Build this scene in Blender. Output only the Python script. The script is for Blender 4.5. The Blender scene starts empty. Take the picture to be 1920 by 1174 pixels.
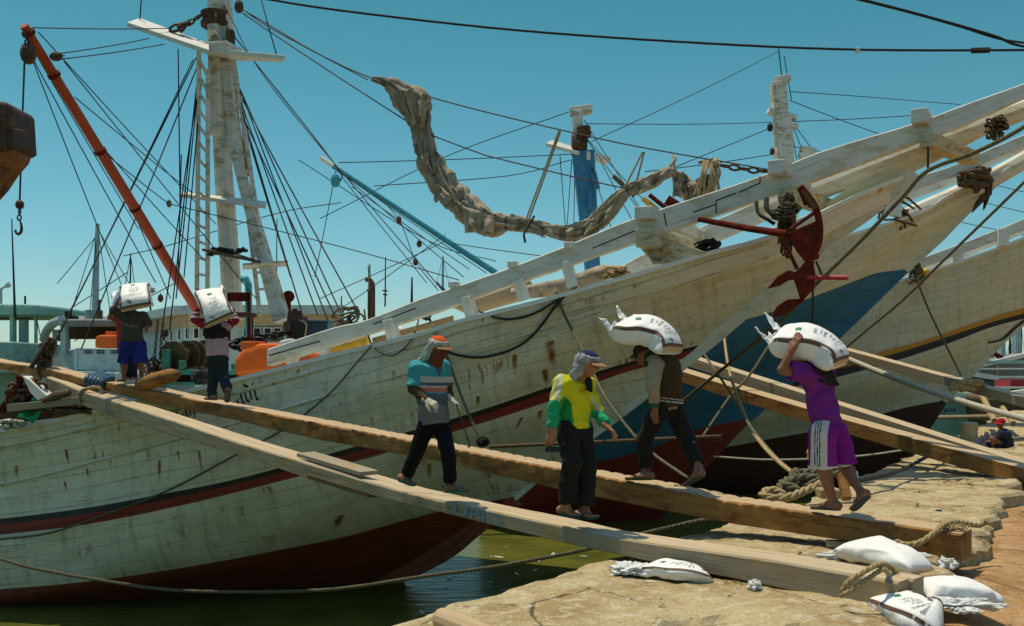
import bpy, bmesh, math, random
import numpy as np
from mathutils import Vector, Matrix
from mathutils.bvhtree import BVHTree
random.seed(7)
SC = bpy.context.scene
# ---------------------------------------------------------------- camera
F, CXP, HYP, CH = 1900.0, 960.0, 700.0, 1.65
cam_d = bpy.data.cameras.new("camera"); cam = bpy.data.objects.new("camera", cam_d)
SC.collection.objects.link(cam); SC.camera = cam
cam.location = (0, 0, CH); cam.rotation_euler = (math.radians(90), 0, 0)
cam_d.sensor_width = 36; cam_d.lens = F/1920*36; cam_d.shift_y = (HYP-587)/1920
cam_d.clip_start = .1; cam_d.clip_end = 3000
# ---------------------------------------------------------------- light
SUN = Vector((-.22, .16, 1.0)).normalized()
el = math.asin(SUN.z); az = math.atan2(SUN.x, SUN.y)
w = bpy.data.worlds.new("World"); SC.world = w; w.use_nodes = True
nt = w.node_tree; bg = nt.nodes["Background"]
sky = nt.nodes.new("ShaderNodeTexSky"); sky.sky_type = 'NISHITA'; sky.sun_disc = False
sky.sun_elevation = el; sky.sun_rotation = az
sky.altitude = 0; sky.air_density = 1.0; sky.dust_density = .35; sky.ozone_density = 1.0
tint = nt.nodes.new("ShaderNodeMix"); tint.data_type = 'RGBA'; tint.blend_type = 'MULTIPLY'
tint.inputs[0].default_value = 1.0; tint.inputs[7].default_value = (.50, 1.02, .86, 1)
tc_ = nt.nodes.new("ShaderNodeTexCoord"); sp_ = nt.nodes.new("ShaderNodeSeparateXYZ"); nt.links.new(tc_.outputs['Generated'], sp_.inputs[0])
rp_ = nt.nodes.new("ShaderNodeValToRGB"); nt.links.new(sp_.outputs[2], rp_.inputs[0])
for e_, (p_, c_) in zip([rp_.color_ramp.elements[0], rp_.color_ramp.elements[1]]+[rp_.color_ramp.elements.new(q) for q in (.16, .36)], ((0, (.40, .47, .50)), (.62, (1.1, .98, .74)), (.16, (.26, .49, .45)), (.36, (.15, .44, .36)))):  # highest stop brightened, above the view, as added fill light on the hull
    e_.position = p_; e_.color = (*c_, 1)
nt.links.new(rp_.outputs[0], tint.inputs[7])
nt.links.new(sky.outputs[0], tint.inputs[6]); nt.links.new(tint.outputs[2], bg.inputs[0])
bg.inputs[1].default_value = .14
sun_d = bpy.data.lights.new("sun", 'SUN'); sun_d.energy = 2.9; sun_d.angle = math.radians(.5)
sun_d.color = (1, .88, .66)
sun = bpy.data.objects.new("sun", sun_d); SC.collection.objects.link(sun)
sun.rotation_euler = SUN.to_track_quat('Z', 'Y').to_euler(); sun.location = (0, 0, 30)
SC.view_settings.view_transform = 'Standard'; SC.view_settings.look = 'None'
SC.view_settings.exposure = 0.52; SC.view_settings.gamma = 1

# ---------------------------------------------------------------- helpers
def P(px, py, Y): return Vector(((px-CXP)/F*Y, Y, CH+(HYP-py)/F*Y))
def V(*a): return Vector(a)
COL = SC.collection
def tag(o, label=None, cat=None, group=None, kind=None):
    if label: o['label'] = label
    if cat: o['category'] = cat
    if group: o['group'] = group
    if kind: o['kind'] = kind
    return o
def empty(name, loc, label=None, cat=None, group=None, kind=None):
    o = bpy.data.objects.new(name, None); COL.objects.link(o); o.location = loc
    o.empty_display_size = .2
    return tag(o, label, cat, group, kind)
class MB:
    def __init__(s): s.v = []; s.f = []; s.uv = []; s.mi = []
    def add(s, vs, fs, uvs=None, mi=0):
        b = len(s.v); s.v += [tuple(q) for q in vs]
        for k, f in enumerate(fs):
            s.f.append(tuple(i+b for i in f)); s.mi.append(mi)
            s.uv.append(uvs[k] if uvs else [(0, 0)]*len(f))
    def hexa(s, c, mi=0, seg=1):
        # c: 8 corners: end0 (4, ccw), end1 (4)
        L = (V(*c[4])-V(*c[0])).length; w1 = (V(*c[1])-V(*c[0])).length; w2 = (V(*c[2])-V(*c[1])).length
        u0 = random.random()*50; s.add(c, [(0,1,5,4),(1,2,6,5),(2,3,7,6),(3,0,4,7),(3,2,1,0),(4,5,6,7)],
          [[(u0,0),(u0,w1),(u0+L,w1),(u0+L,0)],[(u0,w1),(u0,w1+w2),(u0+L,w1+w2),(u0+L,w1)],
           [(u0,3),(u0,3+w1),(u0+L,3+w1),(u0+L,3)],[(u0,5),(u0,5+w2),(u0+L,5+w2),(u0+L,5)],
           [(u0,0),(u0+w1,0),(u0+w1,w2),(u0,w2)],[(u0,0),(u0+w1,0),(u0+w1,w2),(u0,w2)]], mi)
    def beam(s, a, b, wd, ht, up=(0,0,1), mi=0, w1=None, h1=None, anchor=0):
        a = V(*a); b = V(*b); d = (b-a).normalized(); up = V(*up)
        sd = d.cross(up).normalized(); u = sd.cross(d).normalized()
        w1 = w1 or wd; h1 = h1 or ht
        def q(p, w_, h_):
            z0 = -h_/2 if anchor == 0 else (-h_ if anchor == 1 else 0)
            return [p-sd*w_/2+u*z0, p+sd*w_/2+u*z0, p+sd*w_/2+u*(z0+h_), p-sd*w_/2+u*(z0+h_)]
        s.hexa(q(a, wd, ht)+q(b, w1, h1), mi)
    def box(s, c, sx, sy, sz, rz=0, mi=0):
        c = V(*c); d = V(math.cos(rz), math.sin(rz), 0)
        s.beam(c-d*sx/2, c+d*sx/2, sy, sz, mi=mi)
    def tube(s, pts, r, n=6, mi=0, caps=True, fn=None):
        pts = [V(*p) for p in pts]; m = len(pts)
        rs = r if isinstance(r, (list, tuple)) else [r]*m
        vs = []; up = V(0, 0, 1); L = 0; Ls = []
        t0 = (pts[1]-pts[0]).normalized()
        if abs(t0.z) > .9: up = V(0, 1, 0)
        sd = t0.cross(up).normalized()
        for i in range(m):
            t = (pts[min(i+1, m-1)]-pts[max(i-1, 0)])
            if t.length < 1e-9: t = t0.copy()
            t.normalize(); sd = (sd-t*sd.dot(t)).normalized(); u = sd.cross(t)
            if i: L += (pts[i]-pts[i-1]).length
            Ls.append(L)
            for k in range(n):
                a = 2*math.pi*k/n; rr = rs[i]*(fn(i, m, a, L) if fn else 1)
                vs.append(pts[i]+(sd*math.cos(a)+u*math.sin(a))*rr)
        fs = []; uv = []; c = 2*math.pi*max(rs)
        for i in range(m-1):
            for k in range(n):
                k2 = (k+1) % n
                fs.append((i*n+k, i*n+k2, (i+1)*n+k2, (i+1)*n+k))
                uv.append([(Ls[i], k/n*c), (Ls[i], (k+1)/n*c), (Ls[i+1], (k+1)/n*c), (Ls[i+1], k/n*c)])
        if caps:
            fs.append(tuple(range(n))[::-1]); uv.append([(0, 0)]*n)
            fs.append(tuple((m-1)*n+k for k in range(n))); uv.append([(0, 0)]*n)
        s.add(vs, fs, uv, mi)
    def lathe(s, c, prof, n=20, axis=(0,0,1), mi=0):
        c = V(*c); s.tube([c+V(*axis)*z for r, z in prof], [max(r, 1e-4) for r, z in prof], n, mi)
    def grid(s, fn, nu, nv, mi=0, mif=None, closeu=False):
        vs = [fn(i/nu, j/nv) for i in range(nu+1) for j in range(nv+1)]
        b = len(s.v); s.v += [tuple(q) for q in vs]
        for i in range(nu):
            for j in range(nv):
                a = b+i*(nv+1)+j
                s.f.append((a, a+nv+1, a+nv+2, a+1))
                s.uv.append([(i/nu, j/nv), ((i+1)/nu, j/nv), ((i+1)/nu, (j+1)/nv), (i/nu, (j+1)/nv)])
                s.mi.append(mif((i+.5)/nu, (j+.5)/nv) if mif else mi)
    def prism(s, poly, n, th, mi=0):
        n = V(*n).normalized()*th; k = len(poly); poly = [V(*p) for p in poly]
        vs = [p-n/2 for p in poly]+[p+n/2 for p in poly]
        fs = [tuple(range(k))[::-1], tuple(range(k, 2*k))]+[(i, (i+1) % k, (i+1) % k+k, i+k) for i in range(k)]
        s.add(vs, fs, None, mi)
    def build(s, name, mats, parent=None, smooth=False, bevel=0, sub=0, solid=0, flip=False, **tg):
        me = bpy.data.meshes.new(name); me.from_pydata(s.v, [], s.f); me.update()
        if not isinstance(mats, (list, tuple)): mats = [mats]
        for m in mats: me.materials.append(m)
        me.polygons.foreach_set('material_index', s.mi)
        ul = me.uv_layers.new(name='UV'); fl = [c for f in s.uv for q in f for c in q]
        ul.data.foreach_set('uv', fl)
        bm = bmesh.new(); bm.from_mesh(me)
        if not solid: bmesh.ops.recalc_face_normals(bm, faces=bm.faces)
        bm.to_mesh(me); bm.free()
        if smooth: me.polygons.foreach_set('use_smooth', [True]*len(me.polygons))
        o = bpy.data.objects.new(name, me); COL.objects.link(o)
        if parent: o.parent = parent; o.matrix_parent_inverse = Matrix.Translation(-parent.location) if parent.type == 'EMPTY' else Matrix.Identity(4)
        if bevel:
            b = o.modifiers.new('b', 'BEVEL'); b.width = bevel; b.segments = 2; b.limit_method = 'ANGLE'
        if solid:
            b = o.modifiers.new('s', 'SOLIDIFY'); b.thickness = solid; b.offset = 0
        if sub:
            b = o.modifiers.new('u', 'SUBSURF'); b.levels = sub; b.render_levels = sub
        tag(o, **tg)
        return o
def spline(pts, n=8):
    """Catmull-Rom through points (any dim)"""
    p = [np.array(q, float) for q in pts]; p = [2*p[0]-p[1]]+p+[2*p[-1]-p[-2]]; out = []
    for i in range(1, len(p)-2):
        for k in range(n):
            t = k/n
            out.append(.5*((2*p[i])+(-p[i-1]+p[i+1])*t+(2*p[i-1]-5*p[i]+4*p[i+1]-p[i+2])*t*t+(-p[i-1]+3*p[i]-3*p[i+1]+p[i+2])*t**3))
    out.append(p[-2]); return out
def psp(pts, n=8):
    """spline given as (px,py,Y)"""
    return [P(*q) for q in spline(pts, n)]
def rope_pts(mb, pts, r, mi=0, strands=True):
    """laid rope: three strands twisted round the path"""
    pts = [V(*p) for p in pts]
    if not strands: mb.tube(pts, r, 6, mi); return
    # resample
    L = [0]
    for i in range(1, len(pts)): L.append(L[-1]+(pts[i]-pts[i-1]).length)
    step = r*1.1; m = max(4, int(L[-1]/step)); arr = np.array([tuple(p) for p in pts])
    q = np.linspace(0, L[-1], m); cs = np.stack([np.interp(q, L, arr[:, k]) for k in range(3)], 1)
    pitch = r*7
    sd = None; frames = []
    for i in range(m):
        t = Vector(cs[min(i+1, m-1)]-cs[max(i-1, 0)]).normalized()
        if sd is None: sd = t.cross(V(0, 0, 1) if abs(t.z) < .9 else V(0, 1, 0)).normalized()
        sd = (sd-t*sd.dot(t)).normalized(); frames.append((sd.copy(), sd.cross(t)))
    for k in range(3):
        pp = []
        for i in range(m):
            a = q[i]/pitch*2*math.pi+k*2.0944; s_, u_ = frames[i]
            pp.append(Vector(cs[i])+(s_*math.cos(a)+u_*math.sin(a))*r*.5)
        mb.tube(pp, r*.56, 5, mi)

# ---------------------------------------------------------------- materials
MATS = {}
def newmat(name):
    m = bpy.data.materials.new(name); m.use_nodes = True; MATS[name] = m
    return m, m.node_tree.nodes, m.node_tree.links, m.node_tree.nodes['Principled BSDF']
def nd(N, t, **kw):
    n = N.new(t)
    for k, v in kw.items(): setattr(n, k, v)
    return n
def noise(N, Lk, vec, scale, detail=4, rough=.6, dim=None):
    n = N.new('ShaderNodeTexNoise'); n.inputs['Scale'].default_value = scale
    n.inputs['Detail'].default_value = detail; n.inputs['Roughness'].default_value = rough
    if vec is not None: Lk.new(vec, n.inputs['Vector'])
    return n.outputs['Fac']
def ramp(N, Lk, fac, stops):
    r = N.new('ShaderNodeValToRGB'); e = r.color_ramp.elements
    while len(e) < len(stops): e.new(.5)
    for k, (p, c) in enumerate(stops):
        e[k].position = p; e[k].color = (c, c, c, 1) if isinstance(c, (int, float)) else (*c[:3], 1)
    Lk.new(fac, r.inputs[0]); return r.outputs[0]
def mixc(N, Lk, fac, a, b, mode='MIX'):
    n = N.new('ShaderNodeMix'); n.data_type = 'RGBA'; n.blend_type = mode
    for s_, i in ((fac, 0), (a, 6), (b, 7)):
        if isinstance(s_, (int, float)): n.inputs[i].default_value = s_
        elif isinstance(s_, tuple): n.inputs[i].default_value = (*s_[:3], 1)
        else: Lk.new(s_, n.inputs[i])
    return n.outputs[2]
def math_(N, Lk, op, a, b=0.0, c=0.0, clamp=False):
    n = N.new('ShaderNodeMath'); n.operation = op; n.use_clamp = clamp
    for s_, i in ((a, 0), (b, 1), (c, 2)):
        if isinstance(s_, (int, float)): n.inputs[i].default_value = s_
        else: Lk.new(s_, n.inputs[i])
    return n.outputs[0]
def mapping(N, Lk, vec, sc, loc=(0,0,0), rot=(0,0,0)):
    n = N.new('ShaderNodeMapping'); n.inputs['Scale'].default_value = sc; n.inputs['Location'].default_value = loc
    n.inputs['Rotation'].default_value = rot
    Lk.new(vec, n.inputs['Vector']); return n.outputs[0]
def bump(N, Lk, b, h, strength=.4, dist=.02):
    n = N.new('ShaderNodeBump'); n.inputs['Strength'].default_value = strength; n.inputs['Distance'].default_value = dist
    Lk.new(h, n.inputs['Height']); Lk.new(n.outputs[0], b.inputs['Normal'])
def M_simple(name, col, rough=.7, var=.25, sc=6, metal=0, bmp=.2, dirt=None, dirtamt=.5, spec=.3):
    m, N, L, b = newmat(name); tc = N.new('ShaderNodeTexCoord').outputs['Object']
    n1 = noise(N, L, tc, sc, 5); f = ramp(N, L, n1, [(.3, 1-var), (.7, 1+var*.3)])
    c = mixc(N, L, 1.0, col, f, 'MULTIPLY')
    if dirt:
        n2 = noise(N, L, tc, sc*.6, 6, .7); c = mixc(N, L, ramp(N, L, n2, [(.62-.25*dirtamt, 0), (.72-.2*dirtamt, 1)]), c, dirt)
    L.new(c, b.inputs['Base Color']); b.inputs['Roughness'].default_value = rough; b.inputs['Metallic'].default_value = metal
    b.inputs['Specular IOR Level'].default_value = spec
    if bmp: bump(N, L, b, noise(N, L, tc, sc*6, 5), bmp, .01)
    return m
def M_wood(name, c1, c2, c3=None, rough=.8, cracks=.6, stain=None, top=None, along=1.6, across=38):
    """UV wood: u along grain (m), v across (m)"""
    m, N, L, b = newmat(name); uv = N.new('ShaderNodeTexCoord').outputs['UV']; ob = N.new('ShaderNodeTexCoord').outputs['Object']
    g = noise(N, L, mapping(N, L, uv, (along, across, 1)), 1.0, 8, .65)
    c = ramp(N, L, g, [(.28, c1), (.5, [(a+b_)/2 for a, b_ in zip(c1, c2)]), (.72, c2)])
    big = noise(N, L, ob, 1.3, 6, .7)
    if c3: c = mixc(N, L, ramp(N, L, big, [(.42, 0), (.66, 1)]), c, c3)
    if stain: c = mixc(N, L, ramp(N, L, noise(N, L, mapping(N, L, ob, (1, 1, 2.5)), 2.2, 7, .7), [(.5, 0), (.62, 1)]), c, stain)
    ck = noise(N, L, mapping(N, L, uv, (along*.7, across*1.6, 1), (5, 3, 0)), 1.0, 3, .5)
    cf = ramp(N, L, ck, [(.30, 1), (.345, 0)]); cf2 = math_(N, L, 'MULTIPLY', cf, cracks)
    c = mixc(N, L, cf2, c, tuple(x*.18 for x in c1))
    L.new(c, b.inputs['Base Color']); b.inputs['Roughness'].default_value = rough; b.inputs['Specular IOR Level'].default_value = .2
    h = math_(N, L, 'SUBTRACT', g, cf); bump(N, L, b, h, .55, .012)
    return m
def M_hull(name, col, col2=None, seam=.09, dark=(.03,.028,.02), rust=.5, peel=None, grime=(.19,.15,.07), grimeamt=.5, rough=.55, chips=.5, seamamt=.5, pale=None, palex=None):
    """painted planking: UV u = metres along, v = metres down the planks"""
    m, N, L, b = newmat(name); uv = N.new('ShaderNodeTexCoord').outputs['UV']; ob = N.new('ShaderNodeTexCoord').outputs['Object']
    sx = N.new('ShaderNodeSeparateXYZ'); L.new(uv, sx.inputs[0]); U, Vv = sx.outputs[0], sx.outputs[1]
    vw = math_(N, L, 'ADD', Vv, math_(N, L, 'MULTIPLY', noise(N, L, mapping(N, L, uv, (.25, .6, 1)), 1, 3), .08))
    row = math_(N, L, 'DIVIDE', vw, .33); fr = math_(N, L, 'FRACT', row); fl = math_(N, L, 'FLOOR', row)
    # per plank tone
    comb = N.new('ShaderNodeCombineXYZ'); L.new(math_(N, L, 'MULTIPLY', U, .12), comb.inputs[0]); L.new(math_(N, L, 'MULTIPLY', fl, 3.7), comb.inputs[1])
    tone = noise(N, L, comb.outputs[0], 1.0, 2)
    c = mixc(N, L, 1.0, col, ramp(N, L, tone, [(.3, .88), (.7, 1.08)]), 'MULTIPLY')
    big = noise(N, L, mapping(N, L, ob, (.5, .5, 1.2)), 1.2, 8, .72)
    if col2: c = mixc(N, L, ramp(N, L, big, [(.40, 0), (.62, 1)]), c, col2)
    if pale is not None: # long pale scuff
        pn = noise(N, L, mapping(N, L, uv, (.35, 3.0, 1), (9, 1, 0)), 1.0, 5, .7)
        c = mixc(N, L, ramp(N, L, pn, [(.60, 0), (.66, .8)]), c, pale)
    # grime streaks running down
    st = noise(N, L, mapping(N, L, uv, (5.5, .55, 1)), 1.0, 6, .72)
    c = mixc(N, L, math_(N, L, 'MULTIPLY', ramp(N, L, st, [(.50, 0), (.78, 1)]), grimeamt), c, grime)
    # rust: local vertical drips, only in patches
    rs = noise(N, L, mapping(N, L, uv, (9, 1.1, 1), (3, 7, 0)), 1.0, 5, .7); rm = noise(N, L, mapping(N, L, uv, (.8, 1.4, 1), (1, 2, 0)), 1.0, 4, .6)
    rf = math_(N, L, 'MULTIPLY', ramp(N, L, rs, [(.56, 0), (.64, 1)]), ramp(N, L, rm, [(.51, 0), (.59, 1)]))
    c = mixc(N, L, math_(N, L, 'MULTIPLY', rf, rust), c, (.32, .13, .02))
    # speckled rust/dirt
    sp = noise(N, L, mapping(N, L, uv, (2.2, 8, 1), (4, 4, 0)), 1.6, 8, .8)
    spf = math_(N, L, 'MULTIPLY', ramp(N, L, sp, [(.595, 0), (.65, 1)]), ramp(N, L, noise(N, L, mapping(N, L, ob, (.6,.6,1)), .9, 3), [(.45, 0), (.6, 1)]))
    c = mixc(N, L, math_(N, L, 'MULTIPLY', spf, rust), c, (.12, .06, .015))
    # plank seams
    sl = ramp(N, L, fr, [(0, 1), (seam*.5, .7), (seam, 0), (1-seam*.3, 0), (1, 1)])
    sm = ramp(N, L, noise(N, L, mapping(N, L, uv, (.9, 6, 1), (2, 9, 0)), 1.0, 6, .7), [(.46, .10), (.60, 1)])
    sf = math_(N, L, 'MULTIPLY', math_(N, L, 'MULTIPLY', sl, sm), seamamt)
    c = mixc(N, L, sf, c, dark)
    # chips / splits along the plank
    ch = noise(N, L, mapping(N, L, uv, (1.3, 30, 1), (7, 5, 0)), 1.0, 4, .6); chm = noise(N, L, uv, .7, 3)
    cf = math_(N, L, 'MULTIPLY', math_(N, L, 'MULTIPLY', ramp(N, L, ch, [(.655, 0), (.67, 1)]), ramp(N, L, chm, [(.40, 0), (.48, 1)])), chips)
    c = mixc(N, L, cf, c, peel if peel else dark)
    L.new(c, b.inputs['Base Color']); b.inputs['Roughness'].default_value = rough; b.inputs['Specular IOR Level'].default_value = .3
    h = math_(N, L, 'SUBTRACT', math_(N, L, 'MULTIPLY', noise(N, L, mapping(N, L, uv, (2, 14, 1)), 1.0, 6, .7), .35), math_(N, L, 'MAXIMUM', math_(N, L, 'MULTIPLY', sl, .6), cf))
    bump(N, L, b, h, .7, .035)
    return m
W_ = (.72, .665, .51)
M_white = M_hull('hull white', W_, (.56,.53,.38), rust=1, pale=(.72,.73,.66), grimeamt=.65, seam=.06)
M_white2 = M_hull('hull cream', (.66,.61,.44), (.58,.52,.35), rust=.35, grimeamt=.35, seamamt=.3, chips=.2)
M_white3 = M_hull('hull pale', (.58,.57,.42), (.50,.49,.35), rust=.3, grimeamt=.55, seamamt=.3, chips=.3)
M_blackp = M_hull('hull black', (.022,.022,.02), (.035,.03,.025), rust=.1, peel=(.4,.4,.33), grimeamt=.2, grime=(.06,.05,.03))
M_redp = M_hull('hull red', (.27,.030,.022), (.21,.03,.02), rust=.1, peel=(.45,.38,.3), grimeamt=.5, grime=(.1,.02,.012))
M_boot = M_hull('hull antifouling', (.29,.060,.028), (.20,.050,.022), rust=.2, peel=(.42,.27,.2), chips=.55, grimeamt=.75, grime=(.05,.022,.012), rough=.6)
M_bluep = M_hull('hull blue', (.035,.155,.25), (.026,.12,.20), rust=.0, grimeamt=.35, grime=(.02,.06,.09), seamamt=.3, chips=.1)
M_yelp = M_hull('hull yellow', (.50,.25,.03), (.42,.2,.03), rust=.1, grimeamt=.3, chips=.1)
M_beam = M_wood('painted beam', (.52,.52,.44), (.68,.68,.61), rough=.6, cracks=.6, stain=(.49,.44,.31), along=.8, across=14)
M_beamb = M_wood('beige beam', (.42,.35,.20), (.60,.54,.37), rough=.7, cracks=.6, stain=(.30,.19,.07), along=.8, across=14)
M_beamw = M_wood('painted beam bright', (.62,.60,.50), (.78,.77,.70), rough=.6, cracks=.5, along=1, across=16)
M_mast = M_wood('weathered mast', (.52,.50,.41), (.72,.70,.61), rough=.7, cracks=.7, stain=(.36,.29,.16), along=.7, across=18)
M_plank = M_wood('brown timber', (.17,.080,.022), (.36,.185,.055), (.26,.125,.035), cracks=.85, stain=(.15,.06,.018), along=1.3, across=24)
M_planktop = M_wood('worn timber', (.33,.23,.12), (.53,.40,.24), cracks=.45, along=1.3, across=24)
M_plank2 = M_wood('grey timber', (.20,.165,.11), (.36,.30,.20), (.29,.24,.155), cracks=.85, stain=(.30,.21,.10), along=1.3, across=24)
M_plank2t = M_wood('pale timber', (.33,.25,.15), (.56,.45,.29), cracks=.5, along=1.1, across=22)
M_dkwood = M_wood('dark wood', (.07,.042,.02), (.16,.10,.05), cracks=.6)
M_rope = M_simple('manila rope', (.40,.29,.14), .9, .4, 30, bmp=.4)
M_roped = M_simple('dark rope', (.028,.026,.022), .85, .4, 30)
M_ropeg = M_simple('green grey rope', (.13,.115,.065), .9, .4, 20)
M_ropew = M_simple('pale rope', (.46,.43,.33), .9, .3, 20)
M_wire = M_simple('rigging wire', (.035,.030,.026), .7, .3, 20)
M_iron = M_simple('rusty iron', (.075,.040,.022), .75, .5, 20, dirt=(.15,.06,.02))
M_redr = M_simple('red oxide paint', (.15,.020,.010), .85, .5, 9, dirt=(.055,.018,.010), dirtamt=.5, spec=.08, bmp=.5)
M_orange = M_simple('orange boom paint', (.40,.060,.02), .45, .12, 3)
M_tank = M_simple('orange plastic', (.72,.13,.012), .38, .12, 5, dirt=(.3,.06,.02), dirtamt=.1)
M_tanky = M_simple('amber plastic', (.78,.28,.015), .38, .12, 5)
M_yellow = M_simple('yellow plastic', (.70,.42,.03), .5, .25, 5, dirt=(.35,.2,.03), dirtamt=.3)
M_teal = M_simple('teal paint', (.05,.30,.22), .6, .35, 8, dirt=(.12,.10,.05), dirtamt=.3)
M_tealp = M_simple('pale teal paint', (.27,.45,.38), .6, .2, 4, dirt=(.2,.28,.22), dirtamt=.2)
M_greyb = M_simple('blue grey paint', (.36,.46,.46), .55, .2, 4, dirt=(.27,.33,.33), dirtamt=.4)
M_greyd = M_simple('grey roof', (.20,.21,.19), .8, .3, 5)
M_blue = M_simple('blue mast paint', (.045,.21,.36), .5, .25, 6)
M_bluec = M_simple('blue boom paint', (.05,.30,.37), .5, .25, 6)
M_bldark = M_simple('navy plastic', (.03,.08,.13), .45, .2, 5)
M_black = M_simple('black plastic', (.015,.015,.014), .5, .3, 10)
M_dark = M_simple('dark void', (.02,.018,.014), .9, .3, 6)
M_canvas = M_simple('old canvas', (.38,.32,.23), .95, .4, 7, bmp=.6, dirt=(.12,.095,.06), dirtamt=.4)
M_brown = M_simple('brown tarpaulin', (.10,.05,.035), .7, .4, 6, bmp=.5, dirt=(.30,.11,.03), dirtamt=.2)
M_plastic = M_simple('thin plastic', (.66,.66,.62), .45, .15, 20, bmp=.4)
M_ink = M_simple('printing ink', (.03,.03,.03), .7, .2, 20, bmp=0)
M_inkbr = M_simple('brown band print', (.13,.075,.045), .7, .25, 20, bmp=0)
M_tan = M_simple('tan band print', (.50,.36,.20), .7, .2, 20, bmp=0)
M_green = M_simple('green print', (.03,.22,.07), .7, .2, 20, bmp=0)
def M_sackf():
    m, N, L, b = newmat('woven sack'); ob = N.new('ShaderNodeTexCoord').outputs['Object']; uv = N.new('ShaderNodeTexCoord').outputs['UV']
    n1 = noise(N, L, ob, 9, 6, .7); c = mixc(N, L, ramp(N, L, n1, [(.55, 0), (.75, .5)]), (.74,.735,.70), (.50,.43,.30))
    L.new(c, b.inputs['Base Color']); b.inputs['Roughness'].default_value = .55
    wv = N.new('ShaderNodeTexWave'); wv.inputs['Scale'].default_value = 22; wv.inputs['Distortion'].default_value = 1.5; L.new(mapping(N, L, uv, (2, 1, 1)), wv.inputs['Vector'])
    h = math_(N, L, 'ADD', math_(N, L, 'MULTIPLY', wv.outputs['Fac'], .10), noise(N, L, ob, 18, 5))
    bump(N, L, b, h, .45, .012); return m
M_sack = M_sackf()
def cloth(name, col, var=.18, dirt=None, sc=9):
    return M_simple(name, col, .92, var, sc, bmp=.35, dirt=dirt, dirtamt=.15, spec=.12)
M_skin = M_simple('brown skin', (.33,.145,.070), .55, .25, 12, bmp=.15, spec=.35)
M_skind = M_simple('dark brown skin', (.235,.098,.046), .55, .25, 12, bmp=.15, spec=.35)
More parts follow.
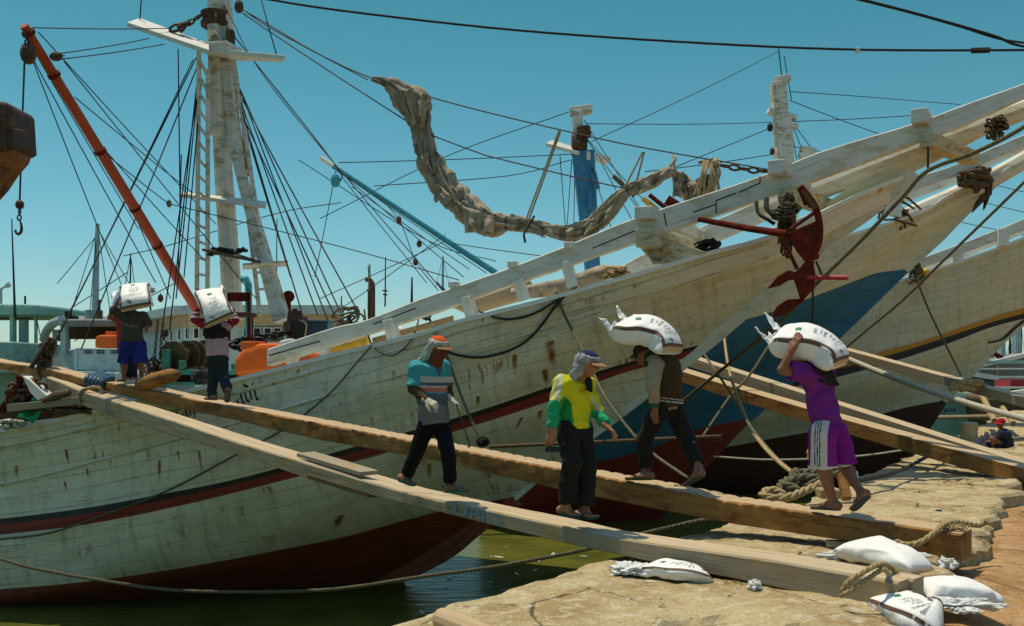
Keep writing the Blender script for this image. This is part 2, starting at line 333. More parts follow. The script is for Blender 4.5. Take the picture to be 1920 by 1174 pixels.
# ---------------------------------------------------------------- signed distance bodies
class SDF:
    def __init__(s, lo, hi, h):
        s.lo = np.array(lo, np.float32); s.h = h
        n = np.ceil((np.array(hi)-s.lo)/h).astype(int)+1; s.n = n
        s.f = np.full(n, .2, np.float32)
        s.ax = [(s.lo[k]+h*np.arange(n[k])).astype(np.float32) for k in range(3)]
    def sub(s, lo, hi):
        sl = []
        for k in range(3):
            a = int(np.floor((lo[k]-s.lo[k])/s.h)); b = int(np.ceil((hi[k]-s.lo[k])/s.h))+1
            sl.append(slice(max(a, 0), min(max(b, 0), s.n[k])))
        if any(q.stop <= q.start for q in sl): return None, None
        X = np.stack(np.meshgrid(*[s.ax[k][sl[k]] for k in range(3)], indexing='ij'), -1)
        return tuple(sl), X
    def merge(s, sl, d, k, op='u'):
        a = s.f[sl]
        if op == 'u':
            if k <= 0: s.f[sl] = np.minimum(a, d)
            else:
                h = np.clip(.5+.5*(a-d)/k, 0, 1); s.f[sl] = a*(1-h)+d*h-k*h*(1-h)
        else:
            if k <= 0: s.f[sl] = np.maximum(a, -d)
            else:
                h = np.clip(.5-.5*(a+d)/k, 0, 1); s.f[sl] = a*(1-h)+(-d)*h+k*h*(1-h)
    def cone(s, a, b, ra, rb, k=.02, side=None, wf=1.0, cut=False, bulge=0, op='u', wr=None, cuta=False):
        a = np.array(a, np.float32); b = np.array(b, np.float32); R = max(ra, rb)*max(wf, 1)*(1+abs(bulge))+k+.025
        sl, X = s.sub(np.minimum(a, b)-R, np.maximum(a, b)+R)
        if sl is None: return
        ab = b-a; L2 = float(ab@ab)+1e-9; q = X-a; t0 = (q@ab)/L2; t = np.clip(t0, 0, 1)
        q = q-t[..., None]*ab
        if side is not None:
            sd = np.array(side, np.float32); sd = sd/np.linalg.norm(sd); c = q@sd
            q = q-(c*(1-1/wf))[..., None]*sd
        r = ra+(rb-ra)*t
        if bulge: r = r*(1+bulge*np.sin(np.pi*np.clip(t, 0, 1)))
        d = np.sqrt((q*q).sum(-1))-r
        if wr is not None: d = d+wr(X, t)
        L = math.sqrt(L2)
        if cut: d = np.maximum(d, (t0-1)*L)
        if cuta: d = np.maximum(d, -t0*L)
        s.merge(sl, d, k, op)
    def ell(s, c, r, ax=None, k=.02, op='u'):
        c = np.array(c, np.float32); r = np.array(r, np.float32); R = float(r.max())+k+.02
        sl, X = s.sub(c-R, c+R)
        if sl is None: return
        q = X-c
        if ax is not None: q = q@np.array(ax, np.float32).T
        q = q/r; l = np.sqrt((q*q).sum(-1)); d = (l-1)*float(r.min()) if False else (l*(l-1)/(np.sqrt(((q/r)**2).sum(-1))+1e-6))
        s.merge(sl, d.astype(np.float32), k, op)
    def plane(s, p, n):
        X = np.stack(np.meshgrid(*s.ax, indexing='ij'), -1)
        n = np.array(n, np.float32); n /= np.linalg.norm(n)
        s.f = np.maximum(s.f, (X-np.array(p, np.float32))@n)
    def wrinkle(s, amp, fr=(22, 22, 14), seed=0.0, sharp=True):
        X, Y, Z = np.meshgrid(*s.ax, indexing='ij', sparse=True)
        w1 = np.sin(X*fr[0]*.7+np.sin(Z*9+seed)*1.3+seed)+np.sin(Y*fr[1]*.8+Z*fr[2]*.9+seed*2)
        w2 = np.sin((X+Y)*fr[0]*.45+Z*fr[2]*1.5+w1*.8+seed*3)
        w3 = np.sin((X-Y)*fr[0]*1.7-Z*fr[2]*2.1+w1*1.1+seed)
        q = (w2*.65+w3*.35); q = 1-np.abs(q)*1.6 if sharp else q
        s.f = s.f-amp*q.astype(np.float32)
    def mesh(s, name, mats, parent=None, matfn=None, relax=1, **tg):
        f = s.f; h = s.h
        f[0] = f[-1] = .1; f[:, 0] = f[:, -1] = .1; f[:, :, 0] = f[:, :, -1] = .1
        ins = f < 0; n = f.shape
        c8 = sum(ins[i:n[0]-1+i, j:n[1]-1+j, k:n[2]-1+k].astype(np.int8) for i in (0, 1) for j in (0, 1) for k in (0, 1))
        act = (c8 > 0) & (c8 < 8); idx = np.argwhere(act); vid = np.full(act.shape, -1, np.int32); vid[act] = np.arange(len(idx))
        acc = np.zeros((len(idx), 3), np.float64); cnt = np.zeros(len(idx))
        cs = [(i, j, k) for i in (0, 1) for j in (0, 1) for k in (0, 1)]
        val = {c: f[idx[:, 0]+c[0], idx[:, 1]+c[1], idx[:, 2]+c[2]] for c in cs}
        for c in cs:
            for ax in range(3):
                if c[ax]: continue
                c2 = tuple(1 if q == ax else c[q] for q in range(3)); a, b = val[c], val[c2]
                m = (a < 0) != (b < 0); t = np.where(m, a/np.where(m, a-b, 1), 0)
                p = np.tile(np.array(c, float), (len(idx), 1)); p[:, ax] = t
                acc += p*m[:, None]; cnt += m
        v = (idx+acc/np.maximum(cnt, 1)[:, None])*h+s.lo
        quads = []
        for ax in range(3):
            o1, o2 = [q for q in range(3) if q != ax]
            sa = [slice(None)]*3; sb = [slice(None)]*3; sa[ax] = slice(0, -1); sb[ax] = slice(1, None)
            A = ins[tuple(sa)]; B = ins[tuple(sb)]; E = np.argwhere(A != B)
            E = E[(E[:, o1] > 0) & (E[:, o2] > 0) & (E[:, o1] < n[o1]-1) & (E[:, o2] < n[o2]-1)]
            flip = A[E[:, 0], E[:, 1], E[:, 2]]
            if ax == 1: flip = ~flip
            def g(d1, d2):
                q = E.copy(); q[:, o1] -= d1; q[:, o2] -= d2; return vid[q[:, 0], q[:, 1], q[:, 2]]
            Q = np.stack([g(1, 1), g(0, 1), g(0, 0), g(1, 0)], 1); Q[~flip] = Q[~flip][:, ::-1]; quads.append(Q)
        Q = np.concatenate(quads); Q = Q[(Q >= 0).all(1)]
        me = bpy.data.meshes.new(name); me.from_pydata(v.tolist(), [], Q.tolist()); me.update()
        for m in (mats if isinstance(mats, (list, tuple)) else [mats]): me.materials.append(m)
        if matfn is not None:
            c = v[Q].mean(1); mi = np.asarray(matfn(c[:, 0], c[:, 1], c[:, 2])).astype(np.int32)
            me.polygons.foreach_set('material_index', mi)
        me.polygons.foreach_set('use_smooth', [True]*len(me.polygons))
        o = bpy.data.objects.new(name, me); COL.objects.link(o)
        if parent: o.parent = parent; o.matrix_parent_inverse = Matrix.Translation(-parent.location)
        return tag(o, **tg)

def bounds(pts, m):
    a = np.array([tuple(p) for p in pts]); return a.min(0)-m, a.max(0)+m
def rotv(v, ax, a): return Matrix.Rotation(a, 3, ax) @ v
def hand_sdf(s, w, dirv, pn, curl=.5, thumb=1, sc=1.0, g=0.0, spread=.05):
    """w wrist, dirv pointing along the hand, pn palm normal (towards the palm side), thumb = +1/-1 side"""
    d = dirv.normalized(); pn = (pn-d*pn.dot(d)).normalized(); ac = d.cross(pn).normalized()*thumb
    pl = .095*sc; r = .0155*sc+g
    c0 = w+d*.012; 
    s.cone(w-d*.03, w+d*.025, .026*sc+g, .024*sc+g, .015, ac, 1.25)
    for k, o in enumerate((-.028, -.009, .010, .028)):
        s.cone(w+d*.02+ac*o*.6*sc, w+d*pl*.92+ac*o*sc, r*1.05, r*.9, .012)
    Ls = (.062, .072, .078, .070)
    for k, o in enumerate((-.030, -.0105, .0095, .029)):
        L = Ls[k]*sc; p = w+d*pl+ac*o*sc; a = curl*(.55+.12*(3-k)); dd = d+ac*o*spread*20*.1; dd.normalize()
        rr = (.0088, .0095, .0098, .0095)[k]*sc+g
        for q, fr in enumerate((.45, .31, .24)):
            dd = rotv(dd, ac*thumb, -a if True else a) if False else (dd*math.cos(a)+pn*math.sin(a)).normalized()
            p2 = p+dd*L*fr; s.cone(p, p2, rr, rr*.92, .004); p = p2; rr *= .92
            # rotate frame so curling continues
            pnn = (pn-dd*pn.dot(dd)); pn_k = pnn.normalized() if pnn.length > .1 else -d
            pn_l = pn_k; 
            dd = (dd*math.cos(a*.6)+pn_l*math.sin(a*.6)).normalized()
    p = w+d*.03+ac*.028*sc; t1 = (d*.6+ac*.75+pn*.35).normalized(); p2 = p+t1*.038*sc
    s.cone(p, p2, .014*sc+g, .011*sc+g, .012); t2 = (d*.9+ac*.25+pn*.45).normalized(); p3 = p2+t2*.03*sc; s.cone(p2, p3, .011*sc+g, .010*sc+g, .004)
    t3 = (d*.85+ac*.0+pn*.55).normalized(); s.cone(p3, p3+t3*.024*sc, .010*sc+g, .008*sc+g, .004)
def head_sdf(s, c, fw, up, sc=1.0):
    fw = fw.normalized(); up = (up-fw*up.dot(fw)).normalized(); sd = up.cross(fw).normalized()
    ax = [tuple(sd), tuple(fw), tuple(up)]
    def q(a, b, z): return c+(sd*a+fw*b+up*z)*sc
    s.ell(q(0, -.012, .03), [.074*sc, .095*sc, .088*sc], ax, .03)
    s.ell(q(0, .022, -.030), [.060*sc, .066*sc, .078*sc], ax, .03)
    s.ell(q(0, .052, -.082), [.030*sc, .028*sc, .026*sc], ax, .03)
    for e in (-1, 1):
        s.ell(q(e*.036, .066, -.022), [.024*sc, .018*sc, .020*sc], ax, .02)       # cheek
        s.cone(q(e*.010, .084, .026), q(e*.042, .072, .026), .009*sc, .008*sc, .012) # brow
        s.ell(q(e*.031, .088, .006), [.016*sc, .012*sc, .010*sc], ax, .008, 's')       # socket
        s.ell(q(e*.031, .073, .006), [.0125*sc, .0125*sc, .0105*sc], ax, .003)         # eyeball
        s.ell(q(e*.077, -.002, -.006), [.009*sc, .020*sc, .032*sc], ax, .008)          # ear
        s.ell(q(e*.014, .094, -.030), [.009*sc, .010*sc, .008*sc], ax, .008)           # nostril
    s.cone(q(0, .084, .018), q(0, .106, -.024), .008*sc, .0125*sc, .010)
    s.cone(q(-.018, .084, -.052), q(.018, .084, -.052), .0065*sc, .0065*sc, .006)
    s.cone(q(-.016, .083, -.064), q(.016, .083, -.064), .007*sc, .007*sc, .006)
    s.cone(q(-.020, .093, -.058), q(.020, .093, -.058), .003*sc, .003*sc, .003, op='s')
    return q
def foot_sdf(s, an, heel, toe, r=.03, sc=1.0):
    up = V(0, 0, 1); d = (toe-heel); d.normalize(); sd = d.cross(up).normalized(); n = sd.cross(d).normalized()
    s.cone(an, heel+n*.032, .034*sc, .034*sc, .03)
    s.cone(heel+n*.030+d*.02, heel+d*(toe-heel).length*.72+n*.020, .032*sc, .022*sc, .03, sd, 1.5)
    s.cone(an, heel+d*(toe-heel).length*.6+n*.03, .030*sc, .022*sc, .03)
    L = (toe-heel).length
    for k in range(5):
        o = (-.034+k*.017)*sc; b0 = heel+d*L*.72+sd*o*.95+n*.014; s.cone(b0, heel+d*L*(1-.012*(k if k else -1)*1.2)+sd*o*1.05+n*.012, .0115*sc, .0095*sc+(.003 if k == 0 else 0), .008)
# ---------------------------------------------------------------- setting: water, quay, ground
ZW = -2.45
def M_water():
    m, N, L, b = newmat('harbour water'); ob = N.new('ShaderNodeTexCoord').outputs['Object']
    b.inputs['Base Color'].default_value = (.055, .060, .012, 1); b.inputs['Roughness'].default_value = .28; b.inputs['Specular IOR Level'].default_value = .17
    b.inputs['IOR'].default_value = 1.33
    c = mixc(N, L, ramp(N, L, noise(N, L, ob, .8, 5), [(.35, 0), (.7, 1)]), (.060,.070,.011), (.12,.12,.022))
    L.new(c, b.inputs['Base Color'])
    v = mapping(N, L, ob, (1.0, 3.0, 1), rot=(0, 0, .35)); n1 = noise(N, L, v, 1.6, 3, .5); n2 = noise(N, L, v, 6, 3, .5)
    bump(N, L, b, math_(N, L, 'ADD', n1, math_(N, L, 'MULTIPLY', n2, .25)), .35, .12); return m
mb = MB()
mb.add([(-900, -20, ZW), (900, -20, ZW), (900, 1800, ZW), (-900, 1800, ZW)], [(0, 1, 2, 3)])
mb.build('water', M_water(), kind='structure')
# quay edge and inner step, walked from near to far (x,y)
EDGE = [(-3.2, 2.6), (-1.35, 5.6), (-.63, 6.62), (.05, 7.55), (.76, 8.5), (1.25, 9.2), (2.1, 10.4), (2.9, 11.5), (3.76, 12.6), (5.0, 14.6), (6.1, 16.6), (7.2, 18.5), (9.6, 22.6), (13, 28.5), (19, 39), (40, 76)]
STEP = [(-.2, 1.2), (1.2, 4.2), (1.75, 5.4), (2.25, 6.35), (2.9, 7.4), (3.55, 8.55), (4.45, 9.9), (5.3, 11.3), (6.2, 12.7), (7.3, 14.6), (8.5, 16.6), (9.7, 18.7), (12.2, 22.9), (15.5, 28.7), (21.5, 39), (42, 76)]
from mathutils import noise as mn
def nz(x, y, z=0, s=1.0): return mn.noise(V(x*s, y*s, z*s))
def fb(x, y, s=1.0, o=4): return mn.fractal(V(x*s, y*s, 3.3), 1.0, 2.0, o)
def M_stone(name, c1, c2, c3, sc=1.0):
    m, N, L, b = newmat(name); ob = N.new('ShaderNodeTexCoord').outputs['Object']
    n1 = noise(N, L, ob, 1.1*sc, 8, .7); n2 = noise(N, L, ob, 6*sc, 8, .75); n3 = noise(N, L, ob, 40, 4, .7)
    c = mixc(N, L, ramp(N, L, n1, [(.42, 0), (.58, 1)]), c1, c2); c = mixc(N, L, ramp(N, L, n2, [(.50, 0), (.62, .85)]), c, c3)
    c = mixc(N, L, 1.0, c, ramp(N, L, n3, [(.3, .60), (.7, 1.18)]), 'MULTIPLY')
    vo = N.new('ShaderNodeTexVoronoi'); vo.feature = 'DISTANCE_TO_EDGE'; vo.inputs['Scale'].default_value = 1.3
    dv = mixc(N, L, .25, ob, mixc(N, L, 1, ob, (1, 1, 1), 'MULTIPLY')); 
    wn = N.new('ShaderNodeTexNoise'); wn.inputs['Scale'].default_value = 2; L.new(ob, wn.inputs['Vector'])
    L.new(mixc(N, L, .18, ob, wn.outputs['Color']), vo.inputs['Vector'])
    cr = ramp(N, L, vo.outputs['Distance'], [(0, 1), (.02, 0)]); crm = ramp(N, L, n1, [(.5, 0), (.56, 1)])
    cf = math_(N, L, 'MULTIPLY', cr, crm); c = mixc(N, L, math_(N, L, 'MULTIPLY', cf, .95), c, (.04,.03,.018))
    L.new(c, b.inputs['Base Color']); b.inputs['Roughness'].default_value = .92; b.inputs['Specular IOR Level'].default_value = .15
    h = math_(N, L, 'SUBTRACT', math_(N, L, 'ADD', n2, math_(N, L, 'MULTIPLY', n3, .5)), cf); bump(N, L, b, h, .7, .03); return m
M_quay = M_stone('quay stone', (.46,.37,.20), (.33,.235,.11), (.55,.49,.34))
M_ground = M_stone('quay ground', (.42,.25,.11), (.33,.18,.07), (.47,.33,.17), .8)
def lin(path, n):
    out = []
    for a, b in zip(path[:-1], path[1:]):
        k = max(1, int(math.dist(a, b)/n)) if math.dist(a, b) < 14 else 8
        for i in range(k): out.append((a[0]+(b[0]-a[0])*i/k, a[1]+(b[1]-a[1])*i/k))
    return out+[path[-1]]
# resample both onto same param
def resamp(path, m):
    L = [0]
    for a, b in zip(path[:-1], path[1:]): L.append(L[-1]+math.dist(a, b))
    # dense near
    q = np.array([L[-1]*(t**2.2) for t in np.linspace(0, 1, m)]); A = np.array(path)
    return np.stack([np.interp(q, L, A[:, 0]), np.interp(q, L, A[:, 1])], 1)
mq = MB(); m_ = 420; E = resamp(EDGE, m_); S = resamp(STEP, m_); nv = 46
rows = []
for i in range(m_):
    row = []; e = E[i]; s = S[i]; dirx = (s-e)/np.linalg.norm(s-e)
    jit = -.24+round(fb(e[0], e[1], 1.6)*3)/3*.12+fb(e[0], e[1], 6)*.07; js = round(fb(s[0], s[1], 1.3)*2.6)/2.6*.24+fb(s[0], s[1], 1.1)*.12+fb(s[0], s[1], 7)*.07
    slab = math.floor((s[1]+fb(s[0], s[1], .7)*.7)/1.55); lift = (math.sin(slab*12.9898)*43758.5 % 1)*.10
    e2 = e+dirx*jit; s2 = s+dirx*js; dn = [(0, -3.6), (.0, -1.2), (.02, -.5), (.01, -.22), (.0, -.10)]
    for a, z in dn:
        r_ = fb(e[0]*2+z, e[1]*2+z*3, 1.6)*.12; q = e2-dirx*(a-r_*.5); row.append((q[0], q[1], z))
    for j in range(nv+1):
        v = j/nv; q = e2+(s2-e2)*v
        z = round(fb(q[0], q[1], .9)*3.3)/3.3*.03+fb(q[0], q[1], 3)*.016+fb(q[0], q[1], 11)*.008-.02*max(0, 1-v*30)-.05*max(0, (v-.975)/.025)
        z += lift*max(0, min(1, (v-.62)*9))*.6
        cj = abs(((s[1]+fb(q[0], q[1], .7)*.7)/1.55) % 1-.5)
        if cj > .485 and v > .55: z -= .05
        row.append((q[0], q[1], z-.01))
    for a, z in [(.0, -.12), (.01, -.20), (.02, -.30)]:
        q = s2+dirx*(a+fb(s[0]*3+z*9, s[1]*3, 2)*.04); row.append((q[0], q[1], z))
    rows.append(row)
nr = len(rows[0]); mq.add([p for r in rows for p in r], [(i*nr+j, (i+1)*nr+j, (i+1)*nr+j+1, i*nr+j+1) for i in range(m_-1) for j in range(nr-1)])
mq.build('quay', M_quay, kind='structure')
mg = MB(); rows = []
for i in range(m_):
    s = S[i]; e = E[i]; dirx = (s-e)/np.linalg.norm(s-e); row = []
    for j in range(40):
        a = -.5+(j/39)**1.8*34; q = s+dirx*a
        row.append((q[0], q[1], -.19+fb(q[0], q[1], .5)*.05+fb(q[0], q[1], 3)*.014+(.08*max(0, 1-abs(a-.25)*2.2))))
    rows.append(row)
mg.add([p for r in rows for p in r], [(i*40+j, (i+1)*40+j, (i+1)*40+j+1, i*40+j+1) for i in range(m_-1) for j in range(39)])
mg.build('ground', M_ground, kind='structure')
def quay_z(x, y): return 0.0

# ---------------------------------------------------------------- ships
class Ship:
    def __init__(s, fx, fy, d=(.955, -.297)):
        s.d = V(d[0], d[1], 0).normalized(); s.n = V(s.d.y, -s.d.x, 0)  # n = starboard, towards the camera
        Y = (CH-ZW)*F/(fy-HYP); s.P0 = V((fx-CXP)/F*Y, Y, 0)
    def S(s, px, py, off):
        r = V((px-CXP)/F, 1, (HYP-py)/F); t = (off+s.n.dot(s.P0))/(s.n.x*r.x+s.n.y*r.y)
        return V(r.x*t, t, CH+r.z*t)
    def loc(s, p): q = p-s.P0; return (q.dot(s.d), q.x*s.n.x+q.y*s.n.y, p.z)
    def W(s, a, o, z): q = s.P0+s.d*a+s.n*o; return V(q.x, q.y, z)
def hull(ship, lines, bands, mats, parent, ncol=70, name='hull', deckdrop=.35):
    """lines: feature lines top to bottom, each [(px,py,off)...] aft->stem ; bands: rows,mat per gap"""
    LL = []
    for ln in lines:
        pts = np.array([ship.loc(ship.S(*q)) if len(q) == 3 else q[:3] for q in ln]); LL.append(pts)
    T = np.linspace(0, 1, ncol+1); T = T**.85
    R = []
    for pts in LL:
        s0, s1 = pts[0, 0], pts[-1, 0]; q = s0+(s1-s0)*T
        # smooth hermite in s
        x = pts[:, 0]; out = np.zeros((ncol+1, 3)); out[:, 0] = q
        for k in (1, 2):
            y = pts[:, k]; m = np.gradient(y, x) if len(x) > 2 else np.full(len(x), (y[-1]-y[0])/(x[-1]-x[0]))
            for i, u in enumerate(q):
                j = min(max(np.searchsorted(x, u)-1, 0), len(x)-2); h = x[j+1]-x[j]; t = (u-x[j])/h
                out[i, k] = (2*t**3-3*t*t+1)*y[j]+(t**3-2*t*t+t)*h*m[j]+(-2*t**3+3*t*t)*y[j+1]+(t**3-t*t)*h*m[j+1]
        out[:, 1] = np.maximum(out[:, 1], .05); R.append(out)
    R = np.array(R)  # lines, cols, 3
    D = [0]
    for a, b in zip(R[:-1], R[1:]): D.append(D[-1]+float(np.linalg.norm((b-a)[:int(ncol*.6)], axis=1).mean()))
    D = np.array(D); rows = []; dv = []; mi = []
    Mg = np.gradient(R, D, axis=0)
    for g, (nr, mat) in enumerate(bands):
        h = D[g+1]-D[g]
        for k in range(nr):
            t = k/nr; rows.append((2*t**3-3*t*t+1)*R[g]+(t**3-2*t*t+t)*h*Mg[g]+(-2*t**3+3*t*t)*R[g+1]+(t**3-t*t)*h*Mg[g+1]); dv.append(D[g]+h*t); mi.append(mat)
    rows.append(R[-1]); dv.append(D[-1]); rows = np.array(rows); nrw = len(rows)
    vs = []; 
    for sgn in (1, -1):
        for r in rows:
            for p in r: vs.append(ship.W(p[0], sgn*p[1], p[2]))
    me = MB(); nc = ncol+1; half = nrw*nc; fs = []; uv = []; ms = []
    for sgn in (0, 1):
        for j in range(nrw-1):
            for i in range(ncol):
                a = sgn*half+j*nc+i; f = (a, a+nc, a+nc+1, a+1); fs.append(f if sgn else f[::-1])
                u0, u1 = rows[j][i][0], rows[j][i+1][0]; q = [(u0, dv[j]), (rows[j+1][i][0], dv[j+1]), (rows[j+1][i+1][0], dv[j+1]), (u1, dv[j])]
                q = [(u+sgn*40, v) for u, v in q]; uv.append(q if sgn else q[::-1]); ms.append(mi[j])
    # inside of bulwark + deck
    b0 = len(vs); 
    for i in range(nc):
        p = rows[0][i]; t = min(.12, p[1]*.6)
        for o, z in ((p[1]-.0, p[2]), (p[1]-t, p[2]), (p[1]-t, p[2]-deckdrop), (-(p[1]-t), p[2]-deckdrop), (-(p[1]-t), p[2]), (-p[1], p[2])): vs.append(ship.W(p[0], o, z))
    for i in range(ncol):
        for k in range(5):
            a = b0+i*6+k; fs.append((a, a+6, a+7, a+1)); u0, u1 = rows[0][i][0], rows[0][i+1][0]; uv.append([(u0, k*.3), (u1, k*.3), (u1, k*.3+.25), (u0, k*.3+.25)]); ms.append(len(mats)-1)
    # transom cap
    cap = [sg*half+j*nc for sg, rng in ((0, range(nrw)), (1, range(nrw-1, -1, -1))) for j in rng]
    fs.append(tuple(cap)); uv.append([(0, 0)]*len(cap)); ms.append(mi[0])
    me.v = [tuple(v) for v in vs]; me.f = fs; me.uv = uv; me.mi = ms
    o = me.build(name, mats, parent, smooth=False)
    o.data.polygons.foreach_set('use_smooth', [True]*len(o.data.polygons))
    return o, R
def bvh(o):
    me = o.data; mw = o.matrix_parent_inverse if o.parent else Matrix.Identity(4)
    off = o.parent.location if o.parent else V(0, 0, 0)
    return BVHTree.FromPolygons([tuple(v.co) for v in me.vertices], [tuple(p.vertices) for p in me.polygons])
def cast(tree, px, py, gap=.06, default=18):
    o = V(0, 0, CH); d = P(px, py, 10)-o; d.normalize(); h = tree.ray_cast(o, d)
    if h[0] is None: return P(px, py, default)
    return h[0]-d*gap

# === ship 1: the near white schooner
s1 = Ship(700, 1090)
rt1 = empty('cargo_schooner', s1.W(0, 0, 0), 'nearest white wooden schooner with black and red stripe and dark red bottom', 'ship')
L1 = [[(-520, 850, 4.75), (-60, 812, 4.5), (0, 805, 4.45), (68, 794, 4.35), (130, 781, 4.25), (182, 769, 4.15), (300, 743, 3.95), (391, 722, 3.75), (498, 696, 3.45), (615, 666, 3.15), (764, 631, 2.9), (860, 601, 2.7), (1000, 566, 2.4), (1100, 538, 2.15), (1240, 499, 1.8), (1330, 472, 1.5), (1440, 442, 1.05), (1560, 387, .55), (1640, 350, .28), (1706, 326, .06)],
      [(-520, 1000, 4.5), (0, 973, 4.25), (176, 950, 4.0), (317, 924, 3.75), (423, 903, 3.5), (522, 878, 3.25), (653, 841, 2.85), (850, 785, 2.15), (920, 763, 1.9), (1035, 724, 1.4), (1103, 702, 1.08), (1180, 679, .68), (1315, 646, .06)],
      [(-520, 1012, 4.5), (0, 984, 4.25), (212, 956, 3.95), (317, 936, 3.73), (529, 886, 3.2), (653, 851, 2.82), (850, 796, 2.1), (1035, 733, 1.32), (1180, 687, .62), (1306, 655, .06)],
      [(-520, 1032, 4.5), (0, 1003, 4.25), (176, 981, 3.98), (317, 953, 3.7), (550, 896, 3.1), (663, 866, 2.75), (850, 810, 2.02), (1031, 752, 1.22), (1180, 696, .5), (1285, 672, .06)],
      [(-520, 1128, 4.4), (0, 1105, 4.1), (159, 1091, 3.75), (353, 1063, 3.1), (500, 1036, 2.55), (640, 1008, 1.8), (808, 963, .85), (960, 932, .06)],
      [(-520, 1160, 4.0), (0, 1142, 3.8), (200, 1128, 3.0), (400, 1112, 2.0), (560, 1100, 1.0), (702, 1092, .06)],
      [(-520, 1240, 3.0), (0, 1215, 2.6), (250, 1180, 1.4), (480, 1155, .06)]]
h1, R1 = hull(s1, L1, [(22, 0), (2, 1), (2, 2), (9, 0), (6, 3), (4, 3)], [M_white, M_blackp, M_redp, M_boot, M_beamw], rt1)
bv1 = bvh(h1)
def rail_cap(ship, ln, parent, wd=.20, th=.07, o_=.0, mat=None, name='rail_cap', pxr=None):
    for sg in (1, -1):
        mb = MB(); pts = [ship.loc(ship.S(*q)) for q in ln]; pts = spline(pts, 4)
        for a, b in zip(pts[:-1], pts[1:]):
            if a[1] < .12: continue
            A = ship.W(a[0], sg*(a[1]-wd*.35), a[2]-th*.5+.02+random.uniform(-.004, .004)); B = ship.W(b[0], sg*(max(b[1], .1)-wd*.35), b[2]-th*.5+.02)
            mb.beam(A, B, wd, th)
        mb.build(name, mat or M_beamw, parent)
rail_cap(s1, L1[0], rt1)
def stem_post(ship, pts, parent, w0=.16, depth=.22, mats=None, fwd=.10):
    mb = MB(); P3 = spline([ship.loc(ship.S(px, py, 0)) for px, py in pts], 3)
    P3 = [P3[0]]+P3[1:]
    for k, (a, b) in enumerate(zip(P3[:-1], P3[1:])):
        A = ship.W(a[0], 0, a[2]); B = ship.W(b[0], 0, b[2]); t = (B-A).normalized(); nrm = t.cross(ship.n).normalized()
        mb.beam(A, B, depth, w0, up=tuple(ship.n))
    return mb.build('stem_post', mats or M_beam, parent)
STEM1 = [(1712, 322), (1652, 380), (1533, 468), (1372, 606), (1313, 655), (1180, 759), (1042, 863), (962, 930)]
stem_post(s1, STEM1, rt1, mats=M_beam)
stem_post(s1, [(964, 930), (893, 981), (826, 1035), (702, 1095), (640, 1120)], rt1, mats=M_boot, depth=.42)
# the wale: proud strake under the rail
for sg, (dy, th) in enumerate(((32, .055), (104, .05))):
    mb = MB(); pts = []
    for px, py, of in L1[0][1:-3]:
        k = max(0, (1500-px)/1500); q = cast(bv1, px, py+dy*(.35+.65*k), -th*.62); pts.append(q)
    pts = spline(pts, 3)
    mb.tube(pts, th, 6); mb.build('wale', M_white, rt1)
# big bulwark beam (starboard) and its port twin
TOPB = [(500, 655, 3.2), (626, 614, 2.95), (686, 600, 2.85), (787, 561, 2.7), (927, 512, 2.4), (1043, 468, 2.15), (1200, 405, 1.75), (1425, 330, 1.15), (1537, 285, .9), (1714, 231, .6), (1800, 199, .48), (1920, 156, .36), (2080, 95, .3)]
BOTB = [(500, 687, 3.2), (626, 647, 2.95), (690, 626, 2.85), (819, 584, 2.65), (927, 545, 2.4), (1053, 502, 2.12), (1193, 454, 1.76), (1462, 362, 1.07), (1575, 322, .82), (1740, 259, .57), (1800, 238, .48), (1920, 184, .36), (2080, 122, .3)]
def beam_pair(ship, top, bot, parent, th=.22, mats=None, name='bulwark_beam', sides=(1, -1), rough=.006):
    a = spline([ship.loc(ship.S(*q)) for q in top], 4); s_ = np.array([q[0] for q in a])
    b = np.array([ship.loc(ship.S(*q)) for q in bot]); zb = np.interp(s_, b[:, 0], b[:, 2]); res = []
    for sg in sides:
        mb = MB(); n = len(a)
        for i in range(n-1):
            c = []
            for j in (i, i+1):
                sx, of, zt = a[j]; z0 = zb[j]; t2 = th*min(1, .55+of*.3)
                wob = nz(sx*1.5, sg*3)*rough
                c.append([ship.W(sx, sg*of+wob, z0), ship.W(sx, sg*(of-t2)+wob, z0), ship.W(sx, sg*(of-t2)+wob, zt+wob), ship.W(sx, sg*of+wob, zt+wob)])
            u0, u1 = a[i][0], a[i+1][0]; v = c[0]+c[1]; H = zt-z0
            uvs = [[(u0, x0), (u0, x1), (u1, x1), (u1, x0)] for x0, x1 in ((0, .2), (1, 1+H), (2, 2.2), (3+H, 3))]
            fs = [(0, 1, 5, 4), (1, 2, 6, 5), (2, 3, 7, 6), (3, 0, 4, 7)]
            if i == 0: fs.append((3, 2, 1, 0)); uvs.append([(0, 0), (0, .2), (.4, .2), (.4, 0)])
            if i == n-2: fs.append((4, 5, 6, 7)); uvs.append([(0, 0), (0, .2), (.4, .2), (.4, 0)])
            mb.add(v, fs, uvs)
        # top sheet bright edge worn
        o = mb.build(name, mats or M_beam, parent); 
        bm = bmesh.new(); bm.from_mesh(o.data); bmesh.ops.remove_doubles(bm, verts=bm.verts, dist=.0005); bm.to_mesh(o.data); bm.free()
        bv = o.modifiers.new('b', 'BEVEL'); bv.width = .015; bv.segments = 1; bv.limit_method = 'ANGLE'; bv.angle_limit = math.radians(50)
        res.append(o)
    return res
bb = beam_pair(s1, TOPB, BOTB, rt1)
